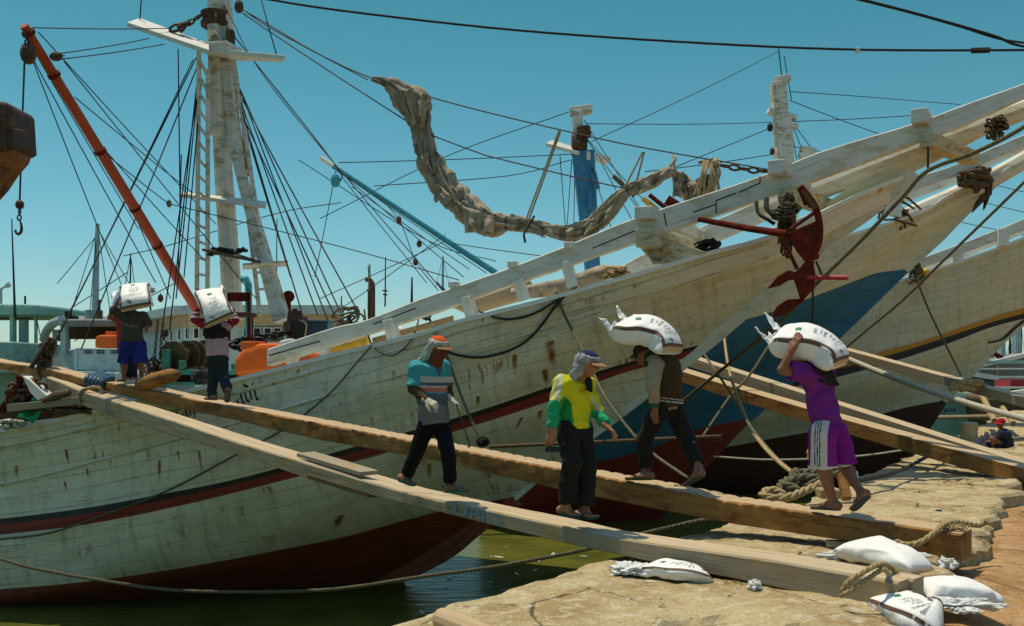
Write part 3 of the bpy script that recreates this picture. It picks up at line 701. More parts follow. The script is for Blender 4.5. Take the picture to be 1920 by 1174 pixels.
# scarf joint lines on the starboard beam
def on_plane(ship, px, py, off): return ship.S(px, py, off)
mb = MB()
for pts in ([(1343, 400), (1343, 376), (1380, 362)], [(1300, 398), (1343, 383)], [(1385, 361), (1425, 343), (1425, 331)], [(1245, 400), (1250, 424)], [(505, 667), (560, 651), (600, 640)], [(1110, 466), (1190, 433)], [(700, 608), (780, 578)]):
    pp = [s1.S(px, py, float(np.interp(px, [q[0] for q in TOPB], [q[2] for q in TOPB]))+.004) for px, py in pts]
    mb.tube(pp, .010, 4); mb.build('joint_seam', M_black, rt1); mb = MB()
# props between beam and rail
def prop(ship, px, pyt, pyb, off, w, parent, lean=6, name='stanchion', mat=None, dp=.16):
    mb = MB(); a = ship.S(px-lean, pyt, off-.08); b = ship.S(px+lean, pyb-7, off-.14); mb.beam(a, b, w, dp, up=tuple(ship.d)); 
    o = mb.build(name, mat or M_beamw, parent, bevel=.01)
for px, pyt, pyb, of, w_ in ((606, 640, 676, 3.0, .16), (735, 598, 648, 2.85, .24), (880, 556, 600, 2.55, .24), (978, 524, 570, 2.35, .20), (1068, 490, 545, 2.15, .18)):
    prop(s1, px, pyt, pyb, of, w_, rt1)
for px, pyt, of in ((1069, 460, 2.12), (963, 496, 2.35), (853, 534, 2.6)):
    mb = MB(); a = s1.S(px, pyt+6, of-.08); mb.beam(a, a+V(0, 0, .10), .22, .16, up=tuple(s1.d)); mb.build('beam_block', M_beamw, rt1, bevel=.01)
# knees and cross beams
def xbeam(px, py, o0, o1, w_, h_, name='cross_beam', mat=None, dpx=0, dz=0):
    mb = MB(); a = s1.S(px, py, o0); l = s1.loc(a); b = s1.W(l[0]+dpx, o1, l[2]+dz); mb.beam(a, b, w_, h_); return mb.build(name, mat or M_beam, rt1, bevel=.012)
xbeam(1206, 398, 1.98, -1.6, .30, .20, dpx=.5); xbeam(1210, 445, 1.97, -1.5, .34, .30, mat=M_beamb, dpx=.7)
xbeam(1455, 312, 1.42, -.9, .28, .22, dpx=.6); xbeam(1472, 362, 1.35, -1.0, .26, .24, mat=M_beamb, dpx=.9)
xbeam(1722, 216, .92, -.6, .24, .22, dpx=.4); xbeam(1738, 262, .92, -.9, .24, .22, mat=M_beamb, dpx=.9)
for c in (((1193, 455), (1212, 440), (1245, 447), (1290, 462), (1325, 474), (1262, 492), (1240, 496), (1215, 482)), ((1190, 440), (1212, 470), (1225, 496), (1242, 494), (1246, 470), (1222, 442))):
    mb = MB(); mb.prism([s1.S(x, y, 1.55) for x, y in c], tuple(s1.n), .16); mb.build('knee', M_beamb, rt1, bevel=.01)
mb = MB(); mb.prism([s1.S(x, y, -1.0) for x, y in ((1255, 430), (1300, 415), (1320, 440), (1310, 462), (1290, 440))], tuple(s1.n), .2); mb.build('knee', M_beam, rt1)
# centre bowsprit spar
mb = MB(); A = s1.S(1500, 395, 0); B = s1.S(2080, 175, 0); 
ta = s1.S(1560, 352, 0); mb.tube([s1.S(1420, 395, 0), s1.S(1500, 366, 0), s1.S(1600, 327, 0), s1.S(1743, 272, 0), s1.S(1866, 226, 0), s1.S(2060, 150, 0)], [.20, .21, .21, .20, .18, .15], 10)
mb.build('bowsprit', M_beam, rt1)
mb = MB()
for t0 in (0, 1): pass
mb.prism([s1.S(x, y, 0) for x, y in ((1530, 398), (1600, 345), (1743, 290), (1866, 243), (1760, 300), (1712, 322), (1640, 372))], tuple(s1.n), .14); mb.build('bow_knee', M_white2, rt1)
# floating scraps
rgd = random.Random(11); mb = MB()
for k in range(60):
    Y = rgd.uniform(13, 24); x = P(rgd.uniform(760, 1180), 0, Y).x; a = rgd.random()*3; l = rgd.uniform(.03, .16); q = V(x, Y, ZW+.012); d = V(math.cos(a), math.sin(a), 0)*l; e = V(-d.y, d.x, 0)*rgd.uniform(.1, .5)
    mb.add([q-d-e, q+d-e*.6, q+d*.8+e, q-d*.7+e*1.1], [(0, 1, 2, 3)])
mb.build('floating_scraps', M_plastic, kind='stuff', label='small pale scraps floating on the green water')
# === ship 1: masts, boom, rigging
def Y1(px, off=0):   # depth of the centre plane of ship 1 under this column
    return s1.S(px, 500, off).y
mast = MB()
mast.tube([s1.S(437, 600, 0), s1.S(430, 480, 0), s1.S(421, 350, 0), s1.S(413, 235, 0)], [.215, .205, .195, .17], 12)
o_m = mast.build('mast', M_mast, rt1, smooth=False)
def mpart(name, mat, fn, **k):
    mb = MB(); fn(mb); return mb.build(name, mat, o_m_par, **k)
o_m_par = rt1
mb = MB(); mb.beam(s1.S(408, 255, .16), s1.S(400, -60, .16), .26, .24, up=tuple(s1.n), w1=.22); mb.build('topmast', M_mast, rt1, bevel=.04)
mb = MB(); mb.tube([s1.S(438, 265, -.05), s1.S(428, 170, -.05), s1.S(424, 80, -.05), s1.S(417, -60, -.05)], [.13, .19, .17, .16], 10); mb.build('topmast', M_mast, rt1)
mb = MB(); mb.beam(s1.S(529, 602, .5), s1.S(432, 255, .12), .30, .26, up=tuple(s1.n), w1=.16, h1=.16); mb.build('mast_leg', M_mast, rt1, bevel=.03)
# band of rusty iron and coiled rope on the mast head
mb = MB(); mb.lathe(s1.S(404, 36, .05)-V(0, 0, .17), [(.28, 0), (.30, .02), (.30, .10), (.27, .12), (.27, .24), (.30, .26), (.30, .30)], 14); mb.build('mast_band', M_iron, rt1)
mb = MB()
for k in range(7):
    c = s1.S(396+k*1.5, 62+k*3, .34); mb.tube([c+V(math.cos(a)*(.07+.01*k), -.01*k, math.sin(a)*.17) for a in np.linspace(0, 6.283, 14)], .012, 4, caps=False)
mb.build('rope_coil', M_ropew, rt1)
mb = MB(); mb.box(s1.S(432, 70, .2), .16, .2, .30); mb.build('mast_block', M_iron, rt1, bevel=.04)
# crosstrees
def slab(c, th, mat, name, up=(0, 0, 1), off=0):
    mb = MB(); mb.prism(c, up, th); return mb.build(name, mat, rt1, bevel=.01)
slab([s1.S(238, 46, 1.0), s1.S(262, 38, .6), s1.S(392, 86, .35), s1.S(392, 98, 1.0)], .10, M_beam, 'crosstree')
slab([s1.S(430, 98, 1.0), s1.S(534, 108, .8), s1.S(528, 113, .5), s1.S(430, 108, .5)], .09, M_beam, 'crosstree')
slab([s1.S(x, y, .2) for x, y in ((393, 86), (440, 84), (446, 108), (395, 106))], .55, M_beam, 'crosstree_block', up=tuple(s1.n))
slab([s1.S(335, 366, .45), s1.S(352, 364, .2), s1.S(500, 381, .2), s1.S(498, 388, .45)], .08, M_beam, 'spreader')
slab([s1.S(455, 496, .6), s1.S(540, 490, .6), s1.S(540, 497, .3), s1.S(455, 504, .3)], .05, M_beam, 'spreader')
slab([s1.S(378, 468, .9), s1.S(440, 482, .9), s1.S(490, 492, .6), s1.S(420, 470, .2)], .05, M_dkwood, 'work_platform')
mb = MB()
for k in range(14):
    q = s1.S(388+random.random()*65, 470+random.random()*10, .6); mb.tube([q, q+V(.12, .1, .04), q+V(.2*random.random(), -.15, .03)], .04, 5)
mb.build('bundled_tarpaulin', M_black, rt1)
# ladders
def ladder(a0, a1, b0, b1, n, off, parent, nrm=None, r=.035):
    mb = MB(); A0, A1, B0, B1 = [s1.S(x, y, off) for x, y in (a0, a1, b0, b1)]
    mb.beam(A0, A1, .07, .06, up=tuple(s1.n)); mb.beam(B0, B1, .07, .06, up=tuple(s1.n)); 
    for k in range(n):
        t = (k+.5)/n; mb.beam(A0.lerp(A1, t), B0.lerp(B1, t), .045, .05)
    return mb.build('ladder', M_mast, parent)
ladder((373, 95), (369, 560), (390, 130), (389, 560), 15, .55, rt1)
ladder((434, 125), (487, 590), (438, 110), (511, 590), 15, .30, rt1)
mb = MB(); mb.tube([s1.S(456, 208, -.3), s1.S(459, 300, -.3), s1.S(466, 330, -.3)], .045, 6); mb.build('pole', M_plank, rt1)
# red derrick boom
bA, bB = s1.S(371, 585, .4), P(45, 48, 16.2)
mb = MB(); mb.tube([bA.lerp(bB, t) for t in np.linspace(0, 1, 9)], [.095, .10, .10, .10, .095, .09, .085, .078, .07], 14); bm_o = mb.build('cargo_boom', M_orange, rt1)
for t in (.28, .42, .62, .86, .98):
    mb = MB(); q = bA.lerp(bB, t); d = (bB-bA).normalized(); mb.tube([q-d*.03, q+d*.03], .11, 12); mb.build('boom_band', M_redr, rt1)
def block(c, r, mat, name, parent=None, up=(0, 0, 1), **tg):
    mb = MB(); u = V(*up).normalized(); s_ = V(1, 0, 0)
    pr = [(x*r, z*r) for x, z in ((.15, 1.15), (.55, .95), (.72, .5), (.78, 0), (.66, -.5), (.35, -.85), (.1, -.95))]
    mb.tube([c+u*z for x, z in pr], [x for x, z in pr], 10); mb.tube([c+V(0, -.5*r, 0)-u*.1*r, c+V(0, .5*r, 0)-u*.1*r], r*.3, 8)
    mb.tube([c+u*r*1.1, c+u*r*1.5], r*.13, 6)
    return mb.build(name, mat, parent, **tg)
block(P(53, 103, 16.2), .16, M_iron, 'pulley_block', rt1)
block(P(104, 106, 16.6), .10, M_iron, 'pulley_block', rt1, up=(1, 0, .1))
block(P(448, 14, 20), .12, M_iron, 'pulley_block', rt1)
def chain(pts, r, mb=None, ln=None):
    mb = mb or MB(); pts = [V(*p) for p in pts]; L = [0]
    for a, b in zip(pts[:-1], pts[1:]): L.append(L[-1]+(b-a).length)
    ln = ln or r*5.5; n = max(2, int(L[-1]/ln)); A = np.array([tuple(p) for p in pts]); q = np.linspace(0, L[-1], n+1); c = [Vector([np.interp(t, L, A[:, k]) for k in range(3)]) for t in q]
    for k in range(n):
        d = (c[k+1]-c[k]).normalized(); s_ = d.cross(V(0, 1, 0.01)).normalized(); u = s_.cross(d); w_ = s_ if k % 2 else u; m = (c[k]+c[k+1])/2
        mb.tube([m+d*math.cos(a)*ln*.62+w_*math.sin(a)*r*1.7 for a in np.linspace(0, 6.283, 9)], r*.75, 4, caps=False)
    return mb
mb = chain([P(49, 58, 16.2), P(52, 90, 16.2)], .022); mb.build('shackle_chain', M_iron, rt1)
mb = chain([s1.S(378, 28, .3), s1.S(352, 44, .5), s1.S(338, 60, .6)], .03); chain([s1.S(352, 44, .5), s1.S(322, 55, .6)], .04, mb); mb.build('chain', M_iron, rt1)
def wires(lst, parent, name='stay', mat=None, r=.011):
    for q in lst:
        if len(q[0]) == 3: pts = [P(*k) for k in q] if len(q) == 2 else psp(q, 6)
        mb = MB(); a = pts
        if len(a) == 2:
            L = (a[1]-a[0]).length; a = [a[0].lerp(a[1], t)-V(0, 0, 1)*math.sin(math.pi*t)*L*.004 for t in np.linspace(0, 1, 7)]
        mb.tube(a, r, 5); mb.build(name, mat or M_wire, parent)
T_, N_ = 20.8, 16.5
wires([((368, 108, T_), (78, 690, 18)), ((370, 125, T_), (152, 655, 18)), ((372, 130, T_), (318, 620, 19)), ((375, 140, T_), (300, 640, 19)), ((376, 120, T_), (330, 560, 19)), ((378, 150, T_), (345, 520, 19.5)), ((362, 112, T_), (95, 660, 18)), ((334, 92, T_), (338, 400, 20)),
       ((340, 290, T_), (334, 520, 20))], rt1, 'shroud', M_roped, .013)
wires([((436, 130, T_), (614, 600, 18)), ((438, 140, T_), (640, 590, 18)), ((437, 150, T_), (595, 590, 18)), ((440, 160, T_), (668, 578, 18)), ((441, 165, T_), (570, 600, 18)), ((436, 175, T_), (650, 640, 18)), ((460, 240, T_), (545, 520, 19))], rt1, 'shroud', M_wire, .014)
wires([((62, 52, 16.3), (322, 53, T_)), ((115, 100, 16.6), (280, 72, T_)), ((115, 111, 16.6), (308, 83, T_)), ((72, 60, 16.3), (405, 420, 22)), ((60, 110, 16.4), (205, 480, 19)), ((64, 115, 16.4), (292, 530, 19)), ((58, 85, 16.4), (260, 430, 20)),
       ((45, 120, 16.2), (37, 380, 15.8)), ((140, 182, 17), (365, 365, 21)), ((200, 290, 17.5), (316, 382, 20)), ((200, 285, 17.5), (385, 490, 20)), ((120, 115, 16.7), (480, 560, 21)), ((316, 382, 20), (640, 463, 19.5), (860, 525, 17.5)), ((260, 420, 19), (320, 560, 19)), ((420, 10, T_), (515, 170, 20), (830, 545, 17.3))], rt1, 'running_line', M_wire, .010)
wires([((440, 10, T_), (700, 148, 19.7), (1100, 255, 18.4), (1440, 318, 17.3)), ((455, 18, T_), (520, 60, 20.4), (690, 150, 19.8)), ((455, 25, T_), (770, 232, 19.5)), ((800, 250, 19.4), (912, 292, 19)), ((912, 292, 19), (1200, 360, 18.2)), ((425, 50, T_), (622, 300, 20), (640, 340, 20)), ((490, 0, T_), (502, 45, 20.5), (520, 108, 20.6)), ((265, 0, T_), (262, 40, 20.8))], rt1, 'headstay', M_wire, .013)
wires([((1048, 245, 18.5), (985, 415, 18.4)), ((1051, 246, 18.5), (990, 416, 18.4)), ((1205, 285, 17.9), (1172, 350, 17.9)), ((1208, 285, 17.9), (1192, 345, 17.9)), ((1265, 295, 17.8), (1262, 335, 17.8))], rt1, 'sail_sling', M_rope, .018)
mb = chain([P(1350, 310, 17.6), P(1400, 318, 17.5), P(1440, 322, 17.4)], .028); mb.build('chain', M_iron, rt1)
# furled jib slung under the headstay
path = [(697, 148, 19.7, 5), (725, 156, 19.6, 12), (752, 170, 19.6, 22), (782, 195, 19.5, 33), (786, 222, 19.5, 27), (792, 247, 19.45, 22), (801, 280, 19.4, 25), (812, 315, 19.4, 29), (835, 352, 19.3, 31), (862, 382, 19.2, 32), (893, 408, 19.1, 33), (925, 420, 19.0, 27), (960, 419, 18.8, 19), (990, 421, 18.7, 16), (1020, 429, 18.6, 17), (1048, 437, 18.5, 15), (1080, 437, 18.4, 20), (1110, 425, 18.3, 22), (1135, 402, 18.2, 21), (1155, 378, 18.1, 17), (1175, 357, 18.0, 15), (1200, 348, 18, 15), (1225, 338, 17.9, 15), (1250, 325, 17.85, 12), (1268, 322, 17.8, 11)]
sp = spline(path, 7); 
def foldfn(i, m, a, L): q_ = a+L*.9; return 1+.24*(1-abs(math.sin(q_*3.5+math.sin(L*1.4)))*1.8)+.17*(1-abs(math.sin(q_*7.5-L*1.3))*1.8)+.22*nz(math.cos(a)*1.6+L*1.9, math.sin(a)*1.6, L*2.3)+.05*math.sin(L*13+a*2)

mb = MB(); rr = [q[3]/F*q[2]*(.74-.14*max(0, 1-abs(((i+3) % 19)-9)/2.2)) for i, q in enumerate(sp)]
mb.tube([P(*q[:3]) for q in sp], rr, 72, fn=foldfn); sail = mb.build('furled_sail', M_canvas, rt1, smooth=True)
mb = MB()
for i in range(6, len(sp)-4, 19):
    q = sp[i]; c = P(*q[:3]); d = (P(*sp[i+1][:3])-P(*sp[i-1][:3])).normalized(); a1 = d.cross(V(0, 1, 0)).normalized(); a2 = d.cross(a1)
    mb = MB(); mb.tube([c+d*.05*math.sin(t)+(a1*math.cos(t)+a2*math.sin(t))*rr[i]*1.08 for t in np.linspace(0, 6.283, 15)], .013, 4, caps=False); mb.build('gasket', M_roped, rt1)
mb.build('gasket', M_roped, rt1) if mb.v and 0 else None; mb = MB(); mb.tube([P(1002, 405, 18.5), P(990, 425, 18.45), P(982, 440, 18.4), P(985, 455, 18.4)], .022, 5)
mb.build('gasket', M_roped, rt1)
# loose flap, torn edge and head corner
def sheet(pts4, nu, nv, amp, name, mat, parent, fr=7, th=.012, fn=None, torn=0, **tg):
    mb = MB(); A, B, C_, D_ = pts4; nrm = (B-A).cross(D_-A).normalized()
    def f(u, v):
        if torn: v2 = v*(1-torn*abs(nz(u*6, 2.2)))
        else: v2 = v
        p = A.lerp(B, u).lerp(D_.lerp(C_, u), v2)
        return p+nrm*amp*(math.sin(u*fr+v*2)+nz(u*4, v*5, amp*90)*1.6+.4*math.sin(u*fr*2.3-v*4))
    mb.grid(f, nu, nv); return mb.build(name, mat, parent, smooth=True, solid=th, **tg)
sheet([P(718, 158, 19.7), P(760, 172, 19.5), P(786, 235, 19.5), P(738, 205, 19.8)], 14, 14, .05, 'sail_flap', M_canvas, rt1)
sheet([P(748, 163, 19.0), P(808, 180, 19.0), P(802, 238, 19.05), P(772, 232, 19.05)], 24, 12, .07, 'sail_flap', M_canvas, rt1, fr=14)
sheet([P(818, 340, 18.95), P(862, 384, 18.95), P(866, 412, 18.95), P(812, 378, 18.95)], 20, 12, .05, 'sail_flap', M_canvas, rt1, torn=.8)
sheet([P(868, 385, 18.72), P(930, 408, 18.72), P(925, 436, 18.7), P(872, 436, 18.7)], 14, 8, .05, 'sail_flap', M_canvas, rt1, fr=12)
sheet([P(1260, 316, 17.8), P(1296, 330, 17.8), P(1300, 378, 17.8), P(1264, 368, 17.8)], 16, 14, .09, 'sail_flap', M_canvas, rt1, fr=9)
sheet([P(1285, 345, 17.7), P(1345, 318, 17.6), P(1340, 358, 17.6), P(1300, 375, 17.7)], 16, 14, .08, 'sail_flap', M_canvas, rt1, fr=11)
for a_, b_, c_, d_, Y in (((790, 250), (812, 310), (822, 332), (790, 300), 19.0), ((1090, 425), (1150, 385), (1140, 408), (1088, 450), 17.95), ((1010, 420), (1075, 428), (1070, 452), (1015, 446), 18.2), ((1190, 340), (1250, 318), (1246, 338), (1195, 368), 17.65)):
    sheet([P(*a_, Y), P(*b_, Y), P(*c_, Y), P(*d_, Y)], 22, 10, .06, 'sail_flap', M_canvas, rt1, fr=10, torn=.5)
mb = MB()
for k in range(16):
    x = 1316+random.random()*32; mb.tube(psp([(x, 300+random.random()*8, 17.6), (x-6+random.random()*16, 328, 17.45), (x-18+random.random()*26, 362+random.random()*12, 17.5)], 5), .022, 5)
mb.tube(psp([(1262, 292, 17.8), (1266, 300, 17.7), (1256, 312, 17.7)], 4), .03, 5)
mb.tube([s1.S(1340, 306, .6), s1.S(1342, 300, .3), s1.S(1312, 303, .3), s1.S(1350, 310, .3)], .05, 6)
mb.build('rope_hank', M_rope, rt1)
# exhaust, blue pipe, brown lockers etc. near the mast foot belong to the deck
def Pd(px, py, off=0): return s1.S(px, py, off)
mb = MB(); mb.tube([Pd(466, 640, -.5), Pd(466, 533, -.5), Pd(462, 524, -.5), Pd(448, 524, -.5)], .075, 10); mb.build('vent_pipe', M_bluec, rt1)
mb = MB(); mb.tube([P(699, 600, 24), P(699, 540, 24), P(698, 531, 24), P(694, 525, 24), P(685, 524, 24)], .058, 10); mb.tube([P(692, 600, 24.1), P(692, 546, 24.1), P(688, 544, 24.1)], .035, 8); mb.build('exhaust_pipe', M_iron, rt1)
mb = MB(); mb.tube([Pd(541, 600, .2), Pd(541, 562, .2)], .05, 8); mb.tube([Pd(541, 556, .3), Pd(541, 556, 0)], [.12, .10], 12); mb.build('ventilator', M_redr, rt1)
# painted name on the bow strake, cut with a broad nib
def nibtext(strokes, ang=.75, nib=.16):
    return strokes
GL = {  # strokes of broad-nib letters in a 0..w x -.4..1 box
 'r': (.42, [[(.0,.62),(.10,.72),(.10,.0),(.2,.06)], [(.10,.55),(.26,.72),(.36,.60)]]),
 'a': (.52, [[(.05,.58),(.2,.72),(.36,.60),(.36,.08),(.46,.0)], [(.36,.42),(.10,.30),(.08,.10),(.2,.0),(.36,.14)]]),
 'h': (.52, [[(.02,1.0),(.10,1.05),(.10,.0)], [(.10,.55),(.26,.72),(.38,.60),(.38,.0),(.30,-.22)]]),
 'd': (.52, [[(.36,.62),(.2,.72),(.08,.56),(.08,.14),(.2,.0),(.36,.12),(.38,.55),(.30,.86),(.12,1.02)]]),
 'i': (.28, [[(.02,.64),(.12,.72),(.12,.06),(.22,.0)], [(.10,.98),(.15,.92)]]),
 'm': (.8, [[(.0,.64),(.10,.72),(.10,.0)], [(.10,.55),(.26,.72),(.36,.60),(.36,.0)], [(.36,.55),(.52,.72),(.62,.60),(.62,.06),(.72,.0)]]),
 'y': (.52, [[(.0,.64),(.10,.72),(.10,.14),(.22,.0),(.38,.12)], [(.38,.72),(.38,-.1),(.26,-.32),(.06,-.26)]]),
 ' ': (.35, [])}
def nib_name(txt, at, size, tree, parent, ang=.7, nib=.13):
    """at: px positions of the baseline start/end"""
    (x0, y0), (x1, y1) = at; wt = sum(GL[c][0] for c in txt); cur = 0; mb = MB(); L = math.hypot(x1-x0, y1-y0); sc = L/wt
    ux, uy = (x1-x0)/L, (y1-y0)/L
    def W(a, b_):
        px = x0+ux*a*sc+uy*b_*sc; py = y0+uy*a*sc-ux*b_*sc; return cast(tree, px, py, .006)
    nx, ny = math.cos(ang)*nib/2, math.sin(ang)*nib/2
    for c in txt:
        w_, st = GL[c]
        for s_ in st:
            for (a, b_), (c_, d_) in zip(s_[:-1], s_[1:]):
                for k in range(3):
                    t0, t1 = k/3, (k+1)/3; p = [(a+(c_-a)*t+cur, b_+(d_-b_)*t) for t in (t0, t1)]
                    mb.add([W(p[0][0]-nx, p[0][1]-ny), W(p[0][0]+nx, p[0][1]+ny), W(p[1][0]+nx, p[1][1]+ny), W(p[1][0]-nx, p[1][1]-ny)], [(0, 1, 2, 3)])
        cur += w_
    return mb.build('painted_name', M_black, parent)
nib_name('arah m', (( 318, 790), (398, 770)), 1, bv1, rt1)
nib_name('adi', ((444, 760), (487, 749)), 1, bv1, rt1)

def hull_uv(px, py):
    o = V(0, 0, CH); d = (P(px, py, 10)-o).normalized(); h = bv1.ray_cast(o, d)
    if h[0] is None: return None
    me = h1.data; uvl = me.uv_layers[0].data; pl = me.polygons[h[2]]; vs_ = [me.vertices[v].co for v in pl.vertices]; uvs = [uvl[i].uv for i in pl.loop_indices]
    wts = [1/((h[0]-v).length+1e-4)**2 for v in vs_]; W = sum(wts); return sum(u[0]*w for u, w in zip(uvs, wts))/W, sum(u[1]*w for u, w in zip(uvs, wts))/W
STAINS = [(300, 858, 300, 918, .05), (275, 838, 278, 868, .03), (375, 846, 384, 902, .035), (126, 846, 128, 882, .035), (1035, 636, 1041, 705, .10), (965, 664, 968, 712, .07), (1020, 690, 1025, 735, .06), (684, 640, 683, 735, .07), (896, 742, 894, 768, .05), (205, 850, 206, 880, .03), (122, 905, 126, 930, .03), (975, 782, 968, 812, .05), (800, 870, 806, 905, .05), (1010, 770, 1004, 800, .06), (560, 690, 556, 712, .05), (1525, 0, 0, 0, 0), (640, 965, 628, 1000, .09), (505, 912, 512, 935, .05), (335, 842, 338, 870, .03), (738, 700, 738, 716, .05), (162, 880, 163, 902, .03), (1215, 640, 1214, 690, .04), (30, 870, 32, 905, .05), (550, 880, 552, 905, .04)]
m, N, L_ = M_white, M_white.node_tree.nodes, M_white.node_tree.links
b_ = N['Principled BSDF']; src = b_.inputs['Base Color'].links[0].from_socket; uv_ = N.new('ShaderNodeTexCoord').outputs['UV']
wz = N.new('ShaderNodeTexNoise'); wz.inputs['Scale'].default_value = 9; wz.inputs['Detail'].default_value = 6; L_.new(mapping(N, L_, uv_, (1, .35, 1)), wz.inputs['Vector']); xyz = N.new('ShaderNodeSeparateXYZ'); L_.new(uv_, xyz.inputs[0])
tot = None
for q in STAINS:
    if not q[4]: continue
    if hull_uv(q[0], q[1]) is None: continue
    u0, v0 = hull_uv(q[0], q[1])
    if hull_uv(q[2], q[3]) is None: continue
    u1, v1 = hull_uv(q[2], q[3]); k = (u1-u0)/(v1-v0+1e-6)
    # distance from the run's centre line, tapering down
    du = math_(N, L_, 'ABSOLUTE', math_(N, L_, 'SUBTRACT', math_(N, L_, 'SUBTRACT', xyz.outputs[0], u0), math_(N, L_, 'MULTIPLY', math_(N, L_, 'SUBTRACT', xyz.outputs[1], v0), k)))
    t = math_(N, L_, 'DIVIDE', math_(N, L_, 'SUBTRACT', xyz.outputs[1], v0), v1-v0)
    a = math_(N, L_, 'SUBTRACT', 1.0, math_(N, L_, 'DIVIDE', du, q[4]), clamp=True); tr = ramp(N, L_, t, [(0, 0), (.04, 1), (.35, .85), (1, 0)])
    a = math_(N, L_, 'MULTIPLY', a, tr); tot = a if tot is None else math_(N, L_, 'MAXIMUM', tot, a)
fz = ramp(N, L_, math_(N, L_, 'MULTIPLY', math_(N, L_, 'POWER', tot, .6), math_(N, L_, 'ADD', wz.outputs['Fac'], .25)), [(.22, 0), (.62, 1)])
L_.new(mixc(N, L_, fz, src, ramp(N, L_, wz.outputs['Fac'], [(.3, (.36,.17,.03)), (.7, (.15,.05,.012))])), b_.inputs['Base Color'])

# === ship 2: blue bow
s2 = Ship(1225, 975)
rt2 = empty('cargo_schooner', s2.W(0, 0, 0), 'wooden schooner with broad blue bow panel and dark red bottom behind the nearest white one', 'ship')
L2 = [[(900, 600, 3.3), (1200, 560, 3.0), (1400, 505, 2.3), (1520, 462, 1.6), (1600, 437, 1.2), (1723, 398, .65), (1779, 367, .45), (1850, 330, .25), (1935, 283, .06)],
      [(900, 700, 3.3), (1200, 650, 2.8), (1372, 606, 2.1), (1438, 588, 1.7), (1526, 556, 1.1), (1600, 528, .6), (1633, 515, .35), (1695, 505, .06)],
      [(900, 880, 2.9), (1150, 860, 1.6), (1235, 835, 1.0), (1307, 806, .45), (1395, 787, .06)],
      [(900, 990, 2.6), (1050, 984, 1.4), (1225, 975, .06)],
      [(900, 1040, 1.6), (1185, 1010, .06)]]
h2, _ = hull(s2, L2, [(10, 0), (10, 1), (6, 2), (3, 2)], [M_white2, M_bluep, M_redp, M_beamw], rt2)
rail_cap(s2, L2[0], rt2)
stem_post(s2, [(1925, 292), (1861, 344), (1794, 411), (1756, 450), (1695, 505)], rt2, mats=M_white2, w0=.14, depth=.26)
stem_post(s2, [(1695, 505), (1568, 629), (1430, 760), (1397, 787)], rt2, mats=M_bluep, w0=.14, depth=.26)
stem_post(s2, [(1397, 787), (1310, 880), (1225, 975), (1200, 1000)], rt2, mats=M_redp, w0=.14, depth=.26)
beam_pair(s2, [(1440, 430, 2.0), (1674, 345, .95), (1779, 313, .7), (1850, 282, .5), (1920, 252, .42), (2040, 200, .35)], [(1440, 452, 2.0), (1677, 370, .95), (1804, 326, .65), (1850, 304, .5), (1920, 275, .42), (2040, 226, .35)], rt2, th=.25)
mb = MB(); mb.tube([s2.S(1690, 408, 0), s2.S(1780, 372, 0), s2.S(1860, 335, 0), s2.S(1960, 278, 0), s2.S(2040, 240, 0)], [.2, .24, .24, .22, .2], 10); mb.build('bowsprit', M_beam, rt2)
for c in (((1655, 400), (1672, 372), (1690, 380), (1690, 410)),): 
    mb = MB(); mb.prism([s2.S(x, y, .8) for x, y in c], tuple(s2.n), .3); mb.build('bow_block', M_beamw, rt2, bevel=.02)
mb = MB()
for k in range(22):
    c = s2.S(1655+random.random()*48, 372+random.random()*34, .7); mb.tube([c, c+V(random.uniform(-.3, .3), random.uniform(-.2, .2), random.uniform(-.25, .2)), c+V(random.uniform(-.4, .4), 0, random.uniform(-.5, .1))], .03, 5)
mb.build('lashing', M_dkwood, rt2)
# mast 2: blue post with white head
mt = s2.S(1100, 500, 0).y
mb = MB(); mb.beam(P(1112, 520, mt), P(1093, 285, mt), .40, .55, up=(0, 1, 0), w1=.62); mb.build('mast', M_blue, rt2, bevel=.05)
mb = MB(); mb.beam(P(1083, 290, mt), P(1083, 208, mt), .34, .34, up=(0, 1, 0), w1=.28); mb.beam(P(1068, 210, mt), P(1110, 205, mt), .28, .24); mb.build('mast_head', M_mast, rt2, bevel=.02)
mb = MB(); mb.beam(P(1112, 322, mt-.35), P(1120, 355, mt-.35), .16, .12, up=(0, 1, 0)); mb.beam(P(1105, 360, mt-.35), P(1106, 390, mt-.35), .12, .1, up=(0, 1, 0)); mb.build('mast_bracket', M_blue, rt2, bevel=.01)
for pl in ([(1024, 272), (1035, 266), (1088, 282), (1086, 288)], [(1100, 286), (1145, 298), (1135, 306), (1100, 296)]):
    mb = MB(); mb.prism([P(x, y, mt+(.4 if k in (1, 2) else -.4)) for k, (x, y) in enumerate(pl)], (0, 0, 1), .1); mb.build('crosstree', M_beam, rt2)
mb = MB(); mb.tube([P(1072, 272, mt), P(1100, 272, mt)], .32, 10); mb.tube([P(1094, 238, mt-.2), P(1096, 258, mt-.2)], .2, 8); mb.build('mast_band', M_iron, rt2)
wires([((1100, 232, mt), (1480, 228, 40)), ((1066, 210, mt), (840, 292, 30), (600, 410, 30)), ((1075, 289, mt), (635, 305, 27)), ((1070, 300, mt), (950, 330, 28), (700, 349, 27)), ((1100, 260, mt), (1250, 420, 26)), ((1100, 262, mt), (1215, 415, 26)), ((1125, 300, mt), (1200, 440, 26)), ((1072, 300, mt), (1062, 440, 27)), ((1078, 305, mt), (1075, 480, 27)), ((1105, 300, mt), (1160, 470, 26)), ((1050, 292, mt), (1062, 450, 27)), ((1095, 225, mt), (1225, 430, 25)), ((1110, 265, mt), (1460, 96, 41))], rt2, 'shroud', M_wire, .013)
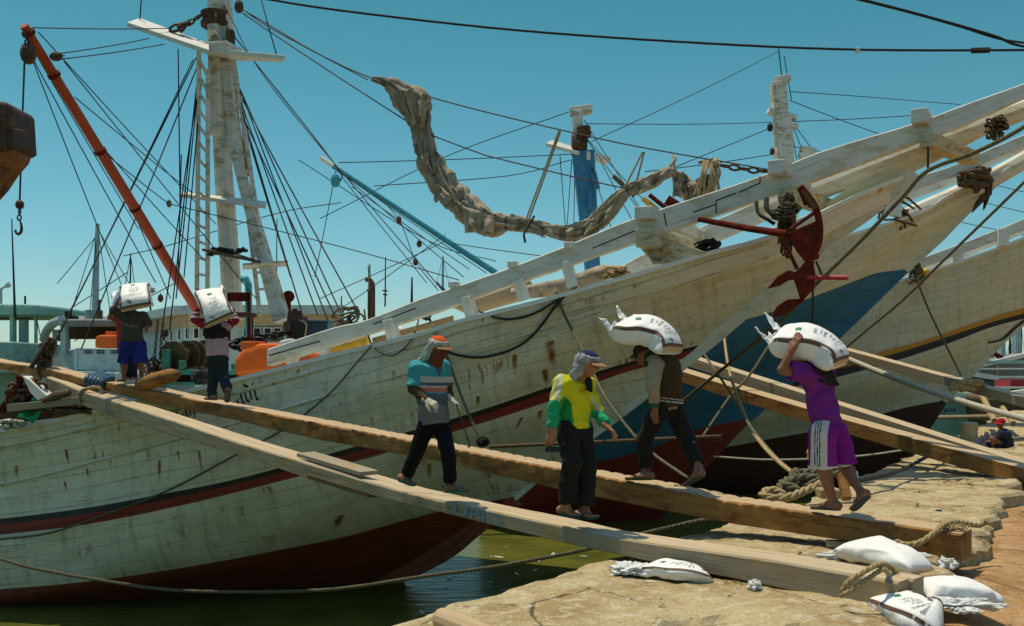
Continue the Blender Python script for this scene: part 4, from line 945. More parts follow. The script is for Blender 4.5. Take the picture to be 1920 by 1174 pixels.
# blue derrick of ship 2
mb = MB(); q0, q1 = P(930, 512, 27), P(625, 312, 27); mb.tube([q0.lerp(q1, t) for t in np.linspace(0, 1, 5)], [.085, .08, .075, .07, .065], 10); mb.build('cargo_boom', M_bluec, rt2)
mb = MB(); mb.tube([P(625, 312, 27), P(601, 296, 27)], .062, 10); mb.build('boom_tip', M_beamw, rt2)
block(P(629, 340, 26.8), .17, M_bluec, 'pulley_block', rt2)
wires([((625, 312, 27), (870, 520, 26)), ((640, 330, 27), (800, 530, 26)), ((660, 350, 27), (880, 505, 26)), ((640, 325, 27), (912, 512, 26)), ((624, 350, 27), (590, 520, 26)), ((700, 360, 27), (748, 412, 26.5), (780, 490, 26), (822, 545, 26)), ((840, 455, 27), (1015, 480, 26)), ((560, 300, 27), (800, 450, 27), (930, 490, 27))], rt2, 'running_line', M_wire, .012)
for x, y in ((748, 413), (786, 458), (779, 492)): block(P(x, y, 26.4), .09, M_iron, 'pulley_block', rt2)
for (a, b_, r, mt_) in (((1190, 368, 22), (1150, 330, 22), .05, M_dkwood), ((1240, 400, 22), (1205, 372, 22), .06, M_yellow), ((1258, 398, 22), (1217, 365, 22), .05, M_redr), ((1272, 388, 22), (1250, 374, 22), .11, M_redr)):
    mb = MB(); mb.tube([P(*a), P(*b_)], r, 8); mb.build('stowed_spar', mt_, rt2)
# === ship 3: yellow stripe
s3 = Ship(1655, 925)
rt3 = empty('cargo_schooner', s3.W(0, 0, 0), 'wooden schooner with yellow and black stripe and dark brown bottom at the right', 'ship')
L3 = [[(1150, 610, 3.4), (1400, 590, 3.0), (1600, 552, 2.3), (1668, 531, 2.0), (1714, 518, 1.85), (1794, 491, 1.5), (1920, 445, 1.0), (2060, 380, .5), (2190, 310, .06)],
      [(1150, 750, 3.2), (1400, 720, 2.6), (1595, 679, 1.8), (1637, 664, 1.6), (1737, 637, 1.1), (1800, 615, .8), (1871, 591, .45), (1940, 572, .06)],
      [(1150, 765, 3.2), (1400, 733, 2.6), (1587, 694, 1.8), (1698, 666, 1.25), (1790, 636, .8), (1852, 614, .48), (1925, 594, .06)],
      [(1150, 870, 2.8), (1342, 842, 2.2), (1462, 820, 1.6), (1522, 809, 1.3), (1622, 785, .7), (1700, 764, .3), (1765, 752, .06)],
      [(1150, 937, 2.6), (1450, 931, 1.3), (1655, 925, .06)],
      [(1150, 985, 1.6), (1615, 955, .06)]]
M_brownb = M_hull('hull brown', (.075,.022,.012), (.05,.018,.012), rust=.1, grimeamt=.5, grime=(.03,.015,.01), chips=.2)
M_stripe = M_yelp
L3.insert(2, [tuple((a+b)/2 for a, b in zip(q, r)) for q, r in zip(L3[1], L3[2][:len(L3[1])])] if False else [(1150, 758, 3.2), (1400, 727, 2.6), (1590, 687, 1.8), (1698, 657, 1.25), (1790, 627, .8), (1860, 604, .46), (1932, 584, .06)])
L3[3] = [(1150, 775, 3.2), (1400, 742, 2.6), (1587, 703, 1.8), (1698, 671, 1.25), (1790, 640, .8), (1852, 616, .48), (1925, 596, .06)]
h3, _ = hull(s3, L3, [(9, 0), (2, 1), (2, 2), (8, 0), (5, 3), (3, 3)], [M_white3, M_yelp, M_blackp, M_brownb, M_beamw], rt3)
rail_cap(s3, L3[0], rt3)
stem_post(s3, [(2190, 310), (2060, 440), (1930, 590), (1877, 639), (1817, 702), (1768, 752)], rt3, mats=M_white3, w0=.14, depth=.26)
stem_post(s3, [(1768, 752), (1727, 816), (1655, 925), (1635, 950)], rt3, mats=M_brownb, w0=.14, depth=.26)
beam_pair(s3, [(1600, 528, 2.3), (1725, 485, 1.8), (1830, 446, 1.4), (1920, 410, 1.0), (2100, 330, .5)], [(1600, 548, 2.3), (1725, 504, 1.8), (1830, 466, 1.4), (1920, 432, 1.0), (2100, 354, .5)], rt3, th=.25)
mb = MB()
for x, yt, yb in ((1795, 478, 495), (1880, 445, 462)): mb = MB(); mb.beam(s3.S(x, yt-14, 1.3), s3.S(x, yb, 1.3), .4, .3, up=tuple(s3.d)); mb.build('stanchion', M_beamw, rt3)
m3 = s3.S(1470, 400, 0).y
mb = MB(); mb.beam(P(1481, 560, m3), P(1466, 215, m3), .75, .6, up=(0, 1, 0), w1=.55); mb.build('mast', M_mast, rt3, bevel=.04)
mb = MB(); mb.beam(P(1462, 215, m3), P(1458, 155, m3), .50, .5, up=(0, 1, 0)); mb.beam(P(1452, 152, m3), P(1481, 146, m3), .3, .24); mb.build('mast_head', M_mast, rt3, bevel=.03)
for a, b_ in (((1440, 208), (1468, 218)), ((1470, 216), (1492, 222)), ((1474, 240), (1494, 236)), ((1500, 280), (1528, 284))):
    mb = MB(); mb.beam(P(a[0], a[1], m3), P(b_[0], b_[1], m3), .4, .16); mb.build('crosstree', M_beam, rt3)
mb = MB(); mb.beam(P(1512, 300, m3), P(1505, 285, m3), .35, .3, up=(0, 1, 0)); mb.build('winch_post', M_beamw, rt3)
mb = MB(); mb.tube([P(1466, 146, m3), P(1460, 92, m3)], .02, 4); mb.build('aerial', M_wire, rt3)
block(P(1444, 240, m3-.4), .14, M_black, 'pulley_block', rt3); block(P(1448, 285, m3-.4), .12, M_iron, 'pulley_block', rt3)
wires([((1481, 172, m3), (1600, 180, 40), (1800, 196, 38)), ((1480, 188, m3), (1650, 252, 38)), ((1488, 228, m3), (1720, 216, 38)), ((1440, 242, m3), (1270, 312, 30), (1200, 345, 28)), ((1446, 290, m3), (1210, 322, 30)), ((1470, 105, m3), (1484, 187, m3)), ((1490, 235, m3), (1535, 295, 38)), ((1488, 240, m3), (1512, 300, 38)), ((1490, 275, m3), (1560, 288, 38)), ((1800, 330, 40), (1920, 360, 38)), ((1840, 378, 40), (1920, 398, 38)), ((1782, 412, 40), (1925, 442, 36)), ((1458, 165, m3), (1475, 320, m3)), ((1482, 250, m3), (1490, 330, m3)), ((1485, 250, m3), (1500, 330, m3))], rt3, 'shroud', M_wire, .016)
# === ship 4: pale hull beyond the quay at the far right
s4 = Ship(1790, 850)
rt4 = empty('moored_boat', P(1850, 760, 62), 'distant pale boat with a dark name on its bow, beyond the right bollard', 'boat')
def simplehull(rt, pts, mats, Y0, Y1_, th=5):
    mb = MB(); n = len(pts)
    a = [P(x, y, Y0) for x, y in pts]; b_ = [P(x, y, Y0)+V(0, th, 0) for x, y in pts]; m_ = [((p+q)/2)+V(0, -0.0, 0) for p, q in zip(a, b_)]
    mb.v = []; mb.add(a+b_, [tuple(range(n))[::-1], tuple(range(n, 2*n))]+[(i, (i+1) % n, (i+1) % n+n, i+n) for i in range(n)]); return mb.build('hull', mats, rt, bevel=.15)
simplehull(rt4, [(1700, 728), (1740, 738), (1800, 748), (1860, 748), (1960, 735), (1960, 790), (1830, 830), (1760, 838), (1700, 840)], M_tealp, 50, 50)
mb = MB(); mb.beam(P(1690, 735, 49.9), P(1860, 749, 49.9), .25, .35); mb.build('rail', M_beamw, rt4)
def text_mesh(body, size, parent, mat, mapf, name='lettering', wide=1.0, align='LEFT', bold=.0, sub=True):
    cu = bpy.data.curves.new(name, 'FONT'); cu.body = body; cu.size = size; cu.align_x = align; cu.offset = bold; cu.resolution_u = 2
    ob = bpy.data.objects.new('tmp', cu); COL.objects.link(ob); dg = bpy.context.evaluated_depsgraph_get(); me = bpy.data.meshes.new_from_object(ob.evaluated_get(dg)); bpy.data.objects.remove(ob)
    for v in me.vertices: v.co = mapf(v.co.x*wide, v.co.y)
    me.materials.clear(); me.materials.append(mat); o = bpy.data.objects.new(name, me); COL.objects.link(o)
    if parent: o.parent = parent; o.matrix_parent_inverse = Matrix.Translation(-parent.location) if parent.type == 'EMPTY' else Matrix.Identity(4)
    return o
text_mesh('TTA JAYA', .28, rt4, M_black, lambda x, y: P(1746, 775, 49.6)+V(x*1.0, 0, y+x*.06), bold=.01)
# ---------------------------------------------------------------- gangplanks
def plank_Y1(px): return 1/(.1136-3.34e-5*(1820-px))
def plank_Y2(px): return 1/(.1408-5.31e-5*(1680-px))
def timber(name, far, near, bot, Yf, mats, label, ext=0, shift=None, wob=.004, notch=0, group=None, wd=.3, cat='plank'):
    """far/near/bot: pixel polylines of the far top edge, the near top edge and the near bottom edge; solid timber"""
    root = empty(name, P(near[len(near)//2][0], near[len(near)//2][1], Yf(near[len(near)//2][0])), label, cat, group)
    xs = [];  mb = MB(); x0, x1 = near[0][0], near[-1][0]; N = 420 if notch else 160; 
    nx = np.array([q[0] for q in near], float); ny = np.array([q[1] for q in near], float)
    bx = np.array([q[0] for q in bot], float); by = np.array([q[1] for q in bot], float)
    dirv = (P(x1, 0, Yf(x1))-P(x0, 0, Yf(x0))); dirv.z = 0; dirv.normalize(); back = V(-dirv.y, dirv.x, 0)
    if back.y < 0: back = -back
    prev = None; vs = []; uv = []; fs = []; mi = []; Ls = 0; last = None
    for i in range(N+1):
        Y = 1/(1/Yf(x0)+(1/Yf(x1)-1/Yf(x0))*((i/N)*Yf(x1)**-1*0+0)) if False else None
        ya, yb = Yf(x0), Yf(x1); Y = ya+(yb-ya)*i/N; x = x0+(x1-x0)*(1/Y-1/ya)/(1/yb-1/ya); Y = Yf(x); A = P(x, float(np.interp(x, nx, ny)), Y); B = P(x, float(np.interp(x, bx, by)), Y)
        if shift is not None: A = A+shift; B = B+shift
        if last is not None: Ls += (A-last).length
        last = A; s_ = Ls
        w1 = nz(s_*2, 1)*wob*3+nz(s_*9, 7)*wob; w2 = nz(s_*1.6, 5)*wob*3+nz(s_*7, 3)*wob; gv = notch and i % 4 == 0 and 560 < x < 1560 and nz(i*.37, 2) > -.35; nt_ = -.010 if gv else 0
        top = A.z+nt_+nz(s_*4, 9)*wob*.5; w = wd if not callable(wd) else wd(i/N)
        ch = .018+.012*abs(nz(s_*5, 2))+ (.004 if gv else 0)
        ring = [V(A.x, A.y, B.z)+back*(w+w2), V(A.x, A.y, top)+back*(w+w2), V(A.x, A.y, top)+back*(ch+w1*.5), V(A.x, A.y, top-ch*.8)-back*w1, V(A.x, A.y, (top+B.z)/2)-back*(w1*.7+nz(s_*3, 8)*wob), V(A.x, A.y, B.z+.012)-back*w1*.5, V(A.x, A.y, B.z)+back*.02]
        vs += ring; prev = s_
        if i:
            L0 = lastS; a = (i-1)*7; b_ = i*7; vv = [0, .2, .2+w, .23+w, .35+w, .45+w, .47+w, .7+w]
            for k in range(7):
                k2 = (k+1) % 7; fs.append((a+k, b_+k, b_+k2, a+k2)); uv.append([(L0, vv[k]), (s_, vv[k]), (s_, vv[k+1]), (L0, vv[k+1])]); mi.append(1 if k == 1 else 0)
        lastS = s_
    fs.append(tuple(range(7))); uv.append([(0, 0), (0, .1), (.1, .2), (.15, .2), (.15, .1), (.15, .05), (.1, 0)]); mi.append(0)
    fs.append(tuple(N*7+k for k in range(7))[::-1]); uv.append([(0, 0)]*7); mi.append(0)
    mb.v = [tuple(v) for v in vs]; mb.f = fs; mb.uv = uv; mb.mi = mi
    mb.build('timber', mats, root); return root, back, dirv
# pale pair of beams (nearer gangway)
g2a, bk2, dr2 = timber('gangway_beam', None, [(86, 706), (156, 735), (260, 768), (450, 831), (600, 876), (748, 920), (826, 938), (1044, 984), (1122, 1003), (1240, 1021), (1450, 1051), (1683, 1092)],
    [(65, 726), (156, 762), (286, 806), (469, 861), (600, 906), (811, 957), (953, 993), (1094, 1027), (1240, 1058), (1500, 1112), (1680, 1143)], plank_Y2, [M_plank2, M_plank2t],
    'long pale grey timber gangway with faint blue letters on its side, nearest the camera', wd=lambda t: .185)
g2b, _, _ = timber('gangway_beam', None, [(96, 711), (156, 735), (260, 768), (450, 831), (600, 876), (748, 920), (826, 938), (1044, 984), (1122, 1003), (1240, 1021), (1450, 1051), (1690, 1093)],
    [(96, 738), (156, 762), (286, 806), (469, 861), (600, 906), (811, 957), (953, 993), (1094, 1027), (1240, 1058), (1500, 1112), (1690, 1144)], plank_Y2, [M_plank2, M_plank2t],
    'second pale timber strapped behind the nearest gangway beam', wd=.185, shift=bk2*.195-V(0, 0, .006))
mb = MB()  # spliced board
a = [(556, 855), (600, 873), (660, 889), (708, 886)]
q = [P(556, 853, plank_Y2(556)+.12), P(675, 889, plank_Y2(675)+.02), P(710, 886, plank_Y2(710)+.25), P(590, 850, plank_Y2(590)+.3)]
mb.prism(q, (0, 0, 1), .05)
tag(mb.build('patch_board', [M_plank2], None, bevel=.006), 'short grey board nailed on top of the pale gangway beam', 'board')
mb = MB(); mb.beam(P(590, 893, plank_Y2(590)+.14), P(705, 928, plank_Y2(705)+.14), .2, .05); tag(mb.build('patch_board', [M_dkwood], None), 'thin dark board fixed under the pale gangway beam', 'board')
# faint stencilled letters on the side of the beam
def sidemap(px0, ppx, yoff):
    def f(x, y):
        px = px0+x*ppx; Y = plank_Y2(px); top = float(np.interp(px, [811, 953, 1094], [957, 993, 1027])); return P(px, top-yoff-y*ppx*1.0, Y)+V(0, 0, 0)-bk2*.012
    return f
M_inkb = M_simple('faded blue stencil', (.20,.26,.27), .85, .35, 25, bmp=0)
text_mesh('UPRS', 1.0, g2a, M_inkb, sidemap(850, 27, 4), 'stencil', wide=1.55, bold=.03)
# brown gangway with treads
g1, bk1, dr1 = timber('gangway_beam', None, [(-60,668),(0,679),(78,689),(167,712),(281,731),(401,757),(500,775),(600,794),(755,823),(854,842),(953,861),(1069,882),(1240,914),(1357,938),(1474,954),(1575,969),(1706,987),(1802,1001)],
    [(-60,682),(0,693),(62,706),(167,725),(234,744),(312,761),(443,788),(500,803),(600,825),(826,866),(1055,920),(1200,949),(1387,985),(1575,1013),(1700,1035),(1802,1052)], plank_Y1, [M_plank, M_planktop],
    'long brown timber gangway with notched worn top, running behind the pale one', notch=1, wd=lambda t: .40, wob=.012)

mb = MB(); q = P(1735, 1018, plank_Y1(1735)-.02); mb.tube([q, q-bk1*.03], .03, 12); mb.tube([q-bk1*.02, q-bk1*.045], .014, 8); mb.build('bolt', M_iron, g1)
# the two gangways of the blue schooner and the poles of the next one
def simple_plank(name, A, B, wd, ht, mats, label, round_=False, group=None, sag=0):
    root = empty(name, B, label, 'plank' if not round_ else 'pole', group); mb = MB(); n = 14
    pts = [A.lerp(B, t/n)-V(0, 0, sag*math.sin(math.pi*t/n)) for t in range(n+1)]
    if round_:
        mb.tube(pts, [wd*(1+.06*nz(k*1.3, 4)) for k in range(n+1)], 10); mb.build('pole_shaft', mats, root, smooth=True)
    else:
        d = (B-A); d.z = 0; d.normalize(); s_ = V(-d.y, d.x, 0); vs = []; fs = []; uv = []; L = (B-A).length
        for k, p in enumerate(pts):
            w_ = wd*(1+.04*nz(k*.7, 2)); h_ = ht*(1+.06*nz(k*.9, 5)); vs += [p-s_*w_/2-V(0, 0, h_), p+s_*w_/2-V(0, 0, h_), p+s_*w_/2, p-s_*w_/2]
            if k:
                a = (k-1)*4; b_ = k*4; u0, u1 = L*(k-1)/n, L*k/n
                for q in range(4):
                    q2 = (q+1) % 4; fs.append((a+q, b_+q, b_+q2, a+q2)); uv.append([(u0, q*.4), (u1, q*.4), (u1, q*.4+.3), (u0, q*.4+.3)])
        fs += [(0, 1, 2, 3), (n*4+3, n*4+2, n*4+1, n*4)]; uv += [[(0, 0), (0, .1), (.1, .1), (.1, 0)]]*2
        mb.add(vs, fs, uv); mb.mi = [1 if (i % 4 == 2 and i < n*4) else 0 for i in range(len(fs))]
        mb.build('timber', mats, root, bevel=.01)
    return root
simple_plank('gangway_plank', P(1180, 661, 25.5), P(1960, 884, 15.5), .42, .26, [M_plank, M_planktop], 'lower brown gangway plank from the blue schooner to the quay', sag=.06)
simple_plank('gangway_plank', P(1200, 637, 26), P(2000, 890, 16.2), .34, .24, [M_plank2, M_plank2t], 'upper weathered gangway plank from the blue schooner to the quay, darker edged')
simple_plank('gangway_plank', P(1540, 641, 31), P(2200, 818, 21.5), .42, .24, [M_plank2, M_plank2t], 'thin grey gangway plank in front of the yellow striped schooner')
simple_plank('long_pole', P(1560, 660, 30), P(2150, 838, 19.5), .075, .12, M_ropew, 'pale round pole running below the thin grey gangway plank', True, sag=.25)
simple_plank('long_pole', P(918, 838, 15.6), P(1352, 818, 15.4), .028, .05, M_dkwood, 'thin horizontal bamboo pole hung between the ships at water side', True)

# ---------------------------------------------------------------- sacks
def sack(path, lat, Wd, Tk, name, label, group=None, band=True, mouth=None, text=True, up=None, ends=(0, 1), seed=0, n=34, plump=.45, printed=True):
    """path: 3D points along the sack; lat: width direction; returns surface fn"""
    sp = spline(path, 8); A = np.array([tuple(q) for q in sp]); Ls = np.concatenate([[0], np.cumsum(np.linalg.norm(np.diff(A, axis=0), axis=1))]); Ltot = Ls[-1]
    lat = V(*lat).normalized()
    def frame(u):
        s_ = min(max(u, 0), 1)*Ltot; c = V(*[float(np.interp(s_, Ls, A[:, k])) for k in range(3)]); e = .04*Ltot
        t = V(*[float(np.interp(s_+e, Ls, A[:, k])-np.interp(s_-e, Ls, A[:, k])) for k in range(3)]).normalized()
        l = (lat-t*lat.dot(t)).normalized(); nn = l.cross(t).normalized()
        if nn.z < 0 and abs(nn.z) > .05 or (up is not None and nn.dot(V(*up)) < 0): nn = -nn
        if u < 0: c = c+t*u*Ltot
        if u > 1: c = c+t*(u-1)*Ltot
        return c, t, l, nn
    def surf(u, a, lift=0):
        c, t, l, nn = frame(u); e = abs(2*u-1)
        tk = Tk*max(0, 1-e**7)**.7*(1+.08*nz(u*3, seed)); wd = Wd*(1-.10*math.sin(math.pi*u))*(1+.03*nz(u*5, seed+3))
        if e > .93: wd *= 1-.05*(e-.93)/.07
        ca, sa = math.cos(a), math.sin(a); x = abs(ca)**(plump)*(1 if ca > 0 else -1); z = abs(sa)**(plump+.25)*(1 if sa > 0 else -1)
        wr = .006*nz(u*9+seed, a*2, 1.5)+.004*math.sin(a*3+u*26+seed)*e+.010*nz(u*4, a*1.3, seed+9)
        # corners are drawn in
        rr = 1+wr/Tk*1.6
        return c+l*(x*wd/2*rr)+nn*(z*tk/2*rr+lift)
    root = empty(name, frame(.5)[0]-V(0, 0, Tk/2), label, 'sack', group)
    m = 44; mb = MB(); mb.grid(lambda i, j: surf(i, j*2*math.pi), n, m); mb.uv = [[(u*Ltot*1.0, v*Wd*2.5) for u, v in q] for q in mb.uv]
    for e_ in (0, n):
        b0 = e_*(m+1); mb.f.append(tuple(b0+j for j in range(m))); mb.uv.append([(0, 0)]*m); mb.mi.append(0)
    mb.build('sack_body', M_sack, root, smooth=True)
    def top(x, y, lift=.004):
        """x along 0..1, y across -1..1 on the upper face"""
        c, t, l, nn = frame(x); ca = max(-1, min(1, y)); a = math.acos(math.copysign(abs(ca)**(1/plump), ca)) if abs(ca) < 1 else (0 if ca > 0 else math.pi)
        return surf(x, a, lift)
    if band:
        for sg in ((-1, 1) if band == True else (band,)):
            mb = MB(); mb.grid(lambda i, j: top(.06+i*.90, sg*(.86+j*.11), .0035), 40, 2); mb.build('printed_band', M_inkbr, root)
        mb = MB(); mb.grid(lambda i, j: top(.925+j*.035, -.9+1.8*i, .004), 24, 2); mb.build('printed_band', M_inkbr, root)
        mb = MB(); mb.grid(lambda i, j: top(.962+j*.034, -.92+1.84*i, .004), 24, 2); mb.build('printed_band', M_tan, root)
    if printed:
        rg = random.Random(seed)
        for xx, hh, y0, y1, gw in ((.50, .030, -.30, .25, .05), (.56, .018, -.2, .3, .04), (.605, .030, -.35, .35, .05), (.66, .018, -.15, .30, .04), (.70, .022, -.3, .2, .04), (.745, .014, -.62, .62, .028), (.775, .012, -.6, .5, .025)):
            mb = MB(); y = y0
            while y < y1:   # rows of small illegible print, as in the photograph
                g2 = gw*rg.uniform(.5, 1)
                if rg.random() > .18:
                    q = lambda u, v: top(xx-hh/2+v*hh, y+u*g2, .004)
                    for (a0, b0, a1, b1) in rg.sample([(0, 0, .25, 1), (.7, 0, 1, 1), (0, 0, 1, .22), (0, .78, 1, 1), (0, .4, 1, .6), (.35, 0, .6, 1)], 3):
                        mb.add([q(a0, b0), q(a1, b0), q(a1, b1), q(a0, b1)], [(0, 1, 2, 3)])
                y += g2*1.35
            mb.build('printed_text', M_ink, root)
        tm = lambda x0, y0, sx, sy: (lambda x, y: top(x0+(-y)*sx, y0+x*sy, .004))
        text_mesh('50kg', 1.0, root, M_ink, tm(.885, -.52, .055, .17), 'printed_text', bold=.02); text_mesh('Net', 1.0, root, M_ink, tm(.912, -.36, .025, .08), 'printed_text', bold=.02)
        mb = MB(); mb.grid(lambda i, j: top(.30+.07*j, -.25+.3*i+.04*math.sin(j*3), .004), 6, 3); mb.build('printed_leaf', M_green, root)
    if mouth is not None:
        # loose crumpled open end with pointed ears
        c, t, l, nn = frame(0.0); c2 = frame(.04)[0]
        ln = mouth[0]
        def mf(u, v):
            y = (u-.5); ear = (abs(2*u-1)**2.0)*mouth[1]; L_ = (ln*(.30+ear)+.02*nz(u*7, seed))*v
            dr = (-t+nn*mouth[2]*(1-v*.2)+l*y*.5).normalized()
            return c2+l*(y*Wd*(.98-.25*v))+dr*L_+nn*(.030*math.sin(u*19+seed+v*2)*v+.045*nz(u*9, v*7, seed)*v)+t*(.03*math.sin(u*11)*v)
        mb = MB(); mb.grid(mf, 40, 16); mb.build('loose_mouth', M_sack, root, smooth=True, solid=.006)
    return root, top, frame
G_ = 'sacks lying on the quay'
def gp(px, py, z=0.0): Y = (CH-z)*F/(py-HYP); return P(px, py, Y)
sack([gp(1606, 1026, .13), gp(1645, 1034, .17), gp(1690, 1049, .16), gp(1732, 1070, .10)], (.45, .9, .02), .44, .16, 'rice_sack', 'full white sack on the quay leaning against the brown gangway beam, farthest of the pile', G_, band=False, printed=False, seed=1)
sack([gp(1728, 1112, .02), gp(1765, 1106, .05), gp(1805, 1108, .05), gp(1846, 1116, .0)], (.15, 1, .03), .40, .17, 'rice_sack', 'flat white sack lying on the sandy ground at the right end of the pile', G_, band=False, printed=False, seed=2)
sack([gp(1665, 1128, .02), gp(1695, 1142, .03), gp(1732, 1160, .02), gp(1762, 1174, -.04)], (.75, .6, .12), .36, .17, 'rice_sack', 'printed white sack with brown band by the end of the pale gangway', G_, band=True, seed=3)
sack([gp(1212, 1064, .04), gp(1245, 1066, .06), gp(1290, 1072, .07), gp(1325, 1080, .03)], (.1, 1, .05), .28, .11, 'rice_sack', 'printed white sack half hidden under the pale gangway at the quay edge', G_, band=True, seed=4)
def crumple(c, r, name, label, mat=M_plastic, flat=.5, seed=0, cat='plastic bag', group=None, n=22, amp=.5, parent=None):
    mb = MB(); rr = r if isinstance(r, tuple) else (r, r, r*flat)
    def f(u, v):
        th = u*math.pi; ph = v*2*math.pi; d = V(math.sin(th)*math.cos(ph), math.sin(th)*math.sin(ph), math.cos(th))
        k = 1+amp*(mn.noise(d*2.2+V(seed, 0, 0))*.9+abs(mn.noise(d*6+V(0, seed, 0)))*.55-.15)
        return V(c[0]+d.x*rr[0]*k, c[1]+d.y*rr[1]*k, max(c[2]+d.z*rr[2]*k, c[2]-rr[2]*.8))
    mb.grid(f, n, n*2); o = mb.build(name, mat, parent, smooth=False); 
    return tag(o, label, cat, group)
crumple(gp(1182, 1068, .03), (.15, .12, .045), 'plastic_bag', 'crumpled clear plastic on the quay edge beside the hidden sack', seed=2, amp=.9)
crumple(gp(1790, 1134, .02), (.26, .10, .035), 'plastic_sheet', 'crumpled white plastic film in front of the flat sack', seed=5, amp=1.0, n=34)
crumple(gp(1415, 1098, .03), (.05, .05, .04), 'plastic_cup', 'small crushed clear cup on the slab below the pale gangway', seed=6, amp=.7, cat='cup')
crumple(gp(1775, 1058, .04), (.07, .06, .05), 'plastic_bag', 'white knotted plastic scrap behind the flat sack', seed=7, amp=.9)
crumple(gp(1640, 1040, .05), (.35, .10, .05), 'plastic_sheet', 'dusty clear plastic film along the side of the farthest sack', seed=8, amp=.9, n=30)
crumple(gp(1800, 1146, .0), (.05, .04, .02), 'plastic_bag', 'small torn white plastic scrap right of the printed sack', seed=9, amp=.9)
# tubes/pipe at bottom edge, rock scatter, cigarette box
mb = MB(); mb.tube([gp(828, 1160, .10), gp(930, 1200, .10)], [.07, .07], 12); tag(mb.build('pipe', M_planktop), 'short pale pipe end on the quay at the bottom edge', 'pipe')
mb = MB(); mb.box(gp(1760, 958, .02), .07, .04, .03, .4); tag(mb.build('small_box', M_bldark, bevel=.003), 'tiny blue box dropped on the stone slabs', 'box')
mb = MB(); mb.box(gp(1585, 1020, .04), .35, .12, .06, -.2); tag(mb.build('wood_block', M_planktop, bevel=.01), 'pale wedge of wood under the brown gangway end', 'block')
rng = random.Random(3)
mb = MB()
for k in range(150):
    i = rng.randrange(20, 330); e = E[i]; s_ = S[i]; q = s_+(e-s_)*rng.uniform(-.35, .06) if k % 3 else s_+(e-s_)*rng.uniform(.2, 1); r = rng.uniform(.008, .03); z = -.17 if k % 3 else .0
    mb.add([(q[0]+x*r*rng.uniform(.6, 1.3), q[1]+y*r*rng.uniform(.6, 1.3), z+zz*r) for x, y, zz in ((-1, -1, 0), (1, -1, 0), (1, 1, 0), (-1, 1, 0), (0, 0, 1.3))], [(0, 1, 4), (1, 2, 4), (2, 3, 4), (3, 0, 4)])
mb.build('gravel', M_quay, kind='stuff', label='loose stone chips scattered over the quay')

# ---------------------------------------------------------------- ropes on and round the quay
def rope(name, pts, r, mat, label, strands=False, cat='rope', raw=False, n=7):
    mb = MB(); p = spline(pts, n) if raw else psp(pts, n)
    if strands: rope_pts(mb, p, r)
    else: mb.tube(p, r, 6)
    return tag(mb.build(name, mat, smooth=True), label, cat)
# lashing on the pale gangway end
def lash(base, pxs, name, label, r=.018):
    mb = MB(); mb_pts = psp(pxs, 8); rope_pts(mb, mb_pts, r); return tag(mb.build(name, M_rope, smooth=True), label, 'rope')
e2 = plank_Y2
lash(None, [(1578, 1112, 6.98), (1590, 1092, 6.95), (1620, 1072, 6.95), (1648, 1058, 7.05), (1665, 1060, 7.35), (1680, 1075, 7.4), (1700, 1100, 7.3), (1722, 1130, 7.1), (1728, 1165, 6.85), (1735, 1200, 6.6)], 'lashing_rope', 'twisted brown rope looped over the end of the pale gangway', .021)
lash(None, [(1575, 1118, 6.95), (1600, 1104, 6.93), (1628, 1085, 6.95), (1655, 1068, 7.05), (1668, 1078, 7.2)], 'lashing_rope', 'second turn of twisted rope on the pale gangway end', .019)
lash(None, [(1680, 1015, 8.9), (1700, 1022, 8.8), (1728, 1016, 8.75), (1750, 1000, 8.8), (1768, 984, 8.95), (1790, 978, 9.2), (1835, 985, 9.4), (1850, 975, 9.4)], 'lashing_rope', 'thick tan rope tied round the end of the brown gangway', .028)
mb = MB()
for k in range(26):
    c = P(1765+random.random()*45, 985+random.random()*8, 9.0); mb.tube([c, c+V(random.uniform(-.05, .08), random.uniform(-.06, .04), random.uniform(-.04, .05)), c+V(random.uniform(-.12, .12), random.uniform(-.1, .05), random.uniform(-.05, .02))], .006, 4)
tag(mb.build('frayed_rope_end', M_rope), 'frayed rope fibres on top of the brown gangway end', 'rope')
lash(None, [(150, 762, plank_Y2(150)-.05), (148, 740, plank_Y2(150)-.03), (160, 730, plank_Y2(155)), (185, 727, plank_Y2(185)+.4), (192, 740, plank_Y2(190)+.45)], 'lashing_rope', 'rope tied round the upper part of the pale gangway', .035)
mb = MB()
for k in range(5):
    x = 166+k*7; Y = plank_Y1(x); mb.tube(psp([(x-3, 722+k*1.5, Y-.03), (x-2, 708+k*1.6, Y-.02), (x+22, 701+k*1.6, Y+.45)], 4), .05, 6)
tag(mb.build('rubber_strap', M_bldark, smooth=True), 'dark rubber strap wrapped round the brown gangway', 'strap')
# big coils on the quay behind the purple porter
QC = 12.4
def coil(pts, r, mat, label): 
    mb = MB(); rope_pts(mb, psp(pts, 8), r); return tag(mb.build('mooring_rope', mat, smooth=True), label, 'rope')
coil([(1490, 888, 12.9), (1520, 885, 12.9), (1545, 890, 12.7), (1530, 905, 12.6), (1505, 912, 12.7), (1480, 900, 12.9), (1462, 912, 12.7), (1475, 925, 12.6), (1500, 918, 12.5), (1470, 908, 12.6), (1500, 895, 12.7), (1540, 898, 12.7)], .055, M_ropeg, 'thick grey green mooring rope heaped in coils on the quay')
coil([(1545, 905, 12.5), (1515, 918, 12.4), (1480, 932, 12.2), (1455, 934, 12.2), (1430, 930, 12.3), (1438, 920, 12.4), (1462, 922, 12.4), (1470, 932, 12.3)], .055, M_rope, 'thick tan mooring rope heaped beside the grey coil')
coil([(1480, 905, 12.8), (1492, 880, 12.9), (1500, 895, 12.8), (1560, 888, 12.9), (1600, 892, 13.2)], .05, M_ropeg, 'stiff grey rope end lying over the coils')
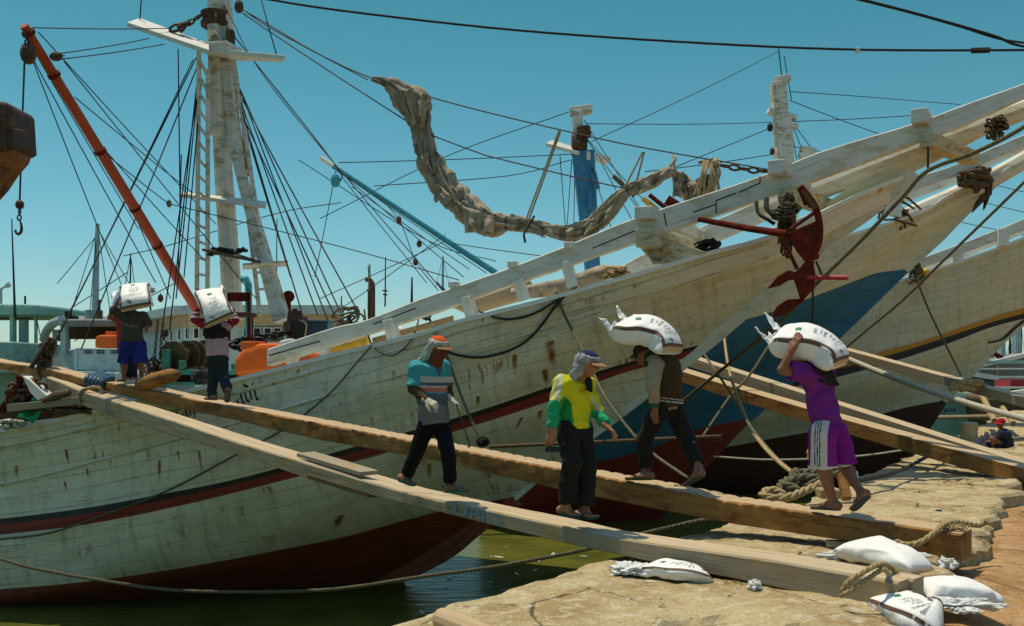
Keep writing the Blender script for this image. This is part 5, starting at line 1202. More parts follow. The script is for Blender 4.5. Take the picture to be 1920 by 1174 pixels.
rope('mooring_rope', [(1356, 618, 22), (1366, 690, 20), (1380, 735, 18.5), (1405, 797, 16), (1430, 835, 14.5), (1462, 868, 13.5), (1490, 890, 13)], .030, M_rope, 'thick pale rope curving down from the blue schooner to the coils')
rope('mooring_rope', [(1312, 652, 22), (1338, 690, 20), (1370, 738, 18), (1410, 804, 15.5), (1455, 858, 14), (1489, 888, 13)], .025, M_ropeg, 'dark thin rope running down beside the pale curved rope')
rope('mooring_rope', [(1447, 640, 22), (1408, 700, 21.5), (1369, 744, 21), (1340, 785, 20.5), (1318, 818, 20)], .028, M_ropeg, 'thin grey rope crossing the blue bow panel to the bamboo pole')
rope('mooring_rope', [(2050, 150, 14), (1920, 238, 14.3), (1830, 285, 14.6), (1740, 320, 15), (1690, 372, 15.3), (1615, 450, 15.8), (1526, 537, 16.2), (1470, 595, 17), (1400, 655, 18.5), (1280, 752, 21), (1190, 820, 23)], .034, M_ropeg, 'thick sagging mooring rope slanting across the bows from upper right')
mb = MB(); mb.tube([P(1740, 275, 15), P(1740, 320, 15)], .018, 5); tag(mb.build('hanger_line', M_wire), 'short line holding up the thick mooring rope under the bowsprit', 'line')
rope('mooring_rope', [(2000, 262, 19), (1920, 342, 19.5), (1780, 478, 21), (1690, 565, 22.5), (1600, 640, 24), (1560, 680, 25)], .03, M_ropeg, 'thinner mooring line parallel below the thick one at upper right')
rope('mooring_rope', [(1716, 518, 27.0), (1744, 587, 26.9), (1775, 650, 26.8), (1802, 704, 26.7)], .028, M_ropeg, 'knotted rope hanging down the yellow striped hull')
rope('mooring_rope', [(1525, 420, 16.2), (1524, 560, 16.2), (1523, 860, 16.2)], .018, M_wire, 'thin vertical line hanging beside the purple porter')
rope('overhead_cable', [(-40+500, -8, 12), (640, 20, 11.7), (960, 56, 11.5), (1300, 80, 11.3), (1600, 93, 11.1), (1920, 94, 11), (2100, 92, 11)], .014, M_roped, 'long black cable crossing the sky from top centre to right', True)
mb = MB(); mb.tube([P(1822, 95, 11.05), P(1855, 94, 11.05)], .032, 8); tag(mb.build('cable_splice', M_roped), 'dark splice wrapped round the long black cable', 'splice')
crumple(P(1608, 95, 11.1), (.03, .02, .035), 'rag', 'small pale rag caught on the black cable', seed=3, cat='rag')
rope('overhead_cable', [(1580, -8, 10.5), (1700, 22, 10.4), (1800, 50, 10.3), (1870, 72, 10.2), (1930, 82, 10.2)], .012, M_roped, 'twisted short black cable in the top right corner', True)
rope('overhead_cable', [(1600, -5, 10.3), (1720, 26, 10.3), (1860, 66, 10.15), (1905, 84, 10.1), (1990, 100, 10)], .014, M_roped, 'thin wire twisted round the short black cable at top right', True)
# ropes hanging on the near hull
_rope0 = rope
def rope(name, pts, r, mat, label, *aa, **k):
    if name == 'hull_rope':
        q = spline(pts, 7); mb = MB(); o = []
        for b in q:
            h = cast(bv1, b[0], b[1], r*1.6); c = P(*b); o.append(h if (h.y < c.y or b[2] > 16.9) and h.y < 17.99 and abs(h.y-c.y) < 2.5 and h.y != 18 else c)
        for _ in range(3): o = [o[0]]+[(o[i-1]+o[i]*2+o[i+1])/4 for i in range(1, len(o)-1)]+[o[-1]]
        o = [v+(V(0, 0, CH)-v).normalized()*.03 for v in o]
        mb.tube(o, r, 6); return tag(mb.build(name, mat, smooth=True), label, 'rope')
    return _rope0(name, pts, r, mat, label, *aa, **k)
def hrope(name, pts, r, mat, label, gap=.05, n=6):
    q = spline(pts, n); mb = MB(); mb.tube([cast(bv1, a[0], a[1], gap) for a in q], r, 6); return tag(mb.build(name, mat, smooth=True), label, 'rope')
rope('hull_rope', [(1085, 532, 17.3), (1043, 564, 17.2), (992, 592, 17.3), (941, 598, 17.4), (890, 580, 17.6), (832, 543, 17.9), (820, 530, 18)], .020, M_roped, 'upper dark rope looped from the rail under the long beam')
rope('hull_rope', [(1080, 538, 17.2), (1046, 568, 17.1), (1009, 618, 17), (968, 652, 17.05), (907, 670, 17.2), (859, 666, 17.3), (832, 655, 17.3), (812, 632, 17.4)], .022, M_roped, 'lower dark rope sagging in a wide loop over the white hull')
rope('hull_rope', [(1040, 540, 17.2), (1058, 590, 16.8), (1089, 649, 16), (1111, 697, 15), (1135, 745, 14), (1180, 806, 13.4), (1224, 851, 12.9), (1292, 898, 12)], .022, M_ropeg, 'grey rope falling from the rail behind the yellow shirted porter')
rope('hull_rope', [(805, 598, 17.5), (818, 625, 17.3), (835, 660, 17), (860, 730, 16.6), (889, 800, 16.3), (905, 826, 16.2)], .026, M_ropeg, 'straight grey rope hanging to a knot above the bamboo pole')
mb = MB()
for k in range(10):
    c = P(905, 828, 16.15); a = k*.63; mb.tube([c+V(math.cos(a+t)*(.05+.05*math.sin(k)), math.sin(t*1.7+k)*.05, math.sin(a+t)*.05*(1+k % 3*.3)) for t in np.linspace(0, 5, 10)], .014, 4)
tag(mb.build('rope_knot', M_roped, smooth=True), 'dark tangled knot at the end of the straight rope', 'knot')
hrope('hull_rope', [(702, 640), (660, 690), (615, 740), (540, 800), (437, 856), (310, 922), (176, 972), (90, 1000), (0, 1011), (-60, 1014)], .018, M_ropeg, 'long grey rope curving down across the white hull at left', .09)
rope('hull_rope', [(683, 580, 17.2), (688, 618, 17.1), (700, 650, 17), (735, 668, 17), (770, 640, 17), (785, 600, 17.3)], .016, M_ropeg, 'thin brown rope hanging in a small loop under the beam')
rope('mooring_rope', [(-80, 1030, 17), (0, 1048, 16.3), (60, 1065, 16), (200, 1090, 15.7), (350, 1108, 15.3), (600, 1107, 14.4), (800, 1080, 13.8), (900, 1067, 13.5), (1000, 1050, 13), (1100, 1030, 12.5), (1180, 1008, 12), (1256, 989, 11.6), (1330, 974, 11.5), (1400, 975, 11.6)], .027, M_ropeg, 'long brown mooring rope hanging low over the dark red bottom', True)
def tangle(c, w_, h_, n_, r, mat, name, label, seed=0, Yd=.15, cat='rope'):
    rg = random.Random(seed); mb = MB()
    for k in range(n_):
        cx, cy = c[0]+rg.uniform(-.25, .25)*w_, c[1]+rg.uniform(-.25, .25)*h_; a0 = rg.random()*6; rx, ry = w_*rg.uniform(.2, .5), h_*rg.uniform(.2, .5)
        mb.tube([P(cx+rx*math.cos(t+a0), cy+ry*math.sin(t*1.0+a0*.3), c[2]+Yd*math.sin(t*2+a0)) for t in np.linspace(0, rg.uniform(4, 6.2), 14)], r, 5)
    return tag(mb.build(name, mat, smooth=True), label, cat)
tangle((800, 582, 17.5), 34, 30, 6, .020, M_roped, 'rope_bundle', 'dark rope coil hung over the middle of the long beam', 1)
tangle((650, 595, 17.4), 50, 34, 7, .020, M_ropeg, 'rope_bundle', 'grey rope coil hung over the rear of the long beam', 2)
rope('hull_rope', [(632, 612, 17.2), (628, 640, 17.2), (640, 644, 17.2), (655, 635, 17.2), (658, 600, 17.3)], .03, M_roped, 'short black strap looped round the rear of the long beam')
tangle((1155, 512, 17.2), 46, 16, 8, .025, M_rope, 'rope_bundle', 'brown rope heap lying on the rail cap before the knee', 3)
tangle((1475, 420, 16.1), 26, 90, 34, .014, M_dkwood, 'chain_tangle', 'black ropes and chain hanging from the cross beam by the anchor', 4)
rope('strap', [(1418, 378, 16.0), (1422, 400, 15.9), (1440, 412, 15.8), (1452, 420, 15.8)], .03, M_roped, 'black rope strap looped under the far beam near the anchor')
rope('strap', [(1437, 372, 16.0), (1438, 390, 15.9), (1450, 405, 15.8)], .04, M_roped, 'short thick strap next to the looped strap')

tangle((1868, 240, 15.6), 36, 34, 22, .016, M_dkwood, 'rope_bundle', 'dark lashing tangle on the bowsprit near the right edge', 40)
tangle((1475, 395, 16.0), 46, 30, 16, .016, M_ropeg, 'rope_bundle', 'grey green lashing under the cross beam above the anchor', 41)
tangle((1325, 462, 16.8), 40, 22, 12, .02, M_roped, 'rope_bundle', 'dark rope scraps on the rail cap behind the big knee', 42)
# ---------------------------------------------------------------- cargo and gear on the near schooner's deck
def pb(mb, x0, y0, x1, y1, Y, dep, mi=0):
    """box given by its front face in pixels at depth Y"""
    a = P(x0, y1, Y); b = P(x1, y0, Y); c = (a+b)/2+V(0, dep/2, 0); mb.beam((a.x, c.y, c.z), (b.x, c.y, c.z), dep, b.z-a.z, mi=mi)
def thing1(name, mat, label, cat, fn, bevel=0, smooth=False, **k):
    mb = MB(); fn(mb); return tag(mb.build(name, mat, None, bevel=bevel, smooth=smooth), label, cat, **k)
# cabin with a row of windows
cb = empty('deck_cabin', P(480, 640, 27), 'long low cabin with dark windows and blue grey roof edge behind the mast', 'cabin')
A0, A1, A2 = (270, 31.5), (355, 27), (645, 27.2)
def cab(y0, y1, off, mat, name, th=.12, x_=(A0, A1, A2)):
    mb = MB()
    for (p, Yp), (q, Yq) in ((x_[0], x_[1]), (x_[1], x_[2])):
        k0 = 27/Yp; k1 = 27/Yq
        def hh(y, Y): return CH+(HYP-y)/F*27
        a = V((p-CXP)/F*Yp, Yp, 0); b = V((q-CXP)/F*Yq, Yq, 0); d = (b-a).normalized(); n = V(d.y, -d.x, 0); z0, z1 = hh(y1, 0), hh(y0, 0)
        a = a+n*off; b = b+n*off; c = V(0, 0, (z0+z1)/2); mb.beam(a+c, b+c, th, z1-z0)
    return mb.build(name, mat, cb)
cab(574, 590, .25, M_greyb, 'roof_edge', .3); cab(590, 612, .08, M_planktop, 'wall_band', .16); cab(612, 700, 0, M_greyb, 'wall', .1)
mb = MB(); mb.prism([P(270, 590, 31.5), P(355, 575, 27), P(645, 576, 27.2), P(645, 583, 33), P(300, 583, 36)], (0, 0, 1), .1); mb.build('roof', M_greyd, cb)
for x in (304, 317, 332, 346, 362, 455, 474, 494, 512, 560):
    wd_ = 11 if x < 400 else 15; Y = 27 if x > 355 else 1/(1/31.5+(1/27-1/31.5)*(x+3-270)/85)-.12; sc_ = 27/Y
    mb = MB(); yc = 700-78*sc_ ; pb(mb, x, 700-86*sc_, x+wd_, 700-64*sc_, Y-.14, .06); fr = mb.build('window', M_beamw, cb)
    mb = MB(); pb(mb, x+2, 700-84*sc_, x+wd_-2, 700-66*sc_, Y-.17, .05); g_ = mb.build('pane', M_dark, fr); g_.matrix_parent_inverse = Matrix.Identity(4)
    mp = cb.location; g_.matrix_parent_inverse = Matrix.Identity(4)
# winch with two drums on a green frame
wn_ = empty('cable_winch', P(345, 690, 18.4), 'rusty cable winch with flanged drums on a green frame', 'winch')
wa = P(322, 668, 18.2); wb = P(386, 664, 19.4); wd_ = (wb-wa).normalized()
def drum(t, r, w_, mat, nm): mb = MB(); c = wa.lerp(wb, t); mb.tube([c-wd_*w_/2, c+wd_*w_/2], r, 22); return mb.build(nm, mat, wn_)
M_olive = M_simple('olive rust', (.12,.085,.03), .7, .5, 9, dirt=(.06,.035,.015), dirtamt=.5)
for t in (.05, .42, .62, .98): drum(t, .27, .03, M_olive, 'flange')
drum(.24, .13, .38, M_iron, 'drum'); drum(.8, .18, .36, M_iron, 'drum'); drum(.5, .05, 1.2, M_iron, 'axle')
for t in (.0, .5, 1.0):
    mb = MB(); c = wa.lerp(wb, t); mb.prism([c+V(-.02, 0, .08), c+wd_*0+V(0, -.2, -.32), c+V(0, .2, -.32)], tuple(wd_), .05); mb.build('bracket', M_yellow if t == .5 else M_olive, wn_)
for q in ((303, 655, 315, 748, 18.0, .15), (335, 676, 343, 692, 18.0, .2), (308, 693, 480, 703, 18.1, .12), (308, 716, 480, 722, 18.1, .1), (300, 690, 396, 694, 18.2, .5)):
    mb = MB(); pb(mb, *q); mb.build('frame', M_teal if q[1] != 690 else M_iron, wn_, bevel=.01)
mb = MB(); pb(mb, 318, 703, 478, 716, 18.2, .4); mb.build('frame_panel', M_dark, wn_)
mb = MB(); pb(mb, 432, 680, 482, 712, 18.3, .4); mb.build('gear_box', M_teal, wn_, bevel=.03)
# orange and yellow tanks
def tank(name, corners, Y, dep, mat, label, cat='tank', cap=None):
    rt = empty(name, P(corners[0][0], corners[0][1], Y), label, cat); mb = MB(); mb.prism([P(x, y, Y+dep/2) for x, y in corners], (0, 1, 0), dep); mb.build('tank_body', mat, rt, bevel=.09)
    if cap: mb = MB(); c = P(cap[0], cap[1], Y+dep/2); mb.tube([c-V(0, 0, .03), c+V(0, 0, cap[3])], cap[2], 16); mb.build('lid', mat, rt, bevel=.02)
    return rt
tank('water_tank', [(446, 706), (446, 672), (462, 656), (492, 645), (520, 644), (575, 655), (612, 665), (606, 690)], 18.0, .55, M_tank, 'big orange plastic tank on deck under the lower end of the long beam', cap=(474, 653, .22, .12))
tank('plastic_drum', [(565, 690), (565, 662), (610, 648), (612, 678)], 18.2, .5, M_tank, 'orange red drum lying between the beam and the rail', 'drum')
tank('fuel_tank', [(612, 668), (612, 645), (688, 622), (694, 650)], 18.3, .5, M_yellow, 'yellow tank lying under the beam beside the orange drum')
tank('foam_box', [(536, 682), (536, 672), (560, 666), (560, 688)], 17.7, .3, M_plastic, 'small white box wedged between the orange tank and drum', 'box')
tank('plastic_canister', [(524, 648), (526, 640), (550, 634), (554, 642), (540, 648)], 17.8, .25, M_plastic, 'white canister lying on top of the long beam end', 'canister')
tank('cargo_box', [(725, 640), (728, 618), (760, 612), (770, 632)], 17.9, .4, M_beamw, 'cream coloured bundle under the middle of the long beam', 'bundle')
tank('timber_stack', [(840, 572), (842, 556), (975, 520), (1000, 532), (985, 560), (880, 590)], 18.2, .8, M_planktop, 'stack of bare planks lying behind the rail under the beam', 'planks')
thing1('timber_board', M_planktop, 'long tan board resting on the rail between the beam posts', 'board', lambda mb: (mb.beam(P(700, 640, 17.9), P(850, 598, 17.9), .2, .1), mb.beam(P(700, 636, 17.9), P(850, 594, 17.9), .3, .03)))
thing1('rolled_canvas', M_canvas, 'rolled brown canvas lying along the rail behind the forward posts', 'canvas', lambda mb: mb.tube([P(960, 552, 18), P(1060, 536, 17.8), (P(1130, 512, 17.6)), P(1170, 506, 17.5)], [.1, .16, .15, .08], 10, fn=foldfn), smooth=True)
# engine, bin, chair and smaller gear
en = empty('engine_block', P(552, 640, 19.5), 'oily brown engine standing right of the sloping mast leg', 'engine')
for k, (q, m_) in enumerate((((537, 590, 568, 645, 19.3, .5), M_iron), ((530, 602, 545, 622, 19.2, .4), M_dkwood), ((545, 606, 572, 640, 19.2, .3), M_black))):
    mb = MB(); pb(mb, *q); mb.build(('engine_case', 'bracket', 'cover')[k], m_, en, bevel=.05)
mb = MB(); mb.tube([P(553, 592, 19.5), P(553, 583, 19.5)], .14, 12); mb.tube([P(553, 584, 19.5), P(553, 579, 19.5)], .05, 8); mb.build('filler_cap', M_iron, en)
mb = MB(); mb.tube(psp([(563, 600, 19), (574, 608, 18.9), (572, 632, 18.9)], 5), .015, 5); mb.build('hose', M_ropew, en)
thing1('storage_bin', M_bldark, 'navy blue plastic bin beside the engine', 'bin', lambda mb: (pb(mb, 571, 603, 614, 640, 19.4, .6), pb(mb, 569, 600, 616, 604, 19.3, .8)), bevel=.03)
ch = empty('deck_chair', P(448, 640, 18.8), 'brown iron chair standing behind the pink shirted porter', 'chair')
for nm, q in (('backrest', (426, 548, 468, 565, 18.6, .06)), ('leg', (463, 548, 469, 640, 18.6, .06)), ('leg', (426, 548, 431, 640, 18.6, .06)), ('seat', (436, 585, 470, 593, 18.2, .45)), ('leg', (471, 592, 474, 640, 18.2, .05))):
    mb = MB(); pb(mb, *q); mb.build(nm, M_redr if nm != 'seat' else M_iron, ch, bevel=.01)
tangle((465, 645, 19), 60, 24, 14, .03, M_black, 'hose_heap', 'black hoses heaped on deck behind the orange tank', 7, cat='hose')
tangle((500, 630, 19.4), 60, 14, 8, .025, M_black, 'cable_heap', 'black cables lying on the deck below the mast leg', 8, cat='cables')
thing1('outboard_cover', M_black, 'dark folded cover with pale stripe on deck below the mast', 'cover', lambda mb: pb(mb, 470, 628, 525, 640, 19.6, .4), bevel=.06)
thing1('log_end', M_plank, 'short rounded log lying beside the brown gangway', 'log', lambda mb: mb.tube([P(262, 722, 16.2), P(290, 713, 16.0), P(322, 704, 15.8), P(336, 701, 15.7)], [.10, .12, .11, .04], 10), smooth=True)
crumple(P(376, 708, 17.5), (.14, .12, .16), 'rubbish_bag', 'black rubbish bag hanging under the green winch frame', M_black, seed=12, cat='bag', amp=.4)
crumple(P(222, 706, 16.3), (.05, .05, .07), 'plastic_bottle', 'small clear plastic scrap beside the grey shirted porter foot', seed=13, amp=.5, cat='bottle')
# lashings of the shrouds and chain heap at the side
mb = chain([P(312, 640, 18.4), P(300, 690, 18), P(306, 735, 17.8)], .013); chain([P(296, 600, 18.6), P(288, 690, 18.2)], .013, mb); chain([P(306, 600, 18.6), P(296, 720, 18)], .013, mb); tag(mb.build('chain', M_iron), 'rusty chains hanging beside the winch under the shrouds', 'chain')
tangle((292, 705, 18.2), 36, 50, 12, .02, M_iron, 'chain_heap', 'rusty chain heap by the foot of the shrouds', 11, cat='chain')
tangle((88, 668, 18.2), 30, 60, 16, .03, M_dkwood, 'rope_bundle', 'dark bundle of blocks and rope at the foot of the left shrouds', 12)
rope('shroud_tackle', [(88, 640, 18), (70, 670, 17.8), (58, 690, 17.7)], .04, M_roped, 'black lashed tackle at the far left below the shrouds')
block(P(301, 560, 18.7), .07, M_iron, 'pulley_block', None, label='rusty pulley block low on the shrouds by the winch', cat='pulley')
block(P(310, 625, 18.5), .08, M_iron, 'pulley_block', None, label='rusty pulley block with chain beside the winch', cat='pulley')
block(P(317, 383, 20), .07, M_canvas, 'pulley_block', None, label='pale wooden pulley on the line left of the ladder', cat='pulley')
# gear at the far left of the deck
Y0_ = 17.2
thing1('crate_frame', M_redr, 'rusty red metal frame standing at the left edge of the deck', 'frame', lambda mb: (mb.beam(P(2, 772, Y0_), P(40, 712, Y0_), .09, .09), mb.beam(P(32, 708, Y0_), P(75, 716, Y0_), .07, .07), mb.beam(P(42, 755, Y0_), P(65, 718, Y0_), .05, .05), mb.beam(P(52, 758, Y0_+.2), P(72, 722, Y0_), .05, .05)))
thing1('fish_box', M_beamw, 'tilted white box with yellow side at the left of the deck', 'box', lambda mb: mb.prism([P(x, y, Y0_) for x, y in ((50, 705), (62, 712), (95, 742), (78, 750), (64, 735))], (0, 1, 0), .3))
thing1('deck_board', M_plank2, 'grey board lying across the deck clutter at left', 'board', lambda mb: mb.beam(P(18, 765, 16.9), P(150, 752, 16.9), .2, .12), bevel=.01)
thing1('deck_board', M_dkwood, 'curved dark board on the clutter below the pale gangway end', 'board', lambda mb: mb.tube([P(80, 752, 16.8), P(105, 742, 16.8), P(132, 736, 16.8)], [.04, .08, .05], 8))
M_grn = M_simple('green tarpaulin', (.03,.33,.12), .6, .3, 6, bmp=.4)
sheet([P(32, 785, 16.8), P(70, 786, 16.8), P(90, 766, 17), P(52, 770, 17)], 12, 8, .04, 'green_tarpaulin', M_grn, None, label='green tarpaulin crumpled on the left rail', cat='tarpaulin')
sheet([P(60, 756, 17.1), P(84, 750, 17.1), P(96, 742, 17.2), P(70, 738, 17.2)], 12, 8, .04, 'green_tarpaulin', M_grn, None, label='small green tarpaulin piece under the tilted white box', cat='tarpaulin')
tangle((45, 740, 17.3), 60, 50, 16, .03, M_dkwood, 'rope_bundle', 'dark heap of ropes and scrap inside the red frame', 14)
tangle((130, 765, 17.0), 80, 26, 14, .03, M_dkwood, 'rope_bundle', 'dark rope heap on the rail under the pale gangway', 15)
tangle((18, 795, 16.7), 50, 14, 10, .03, M_ropew, 'rope_bundle', 'dirty white rope piled on the rail at the left edge', 16)
thing1('deck_shadow_board', M_dkwood, 'added dark boards standing for the deck shadow along the left rail', 'planks', lambda mb: (mb.beam(P(-30, 790, 17.6), P(190, 762, 17.7), .8, .2), mb.beam(P(0, 776, 17.8), P(160, 748, 18), .5, .1)))  # dark boards added as deck shade behind the left rail

# ---------------------------------------------------------------- anchor
an = empty('ship_anchor', P(1500, 480, 15.6), 'big red oxide anchor hanging under the bow beams', 'anchor')
Ya = 15.5
def plate(pts, th, nm, Yk=Ya, mat=None):
    mb = MB(); mb.prism([P(x, y, Yk) for x, y in pts], (.25, 1, 0), th); return mb.build(nm, mat or M_redr, an, bevel=.015)
plate([(1476, 437), (1530, 415), (1537, 430), (1536, 452), (1528, 478), (1518, 492), (1510, 492), (1494, 472), (1482, 452)], .06, 'palm')
mb = MB(); mb.tube(psp([(1500, 350, Ya), (1515, 368, Ya), (1530, 392, Ya), (1536, 425, Ya), (1534, 455, Ya), (1522, 485, Ya), (1508, 502, Ya), (1490, 520, Ya)], 5), [.07]*35+[.09], 10) if False else mb.tube(psp([(1500, 350, Ya), (1515, 368, Ya), (1530, 392, Ya), (1537, 425, Ya), (1535, 455, Ya), (1522, 485, Ya), (1508, 502, Ya), (1488, 522, Ya)], 5), .052, 10); mb.build('shank', M_redr, an)
plate([(1438, 542), (1458, 518), (1478, 507), (1494, 511), (1490, 524), (1478, 526), (1462, 536)], .07, 'fluke')
plate([(1488, 524), (1502, 500), (1524, 488), (1530, 520), (1526, 540), (1516, 552), (1500, 560), (1494, 540)], .10, 'crown')
plate([(1444, 598), (1456, 575), (1476, 562), (1498, 560), (1516, 548), (1506, 566), (1470, 590), (1450, 598)], .07, 'fluke', Ya+.1)
plate([(1518, 484), (1537, 476), (1536, 484), (1530, 488)], .06, 'palm')
mb = MB(); mb.tube([P(1310, 411, 16.5), P(1400, 428, 16), P(1475, 439, 15.5)], [.045, .055, .06], 10); mb.build('stock', M_redr, an)
mb = MB(); mb.tube([P(1463, 437, 15.5), P(1495, 505, 15.5)], .03, 8); mb.tube([P(1482, 430, 15.5), P(1528, 398, 15.6)], .03, 8); mb.build('stay_rod', M_redr, an)
mb = MB(); mb.tube([P(1490, 520, 15.6), P(1590, 521, 15.1)], .035, 10); mb.build('stock', M_simple('bright red paint', (.42,.03,.03), .4, .2, 8), an)
mb = MB(); mb.tube([P(1530, 490, 15.6), P(1542, 518, 15.6)], .02, 6); mb.build('stay_rod', M_iron, an)
for dx in (0, 9, 17):
    thing1('hanging_batten', (M_redr, M_planktop, M_dkwood)[dx % 3], ('rusty batten hanging beside the anchor shank', 'pale thin batten hanging from the cross beam by the anchor', 'dark batten hanging from the cross beam by the anchor')[(0, 9, 17).index(dx)], 'batten', lambda mb: mb.beam(P(1498+dx*.5, 352+dx*.4, 15.8-.05*dx), P(1512+dx, 385+dx*.4, 15.8-.05*dx), .06, .05))
# anchor of the blue schooner
a2 = empty('ship_anchor', s2.S(1830, 350, .6), 'dark brown rusty anchor wrapped in old rope on the blue schooner bow', 'anchor')
def plate2(pts, nm):
    mb = MB(); mb.prism([s2.S(x, y, .55) for x, y in pts], (.2, 1, 0), .22); mb.build(nm, M_iron, a2, bevel=.03)
plate2([(1802, 322), (1838, 310), (1850, 322), (1860, 345), (1858, 368), (1846, 352), (1818, 352), (1800, 345)], 'crown'); plate2([(1848, 355), (1860, 350), (1852, 378), (1844, 395)], 'fluke'); plate2([(1842, 362), (1850, 372), (1822, 400), (1830, 378)], 'fluke')
tangle((1826, 335, s2.S(1826, 335, .75).y), 50, 34, 16, .06, M_dkwood, 'rope_bundle', 'dark old rope wrapped round the anchor of the blue schooner', 20)
# ship 3 bow fittings
tangle((1718, 510, s3.S(1718, 510, 1.95).y), 22, 40, 8, .05, M_ropeg, 'rope_bundle', 'rope coil on the rail of the yellow striped schooner', 21)
thing1('yellow_float', M_yellow, 'small yellow float on the rail of the yellow striped schooner', 'float', lambda mb: mb.lathe(s3.S(1735, 510, 1.9)-V(0, 0, .12), [(.01, 0), (.10, .03), (.13, .12), (.10, .21), (.01, .24)], 12), smooth=True)

# ---------------------------------------------------------------- hook hanging from the boom
rope('hoist_wire', [(46, 118, 16.2), (41, 250, 16), (37, 378, 15.8)], .016, M_wire, 'single hoist wire hanging from the red boom block to the hook')
hk = empty('crane_hook', P(37, 410, 15.8), 'rusty cargo hook with iron ball and chain hanging at the left', 'hook')
mb = MB(); c = P(37, 384, 15.8); mb.lathe(c-V(0, 0, .07), [(.01, 0), (.05, .015), (.068, .07), (.05, .125), (.01, .14)], 14); mb.build('ball', M_iron, hk, smooth=True)
mb = chain([P(37, 391, 15.8), P(36, 414, 15.8)], .018, ln=.07); mb.build('chain', M_iron, hk)
mb = MB(); mb.tube(psp([(37, 413, 15.8), (40, 422, 15.8), (40, 433, 15.8), (35, 439, 15.8), (30, 436, 15.8), (29, 431, 15.8)], 5), [.012+.012*math.sin(min(1, k/20)*2.6) for k in range(26)], 8); mb.build('hook', M_iron, hk, smooth=True)
# wrapped end of a neighbouring spar at the left edge
ws = empty('wrapped_spar', P(0, 270, 12), 'brown tarpaulin wrapped spar end poking in at the left edge', 'spar')
mb = MB(); mb.prism([P(x, y, 12) for x, y in ((-120, 190), (0, 198), (36, 203), (45, 212), (48, 260), (50, 284), (30, 292), (-120, 290))], (0, 1, 0), .6); mb.build('tarpaulin_wrap', M_brown, ws, bevel=.05)
mb = MB(); mb.prism([P(x, y, 12.02) for x, y in ((-120, 286), (20, 280), (46, 282), (38, 302), (20, 322), (0, 352), (-60, 420), (-120, 430))], (0, 1, 0), .5); mb.build('spar_end', M_simple('scraped rusty wood', (.30,.11,.03), .7, .5, 5, dirt=(.05,.025,.012)), ws, bevel=.05)
for a, b_ in (((8, 200), (10, 285)), ((-10, 222), (10, 224)), ((10, 240), (48, 246)), ((12, 252), (30, 280))):
    mb = MB(); mb.tube([P(a[0], a[1], 11.68), P(b_[0], b_[1], 11.68)], .010, 5); mb.build('tie_cord', M_dkwood, ws)

# ---------------------------------------------------------------- background boats, left
tb = empty('wooden_boat', P(20, 660, 38), 'pale teal boat with open canopy at the left edge', 'boat')
def tp(nm, mat, par, *qs, bevel=0):
    for q in qs: mb = MB(); pb(mb, *q); mb.build(nm, mat, par, bevel=bevel)
mb = MB(); mb.prism([P(x, 580, 37)+V(0, dy, 0) for x, dy in ((-150, 0), (40, 0), (62, .4), (76, 1.6), (76, 4), (-150, 4))], (0, 0, 1), .40); mb.build('canopy', M_tealp, tb, bevel=.1)
tp('post', M_tealp, tb, (18, 588, 24, 650, 37.2, .15), (35, 588, 47, 650, 38, .3), (64, 588, 68, 650, 37.6, .12), (26, 590, 29, 648, 39, .1))
tp('beam', M_dkwood, tb, (-100, 596, 66, 599, 38, .1))
mb = MB(); mb.prism([P(x, y, 37) for x, y in ((-150, 640), (76, 644), (78, 690), (70, 700), (-150, 700))], (0, 1, 0), 4); mb.build('bulwark', M_tealp, tb, bevel=.05)
for x in (-2, 32): 
    for y in (647, 651): tp('vent_slot', M_dark, tb, (x, y, x+22, y+2, 36.97, .02))
mb = MB(); mb.prism([P(x, y, 37.6) for x, y in ((-150, 698), (70, 698), (60, 790), (20, 860), (-150, 860))], (0, 1, 0), 3); mb.build('hull', M_tealp, tb)
tp('post', M_tealp, tb, (8, 695, 25, 762, 36.5, .3))
mb = MB(); mb.tube([P(28, 595, 37), P(22, 410, 37)], [.05, .02], 5); mb.build('aerial', M_wire, tb)
mb = MB(); mb.tube([P(2, 570, 37), P(2, 542, 37), P(16, 534, 37)], .05, 6); mb.tube([P(12, 536, 37), P(18, 533, 37)], .10, 8); mb.build('floodlight', M_greyb, tb)
mb = MB(); mb.tube([P(47, 572, 38), P(47, 555, 38)], .04, 5); mb.build('aerial', M_wire, tb)
mb = MB(); mb.tube([P(67, 590, 37.4), P(80, 650, 37)], .02, 4); mb.build('stay', M_wire, tb)
gb = empty('wooden_boat', P(160, 660, 33), 'pale blue grey boat with open shelter roof behind the grey shirted porter', 'boat')
mb = MB(); mb.prism([P(112, 606, 33), P(300, 606, 33), P(300, 600, 38), P(112, 598, 38)], (0, 0, 1), .24); mb.build('shelter_roof', M_greyd, gb, bevel=.05)
mb = MB(); mb.tube(psp([(116, 600, 33), (100, 606, 33.5), (88, 620, 34.5), (82, 636, 35)], 5), .15, 8); mb.build('roof_edge', M_greyb, gb)
tp('post', M_greyb, gb, (113, 606, 123, 664, 33.1, .25), (98, 618, 104, 668, 34.5, .15), (126, 636, 130, 656, 35, .1), (184, 636, 188, 652, 35, .1))
tp('inner_wall', M_dkwood, gb, (122, 612, 230, 636, 35.5, .1), (108, 618, 122, 640, 35.6, .1))
mb = MB(); mb.prism([P(148, 653, 32.6), P(228, 655, 32.6), P(232, 699, 32.6), P(148, 694, 32.6)], (0, 1, 0), .15); mb.build('bulwark', M_greyb, gb)
mb = MB(); a, b_ = P(148, 653, 32.6), P(92, 672, 37); c, d = P(92, 690, 37), P(148, 694, 32.6); mb.prism([a, b_, c, d], (-.5, -.5, 0), .15); mb.build('bulwark', M_greyb, gb)
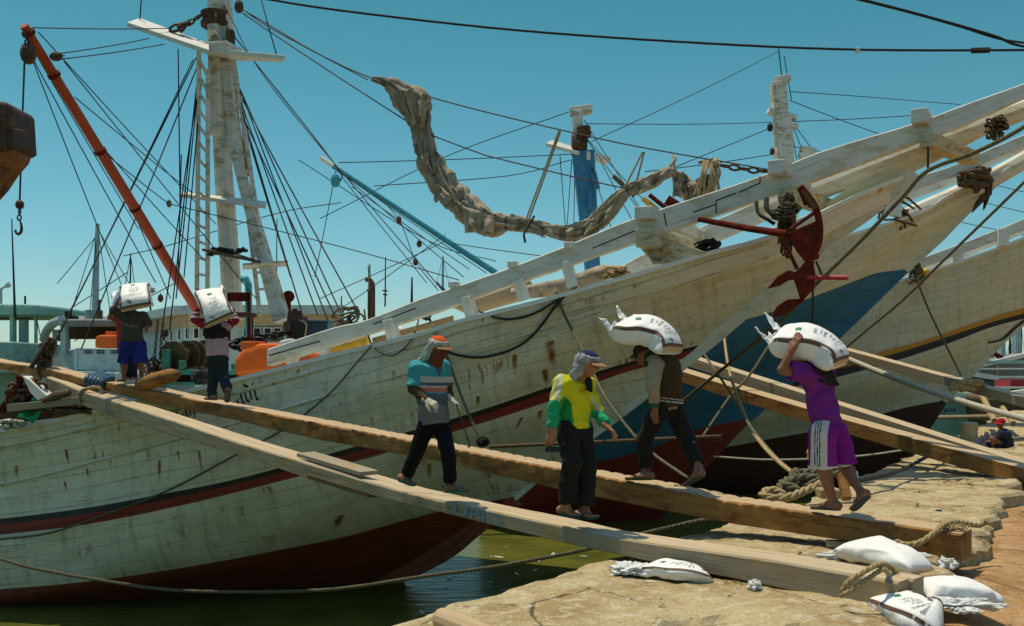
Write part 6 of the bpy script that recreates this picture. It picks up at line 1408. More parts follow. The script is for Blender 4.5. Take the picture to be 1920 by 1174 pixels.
for x in (158, 181, 207):
    for y in (657, 661): tp('vent_slot', M_dark, gb, (x, y, x+14, y+2, 32.5, .03))
mb = MB(); mb.prism([P(x, y, 33) for x, y in ((95, 690), (148, 696), (330, 702), (330, 860), (95, 860))], (0, 1, 0), 4); mb.build('hull', M_greyb, gb)
mb = MB(); mb.tube([P(178, 600, 34.5), P(183, 420, 34.5)], [.13, .07], 8); mb.tube([P(176, 598, 34.5), P(176, 582, 34.5)], .3, 10); mb.build('mast', M_greyb, gb)
wires([((183, 425, 34.5), (230, 540, 34)), ((183, 440, 34.5), (107, 532, 34)), ((180, 440, 34.5), (132, 590, 34)), ((182, 430, 34.5), (168, 590, 34)), ((184, 432, 34.5), (206, 580, 34)), ((184, 430, 34.5), (250, 545, 34))], gb, 'stay', M_wire, .014)
tp('hatch', M_black, gb, (121, 592, 138, 598, 33.5, .4)); mb = MB(); mb.tube([P(128, 593, 33.7), P(128, 584, 33.7)], .12, 8); mb.build('vent', M_black, gb)
mb = MB(); mb.tube([P(186, 600, 34), P(186, 562, 34)], .05, 6); mb.tube([P(186, 599, 34), P(186, 582, 34)], .10, 6); mb.build('lantern_post', M_dkwood, gb)
mb = MB(); mb.prism([P(x, y, 34) for x, y in ((187, 562), (192, 562), (190, 568), (187, 568))], (0, 1, 0), .02); mb.build('pennant', M_redr, gb)
tank('water_tank', [(188, 653), (188, 634), (195, 629), (225, 629), (230, 634), (230, 653)], 32.5, .9, M_tank, 'amber plastic tank on the blue grey boat', cap=(210, 629, .20, .12))
ae = empty('television_aerial', P(275, 600, 31.5), 'bare rod television aerial above the cabin roof at left', 'aerial')
mb = MB(); mb.tube([P(285, 600, 31.5), P(278, 548, 31.5)], .03, 5)
for k in range(5): mb.tube([P(264+k*1.5, 539+k*3, 31.5-.4), P(290-k*.5, 541+k*2, 31.5+.4)], .014, 4)
mb.tube([P(264, 548, 31.5), P(292, 546, 31.5)], .02, 4); mb.build('rods', M_wire, ae)
# distant masts
def far_mast(x, y0, y1, Y, r, label, mat=None, stays=(), cross=()):
    rt = empty('ship_mast', P(x, y1, Y), label, 'mast', 'masts of boats far behind'); mb = MB(); mb.tube([P(x, y1, Y), P(x+(y1-y0)*.01, y0, Y)], [r, r*.6], 6); mb.build('pole', mat or M_wire, rt)
    for dx, yy in stays: mb = MB(); mb.tube([P(x+(y1-y0)*.01, y0+4, Y), P(x+dx, yy, Y)], .02, 4); mb.build('stay', M_wire, rt)
    for yy, w_ in cross: mb = MB(); mb.beam(P(x-w_, yy, Y), P(x+w_, yy+1, Y), .08, .08); mb.build('crosstree', M_wire, rt)
for i, (x, y0, y1, Y, r, lb, st, cr) in enumerate([(244, 475, 560, 50, .05, 'thin dark mast above the blue grey boat', ((-14, 560), (12, 560)), ()), (722, 482, 575, 60, .05, 'thin mast with short yards right of the exhaust pipe', (), ((545, 5), (552, 4))), (772, 520, 570, 60, .08, 'short banded mast left of the beam middle', (), ()), (692, 496, 580, 70, .12, 'slim pale mast behind the exhaust pipe', (), ()), (518, 410, 560, 60, .04, 'hair thin mast left of the slack lines', (), ()), (830, 480, 545, 90, .12, 'faint mast between the blue boom and the beam', ((-14, 540), (14, 540)), ()), (640, 555, 585, 70, .06, 'stub mast over the cabin roof right end', (), ())]):
    far_mast(x, y0, y1, Y, r, lb, M_greyb if i in (3, 5) else None, st, cr)
wires_parent = empty('far_rigging', P(300, 450, 45), 'thin far rigging lines crossing behind the main mast', 'rigging')
wires([((232, 480, 45), (310, 462, 45)), ((310, 462, 45), (520, 400, 45), (640, 380, 45)), ((600, 560, 50), (840, 450, 50)), ((130, 580, 45), (240, 510, 45)), ((140, 640, 45), (200, 600, 45), (330, 530, 45)), ((645, 575, 50), (835, 440, 50)), ((700, 610, 50), (690, 500, 50))], wires_parent, 'line', M_wire, .022)

# ---------------------------------------------------------------- far right: boats, bollard
bo = empty('stone_bollard', gp(1817, 822, 0)+V(0, 0, 0), 'stubby stone bollard on the far quay at right', 'bollard')
Yb = gp(1817, 826, 0).y; c = gp(1817, 826, 0)
mb = MB(); mb.lathe(c-V(0, 0, .3), [(.20, 0), (.20, .55), (.215, .60), (.215, .70), (.19, .72)], 18); mb.build('bollard_post', M_quay, bo, smooth=False); 
mb = MB(); mb.lathe(c+V(0, 0, .415), [(.20, 0), (.19, .03), (.02, .05)], 18); mb.build('cap', M_ropew, bo)
for i, (pts, Y, m_, lb) in enumerate([([(1830, 690), (1960, 660), (1960, 720), (1850, 728), (1830, 712)], 75, M_greyd, 'dark boat hull under the masts at the right edge'), ([(1880, 745), (1960, 735), (1960, 790), (1890, 800)], 46, M_dkwood, 'dark wooden boat behind the seated worker'), ([(1790, 700), (1870, 712), (1870, 735), (1790, 728)], 66, M_bldark, 'low navy boat cover beyond the yellow striped bow')]):
    rt = empty('moored_boat', P(pts[0][0], pts[0][1], Y), lb, 'boat'); simplehull(rt, pts, m_, Y, Y)
    mb = MB(); mb.beam(P(pts[0][0], pts[0][1]-3, Y-.1), P(pts[1][0], pts[1][1]-3, Y-.1), .4, .3); mb.build('rail', M_beamw, rt)
bs_ = empty('moored_boat', P(1880, 690, 70), 'white boat with red cabin and awning beyond the quay at the right edge', 'boat')
tp('awning', M_tealp, bs_, (1838, 676, 1960, 682, 70, 2)); tp('post', M_planktop, bs_, (1835, 682, 1838, 712, 70, .15), (1870, 682, 1872, 705, 70, .15)); tp('cabin', M_simple('red cabin paint', (.32,.02,.03), .5, .2, 4), bs_, (1895, 712, 1960, 735, 60, 2)); tp('rail', M_beamw, bs_, (1850, 705, 1960, 709, 68, .3), (1860, 725, 1960, 729, 58, .3), (1835, 690, 1960, 693, 69, .3))
tp('hull', M_white3, bs_, (1850, 728, 1990, 760, 60, 3))
for i, (x, y0, Y, r, m_, lb) in enumerate([(1878, 640, 80, .45, M_greyb, 'thick pale mast at the right edge'), (1905, 585, 80, .5, M_greyb, 'tall pale mast nearest the right edge'), (1893, 630, 85, .15, M_wire, 'thin dark mast between the two pale masts'), (1858, 660, 85, .35, M_greyd, 'short grey mast beside the yellow striped bow'), (1868, 625, 95, .10, M_wire, 'thin mast just right of the short grey mast'), (1914, 610, 95, .12, M_wire, 'thin dark mast right of the tall pale mast'), (1846, 668, 90, .10, M_planktop, 'small tan mast at the left of the far mast crowd')]):
    far_mast(x, y0, 720, Y, r, lb, m_, ((-10, 700), (12, 700), (-4, 700)), ())
thing1('red_spar', M_redr, 'dark red spar sloping under the yellow striped bow', 'spar', lambda mb: mb.beam(P(1855, 658, 78), P(1886, 676, 78), .3, .3))
thing1('black_rubbing_rope', M_black, 'black fender rope along the yellow striped stem', 'rope', lambda mb: mb.tube(psp([(1852, 642, 28), (1880, 635, 27.8), (1900, 617, 27.6), (1925, 597, 27.4)], 5), .05, 6))
for i, (A, B, m_, lb) in enumerate([((1700, 784, 40), (1900, 780, 38), M_plank2, 'grey spar lying level beyond the bollard'), ((1838, 735, 30), (1865, 790, 26), M_rope, 'tan oar leaning beyond the bollard'), ((1880, 765, 30), (1900, 795, 26), M_rope, 'second oar leaning behind the seated worker')]):
    thing1('stowed_spar', m_, lb, 'spar', lambda mb: mb.tube([P(*A), P(*B)], .08, 7))
tangle((1815, 722, 25.5), 50, 14, 12, .07, M_rope, 'rope_bundle', 'tan rope heap hanging on the grey gangway plank at right', 30)
thing1('net_heap', M_simple('dark cloth heap', (.03,.035,.06), .9, .4, 6, bmp=.5), 'dark cloth heap on the quay beside the bollard', 'heap', lambda mb: mb.grid(lambda u, v: V(*gp(1850, 838, 0))+V(.7*(u-.5), .6*(v-.5), max(-.1, .22*math.sin(u*3.14)*math.sin(v*3.14)*(1+1.5*nz(u*7, v*7))+.12*nz(u*9, v*9))), 20, 14), smooth=True)
thing1('quay_line', M_ropew, 'pale line running low across the dark bottoms to the quay', 'rope', lambda mb: mb.tube(psp([(1338, 856, 24), (1450, 862, 24), (1600, 856, 24), (1720, 840, 24)], 5), .025, 5))
thing1('quay_line', M_roped, 'dark line from the coils along the quay edge to the right', 'rope', lambda mb: mb.tube(psp([(1590, 905, 13.4), (1680, 885, 15), (1750, 850, 18), (1800, 828, 21)], 5), .03, 5))
# wooden post and flask behind the purple porter
thing1('wooden_stake', M_plank, 'brown wooden stake leaning behind the purple porter legs', 'stake', lambda mb: mb.beam(P(1578, 890, 11.6), P(1588, 936, 11.4), .10, .08), bevel=.01)
thing1('water_flask', M_greyb, 'pale blue rounded flask behind the purple porter knee', 'flask', lambda mb: mb.lathe(P(1598, 902, 11.8), [(.01, 0), (.06, .01), (.07, .06), (.06, .11), (.03, .13), (.02, .16)], 14), smooth=True)
crumple(P(1518, 852, 12.6), (.035, .03, .07), 'orange_rag', 'orange rag tied to the vertical line beside the shorts', M_yellow, seed=22, cat='rag')
thing1('concrete_block', M_quay, 'small concrete block among the ropes behind the purple porter', 'block', lambda mb: pb(mb, 1540, 918, 1580, 936, 11.9, .25), bevel=.02)
# ---------------------------------------------------------------- people
def rig(J, side, fwd): return J
def body(root, J, side, fwd, sc, head=True, hfw=None, hup=None, skin=None, hands=None, feet=True, h=.0068, eye=True):
    pts = [v for k, v in J.items() if isinstance(v, Vector)]
    lo, hi = bounds(pts, .20*sc); s = SDF(lo, hi, h)
    S_ = side
    s.cone(J['pv'], J['ch'], .098*sc, .120*sc, .04, S_, 1.42)
    s.cone(J['ch'], J['nk']-V(0, 0, .03), .105*sc, .055*sc, .05, S_, 1.3)
    s.cone(J['nk']-V(0, 0, .05), J['hd']-V(0, 0, .03), .056*sc, .052*sc, .03)
    q = head_sdf(s, J['hd'], hfw or fwd, hup or V(0, 0, 1), sc)
    for e in 'LR':
        s.cone(J['ch'].lerp(J['s'+e], .5), J['s'+e], .07*sc, .060*sc, .04)
        s.cone(J['s'+e], J['e'+e], .052*sc, .040*sc, .03, bulge=.08); s.cone(J['e'+e], J['w'+e], .041*sc, .027*sc, .02, bulge=.10)
        s.cone(J['h'+e], J['k'+e], .082*sc, .056*sc, .05, bulge=.06); 
        s.cone(J['k'+e], J['a'+e], .056*sc, .036*sc, .03, bulge=.10)
        kk = J['k'+e].lerp(J['a'+e], .3)-fwd*.022*sc; s.ell(kk, [.045*sc, .045*sc, .09*sc], None, .03)
        if feet: foot_sdf(s, J['a'+e], J['c'+e], J['t'+e], sc=sc)
        if hands and e in hands: hd = hands[e]; hand_sdf(s, J['w'+e], hd[0], hd[1], hd[2], hd[3], sc=sc*1.02)
    def mf(x, y, z):
        m = np.zeros(len(x)); 
        for sg in (-1, 1):
            c = q(sg*.031, .086, .006); m[(x-c.x)**2+(y-c.y)**2+(z-c.z)**2 < (.0105*sc)**2] = 1
        c = q(0, .093, -.058); m[(x-c.x)**2+(y-c.y)**2+((z-c.z)*2.2)**2 < (.017*sc)**2] = 2
        return m
    return s.mesh('body', [skin or M_skin, M_black, M_simple('teeth', (.5,.45,.38), .5, .1) if 'teeth' not in MATS else MATS['teeth']], root, mf), q
def garment(root, name, mats, prims, matfn=None, wr=(.006, (22, 22, 14), 0.0), h=.0085, planes=(), cuts=()):
    pts = [p for c in prims for p in (c[0], c[1])]; R = max(max(c[2], c[3]) for c in prims)*1.5+.05
    lo, hi = bounds(pts, R); s = SDF(lo, hi, h)
    for c in prims:
        kw = c[4] if len(c) > 4 else {}; s.cone(c[0], c[1], c[2], c[3], **kw)
    if wr: s.wrinkle(*wr)
    for p, n in planes: s.plane(p, n)
    for p, n, c0, r0 in cuts:   # local plane cut: only near c0 within r0
        X = np.stack(np.meshgrid(*s.ax, indexing='ij'), -1); d = (X-np.array(p, np.float32))@np.array(V(*n).normalized(), np.float32); m = np.linalg.norm(X-np.array(c0, np.float32), axis=-1) < r0
        s.f = np.where(m, np.maximum(s.f, d), s.f)
    return s.mesh(name, mats, root, matfn)
def trousers(root, J, side, fwd, sc, mats, r=(.125, .10, .085), end=1.0, matfn=None, waist=.10, wr=(.007, (20, 20, 11), 0.), name='trousers', flare=1.0, seat=1.35):
    pr = [(J['pv']-V(0, 0, .02), J['pv'].lerp(J['ch'], .30), .112*sc, .108*sc, dict(k=.03, side=side, wf=seat))]
    for e in 'LR':
        A, K, N = J['h'+e], J['k'+e], J['a'+e]
        if end <= 1: K2 = A.lerp(K, end); pr.append((A, K2, r[0]*sc*.92, r[1]*sc, dict(k=.045, cut=True)))
        else:
            pr.append((A, K, r[0]*sc*.86, r[1]*sc*.90, dict(k=.022))); pr.append((K, K.lerp(N, end-1), r[1]*sc*.90, r[2]*sc*.95, dict(k=.010, cut=True)))
    tw = J['pv'].lerp(J['ch'], .42)
    return garment(root, name, mats, pr, matfn, wr, planes=[(tw, J['ch']-J['pv'])])
def shirt(root, J, side, fwd, sc, mats, sl=1.0, hem=-.10, r=(.135, .142), armr=(.075, .062), matfn=None, wr=(.007, (18, 18, 12), 1.), name='shirt', sl2=0, wf=1.36, neck=True, only=None, lean=0):
    d = (J['ch']-J['pv']).normalized(); P0 = J['pv']+d*hem
    pr = [(P0, J['ch'], r[0]*sc, r[1]*sc, dict(k=.03, side=side, wf=wf, cuta=True)), (J['ch'], J['nk']-d*.02, .115*sc, .070*sc, dict(k=.05, side=side, wf=1.3))]
    for e in 'LR':
        pr.append((J['ch'].lerp(J['s'+e], .45), J['s'+e], .085*sc, .076*sc, dict(k=.045)))
        B = J['s'+e].lerp(J['e'+e], min(sl, 1)); pr.append((J['s'+e], B, armr[0]*sc, armr[1]*sc, dict(k=.03, cut=sl2 <= 0)))
        if sl2 > 0: pr.append((J['e'+e], J['e'+e].lerp(J['w'+e], sl2), armr[1]*sc*.98, armr[1]*sc*.78, dict(k=.025, cut=True)))
    return garment(root, name, mats, pr, matfn, wr)
def sandals(root, J, fwd, mat, sole=None):
    for e in 'LR':
        hl, to = J['c'+e], J['t'+e]; d = (to-hl).normalized(); sd = d.cross(V(0, 0, 1)).normalized(); n = sd.cross(d).normalized(); mb = MB()
        L = (to-hl).length; o = []
        for t, w in ((-.02, .018), (.0, .030), (.1, .036), (.45, .036), (.75, .047), (.95, .044), (1.06, .028), (1.09, .01)): o.append((t, w))
        poly = [hl+d*L*t+sd*w-n*.004 for t, w in o]+[hl+d*L*t-sd*w-n*.004 for t, w in o[::-1]]
        mb.prism(poly, tuple(n), .018); sn = mb.build('sandal', sole or mat, root)
        mb = MB(); tp_ = hl+d*L*.82+n*.03
        for sg in (-1, 1): mb.tube([tp_, hl+d*L*.62+sd*sg*.034+n*.046, hl+d*L*.42+sd*sg*.050+n*.012], .008, 6)
        st = mb.build('strap', mat, root); st.parent = sn; st.matrix_parent_inverse = Matrix.Translation(-root.location) if False else Matrix.Identity(4)
def mkside(f): return V(-f.y, f.x, 0).normalized()
def col(name, c, **k): return cloth(name, c, **k)
def stand(J):  # fix foot heights/knees given simple joints
    return J
# ---- 1. teal shirt, walking down the pale gangway
f = V(.70, -.71, 0).normalized(); sd = mkside(f); Yb = 10.45
def dY(px, py, dy=0.0): return P(px, py, Yb+dy)
J = dict(hd=dY(822, 652, -.06), nk=dY(811, 684), ch=dY(806, 706), pv=dY(814, 787, .0), sL=dY(830, 690, .12), sR=dY(781, 692, -.12), eL=dY(838, 728, .16), wL=dY(846, 747, .02), eR=dY(775, 729, -.16), wR=dY(800, 751, -.28),
         hL=dY(826, 792, .07), hR=dY(802, 792, -.05), kL=dY(841, 856, -.12), kR=dY(781, 848, .10), aL=dY(844, 909, -.02), aR=dY(762, 893, .30))
J['cL'] = P(838, 922, 10.42); J['tL'] = P(876, 921, 10.26); J['cR'] = P(750, 900, 10.80); J['tR'] = P(775, 909, 10.66)
r_ = empty('person', J['pv'], 'man in teal striped shirt, orange cap and white gloves walking down the pale gangway', 'person')
M_glove = cloth('white cotton glove', (.52,.46,.34)); skm = M_skind
_, hq = body(r_, J, sd, f, .98, hfw=V(.80, -.50, -.28), skin=M_skind, h=.007)
s = SDF(*bounds([J['wR']], .24), .0055)
hand_sdf(s, J['wR']-V(.0, 0, 0), V(.75, -.35, -.38), V(.35, .3, -.9), 1.05, -1, 1.05, .004)
s.mesh('glove', M_glove, r_); s = SDF(*bounds([J['wL']], .24), .0055)
hand_sdf(s, J['wL'], V(.62, -.5, -.75), V(-.5, .3, -.2), .8, 1, 1.05, .004)
s.mesh('glove', M_glove, r_)
M_tshirt = [cloth('teal shirt', (.055,.30,.32)), cloth('shirt pale stripe', (.50,.45,.38)), cloth('shirt navy stripe', (.07,.11,.13)), cloth('shirt salmon stripe', (.50,.17,.12)), cloth('shirt slate', (.10,.12,.13)), cloth('shirt grey', (.19,.185,.18))]
def zpx(y): return P(800, y, Yb).z
def tmf(x, y, z):
    b = z+.02*(x-J['pv'].x); m = np.zeros(len(x)); lx = x-P(795, 0, Yb).x; torso = (lx > -.02) | (z < zpx(724))
    for a, b2, k in ((706, 717, 1), (717, 723, 2), (723, 727, 1), (727, 735, 3), (735, 738, 0), (738, 758, 4), (758, 900, 5)):
        m[(b <= zpx(a)) & (b > zpx(b2)) & torso] = k
    c = J['nk']; v = ((x-c.x-f.x*.10)*sd.x+(y-c.y-f.y*.10)*sd.y); fr = (x-c.x)*f.x+(y-c.y)*f.y
    vv = (fr > .02) & (z > c.z-.13+np.abs(v)*2.2) ; m[vv] = 4
    return m
shirt(r_, J, sd, f, .98, M_tshirt, sl=.88, hem=-.035, r=(.128, .130), armr=(.085, .078), matfn=tmf, wr=(.012, (16, 16, 9), 1.2))
garment(r_, 'sleeves', cloth('brown arm sleeves', (.085,.048,.022), dirt=(.03,.02,.01)), [(J['sL'].lerp(J['eL'], .6), J['eL'], .058, .052, dict(k=.02)), (J['eL'], J['wL'], .053, .035, dict(k=.02, cut=True)), (J['sR'].lerp(J['eR'], .6), J['eR'], .058, .052, dict(k=.02)), (J['eR'], J['wR'], .053, .036, dict(k=.02, cut=True))], wr=(.005, (45, 45, 45), 2.))
garment(r_, 'neck_gaiter', cloth('rust neck gaiter', (.16,.045,.025)), [(J['nk']-V(0, 0, .05), J['hd']-V(0, 0, .06), .078, .072, dict(k=.03)), (J['hd']-V(0, 0, .07), J['hd']+V(.05, -.035, -.055), .068, .055, dict(k=.02))], wr=(.004, (40, 40, 60), 1.), h=.006)
trousers(r_, J, sd, f, .98, [cloth('black track trousers', (.012,.010,.012)), cloth('trouser stripe', (.35,.30,.16)), cloth('purple panel', (.07,.045,.16))], r=(.110, .082, .070), end=1.90, wr=(.008, (18, 18, 9), .5),
         matfn=lambda x, y, z: np.where((np.abs((x-J['hR'].x)*.6+(z-J['hR'].z)*.0+.105-(J['hR'].z-z)*-.11-.0) < .0), 1, 0))
def ncap(root, hd, fw, up, capm, brimm, sc=1.0, brim=.085, crown=.075, bill=True):
    fw = fw.normalized(); up = (up-fw*up.dot(fw)).normalized(); s_ = up.cross(fw).normalized()
    s = SDF(*bounds([hd], .24), .006); s.ell(hd+up*.045*sc-fw*.01, [.084*sc, .104*sc, .078*sc], [tuple(s_), tuple(fw), tuple(up)], .01); s.plane(hd+up*.030, -up); s.mesh('cap', capm, root)
    mb = MB(); c0 = hd+up*.042
    def bf(u, v): a = (u-.5)*2.2; rr = .098+v*brim*math.cos(a*.62)**1.0; return c0+(fw*math.cos(a)+s_*math.sin(a)*.86)*rr*sc-up*(v*.022+.018*math.sin(a)**2)
    mb.grid(bf, 16, 6); mb.build('cap_brim', brimm, root, smooth=True, solid=.006)
    return s_
M_scarf = cloth('pale grey headscarf', (.40,.39,.35), .3)
hfw = V(.80, -.50, -.28).normalized(); up_ = V(0, 0, 1)
ncap(r_, J['hd'], hfw, up_, cloth('orange cap', (.62,.10,.015)), cloth('brown cap brim', (.25,.13,.06)))
H = J['hd']
def scarf(root, H, fw, mat, tail, low=.0, knot=True, seed=0, h=.0065):
    fw = fw.normalized(); up = (V(0, 0, 1)-fw*fw.z).normalized(); s_ = up.cross(fw).normalized()
    pts = [H]+[H+t for t in tail]; s = SDF(*bounds(pts, .17), h)
    n = 14
    for k in range(n):   # band round the brow
        a0, a1 = 2*math.pi*k/n, 2*math.pi*(k+1)/n
        q = lambda a: H+up*(.045+.010*math.cos(a))+fw*math.cos(a)*.088+s_*math.sin(a)*.074-fw*.008
        s.cone(q(a0), q(a1), .024, .024, .012)
    s.ell(H-fw*.035+up*.02, [.082, .075, .085], [tuple(s_), tuple(fw), tuple(up)], .03)
    p = H-fw*.05
    for t, r in zip(tail, np.linspace(.062, .026, len(tail))): s.cone(p, H+t, r*1.12, r, .03, s_, 1.25); p = H+t
    if knot: s.ell(H+fw*.06+s_*.03+up*.045, [.032, .026, .024], None, .012)
    s.wrinkle(.006, (38, 38, 30), seed); s.plane(H+up*.098, up) if False else None
    # open face
    X = np.stack(np.meshgrid(*s.ax, indexing='ij'), -1); q = X-np.array(H+fw*.10-up*.045, np.float32); d = np.sqrt((q*q).sum(-1))-.082; s.f = np.maximum(s.f, -d)
    return s.mesh('headscarf', mat, root)
scarf(r_, H, hfw, M_scarf, [V(-.09, .05, -.06), V(-.17, .10, -.13), V(-.25, .15, -.20)], seed=1)
sandals(r_, J, f, cloth('teal rubber', (.03,.16,.13)))
mb = MB(); mb.beam(P(759, 812, 10.3), P(754, 826, 10.32), .012, .008); 
hook = empty('hand_hook', P(857, 764, 10.35), 'thin rod and hook held by the man in the teal shirt', 'hook')
mb = MB(); mb.tube([P(856, 757, 10.38), P(858, 768, 10.36), P(866, 790, 10.36), P(880, 832, 10.34)], .007, 6); mb.tube(psp([(880, 832, 10.34), (881, 838, 10.34), (876, 838, 10.34)], 4), .006, 5); mb.build('rod', M_iron, hook)

# ---- 2. yellow and green shirt
f = V(.66, -.75, 0).normalized(); sd = mkside(f); Yb = 9.25
J = dict(hd=dY(1102, 682, -.10), nk=dY(1084, 710), ch=dY(1074, 730, .0), pv=dY(1078, 800, .03), sL=dY(1100, 722, .14), sR=dY(1053, 720, -.13), eL=dY(1116, 766, .14), wL=dY(1137, 799, -.02), eR=dY(1041, 760, -.20), wR=dY(1034, 806, -.22),
         hL=dY(1090, 806, .09), hR=dY(1064, 806, -.05), kL=dY(1100, 868, .03), kR=dY(1073, 866, -.12), aL=dY(1097, 957, .02), aR=dY(1060, 950, -.06))
J['cL'] = P(1084, 970, 9.28); J['tL'] = P(1116, 971, 9.10); J['cR'] = P(1050, 962, 9.30); J['tR'] = P(1082, 968, 9.12)
r_ = empty('person', J['pv'], 'smiling man in yellow and green shirt with cap and scarf, walking down the pale gangway', 'person')
hfw = V(.93, -.30, -.28)
body(r_, J, sd, f, 1.0, hfw=hfw, skin=M_skin, hands=dict(R=(V(-.15, -.1, -1), V(-.2, .6, 0), .55, 1), L=(V(.65, -.35, -.55), V(-.6, .1, -.5), .65, 1)), h=.0062)
MY = [cloth('yellow shirt', (.56,.54,.015)), cloth('green panel', (.02,.26,.06)), cloth('teal green sleeve', (.02,.33,.15)), cloth('white shoulder band', (.55,.54,.42)), cloth('orange chest print', (.50,.24,.015))]
def ymf(x, y, z):
    px = CXP+x/y*F; py = HYP-(z-CH)/y*F; m = np.zeros(len(x))
    m[(px < 1070-(py-740)*-.10) & (py > 742+np.abs(px-1059)*1.1) & (px > 1046)] = 1; m[(py > 779) & (px < 1074) & (px > 1045)] = 1
    sl = (px < 1046+(py-750)*.02) & (py > 750); m[sl] = 2
    m[(px > 1104) & (py > 768-(px-1110)*.0) & (px-1104 > (py-790)*-.2)] = 2; m[(px > 1104) & (py < 770)] = 0
    # shoulder bands follow each upper arm
    for e, o in (('R', -.025), ('L', .02)):
        a, b = J['s'+e], J['e'+e]; ab = b-a; t = ((x-a.x)*ab.x+(y-a.y)*ab.y+(z-a.z)*ab.z)/ab.length_squared
        qx, qy = x-a.x-t*ab.x, y-a.y-t*ab.y; fr = qx*f.x+qy*f.y; ou = (qx*sd.x+qy*sd.y)*(1 if e == 'L' else -1)
        m[(t > -.1) & (t < .98) & (np.abs(fr-.005) < .013) & ((ou > .03) | (t < .2)) & (m != 2)] = 3
    m[(y < J['ch'].y-.02) & (np.abs(px-(1051-(py-705)*.13)) < 4.2) & (py > 702) & (py < 751)] = 3; m[(px > 1108) & (np.abs(px-(1108+(py-745)*.62)) < 4) & (py > 735) & (py < 770)] = 3
    tor = (np.abs(py-733) < 5) & (px > 1083) & (px < 1104) & ((x-J['ch'].x)*f.x+(y-J['ch'].y)*f.y > .03) & (((px*.9).astype(int) % 3 > 0)) & (((py*1.3).astype(int)) % 3 > 0); m[tor] = 4
    return m
shirt(r_, J, sd, f, 1.0, MY, sl=1, sl2=.88, hem=.0, r=(.122, .126), armr=(.070, .062), matfn=ymf, wr=(.013, (17, 17, 11), 2.1))
trousers(r_, J, sd, f, 1.0, cloth('black loose trousers', (.017,.017,.015)), r=(.118, .098, .080), end=1.90, wr=(.012, (17, 17, 8), 2.), seat=1.3)
H = J['hd']; ncap(r_, H, hfw, up_, cloth('navy cap', (.02,.03,.09)), cloth('tan cap brim', (.30,.16,.08)), brim=.10)
scarf(r_, H, hfw, [cloth('white check headscarf', (.30,.31,.31), .5)], [V(-.08, .0, -.05), V(-.12, .0, -.10), V(-.14, .0, -.155)], seed=2)
sheet([H+V(-.03, .1, -.09), H+V(.02, -.03, -.13), H+V(.03, -.06, -.26), H+V(.0, .03, -.24)], 8, 8, .01, 'neckerchief', cloth('dark neckerchief', (.03,.025,.03)), r_)
sandals(r_, J, f, cloth('dark green rubber', (.02,.07,.06)))
tag(MB.build((lambda m: (m.box(P(1037, 843, 9.02), .14, .03, .05, .1), m)[1])(MB()), 'carried_block', M_black, None, bevel=.004), 'small dark block held in the right hand of the yellow shirted man', 'block')

# ---- carried sacks
def csack(pts, lat, W_, T_, label, mouth, seed, up=None, band=True, plump=.42): return sack([P(*q) for q in pts], lat, W_, T_, 'rice_sack', label, 'sacks carried by porters', band=band, mouth=mouth, seed=seed, up=up, plump=plump)
# ---- 3. brown vest porter, climbing the brown gangway
f = V(-.80, .60, 0).normalized(); sd = mkside(f); Yb = 10.65
J = dict(hd=dY(1206, 664, .12), nk=dY(1226, 672, .06), ch=dY(1244, 690), pv=dY(1248, 760, .02), sL=dY(1229, 688, -.16), sR=dY(1252, 688, .17), eL=dY(1224, 727, -.24), wL=dY(1228, 766, -.20), eR=dY(1240, 700, .40), wR=dY(1210, 660, .42),
         hL=dY(1236, 768, -.08), hR=dY(1262, 768, .09), kL=dY(1208, 826, .06), kR=dY(1290, 828, .05), aL=dY(1212, 884, .10), aR=dY(1310, 876, -.25))
J['cL'] = P(1222, 898, 10.62); J['tL'] = P(1178, 898, 10.86); J['cR'] = P(1319, 892, 10.28); J['tR'] = P(1286, 909, 10.42)
r_ = empty('person', J['pv'], 'porter in tan sleeves and dark brown vest bent under a sack on the brown gangway', 'person')
hfw = V(-.90, .2, -.42)
body(r_, J, sd, f, .98, hfw=hfw, skin=M_skind, hands=dict(L=(V(.0, -.05, -1), V(.5, .6, 0), .45, -1), R=(V(-.4, .1, .8), V(.6, -.3, 0), .4, 1)), h=.0068)
shirt(r_, J, sd, f, .98, [cloth('tan long sleeves', (.33,.26,.16)), cloth('cuff green', (.02,.10,.05))], sl=1, sl2=.92, hem=-.04, r=(.118, .125), armr=(.078, .066), wr=(.009, (17, 17, 10), 3.),
      matfn=lambda x, y, z: np.where((z < J['wL'].z+.055) & (x < J['pv'].x-.04) & (y < Yb-.05) & (z > J['wL'].z-.05), 1, 0))
d_ = (J['ch']-J['pv']).normalized()
garment(r_, 'vest', [cloth('dark brown vest', (.060,.036,.020)), cloth('vest white trim', (.45,.43,.36))], [(J['pv']-d_*.0+V(.03, -.02, 0), J['ch']+V(.03, -.02, 0), .138, .138, dict(side=sd, wf=1.30, k=.03, cuta=True)), (J['ch']+V(.02, 0, 0), J['nk'], .13, .085, dict(k=.04, side=sd, wf=1.3))], lambda x, y, z: np.where((np.abs(z-J['pv'].z-.045+.12*(x-J['pv'].x)) < .007) | (np.abs(z-J['pv'].z-.075+.12*(x-J['pv'].x)) < .005), 1, 0), (.009, (16, 16, 8), 1.7),
    cuts=[(J['sL']+sd*.0+f*.02, f, J['sL'].lerp(J['pv'], .45)+f*.1, .36)])
trousers(r_, J, sd, f, .98, cloth('charcoal trousers', (.020,.017,.014)), r=(.118, .098, .080), end=1.86, wr=(.010, (18, 18, 8), 4.))
H = J['hd']; ncap(r_, H, hfw, V(-.3, 0, 1), cloth('brown hat', (.05,.028,.018)), cloth('brown hat brim', (.05,.028,.018)), brim=.07)
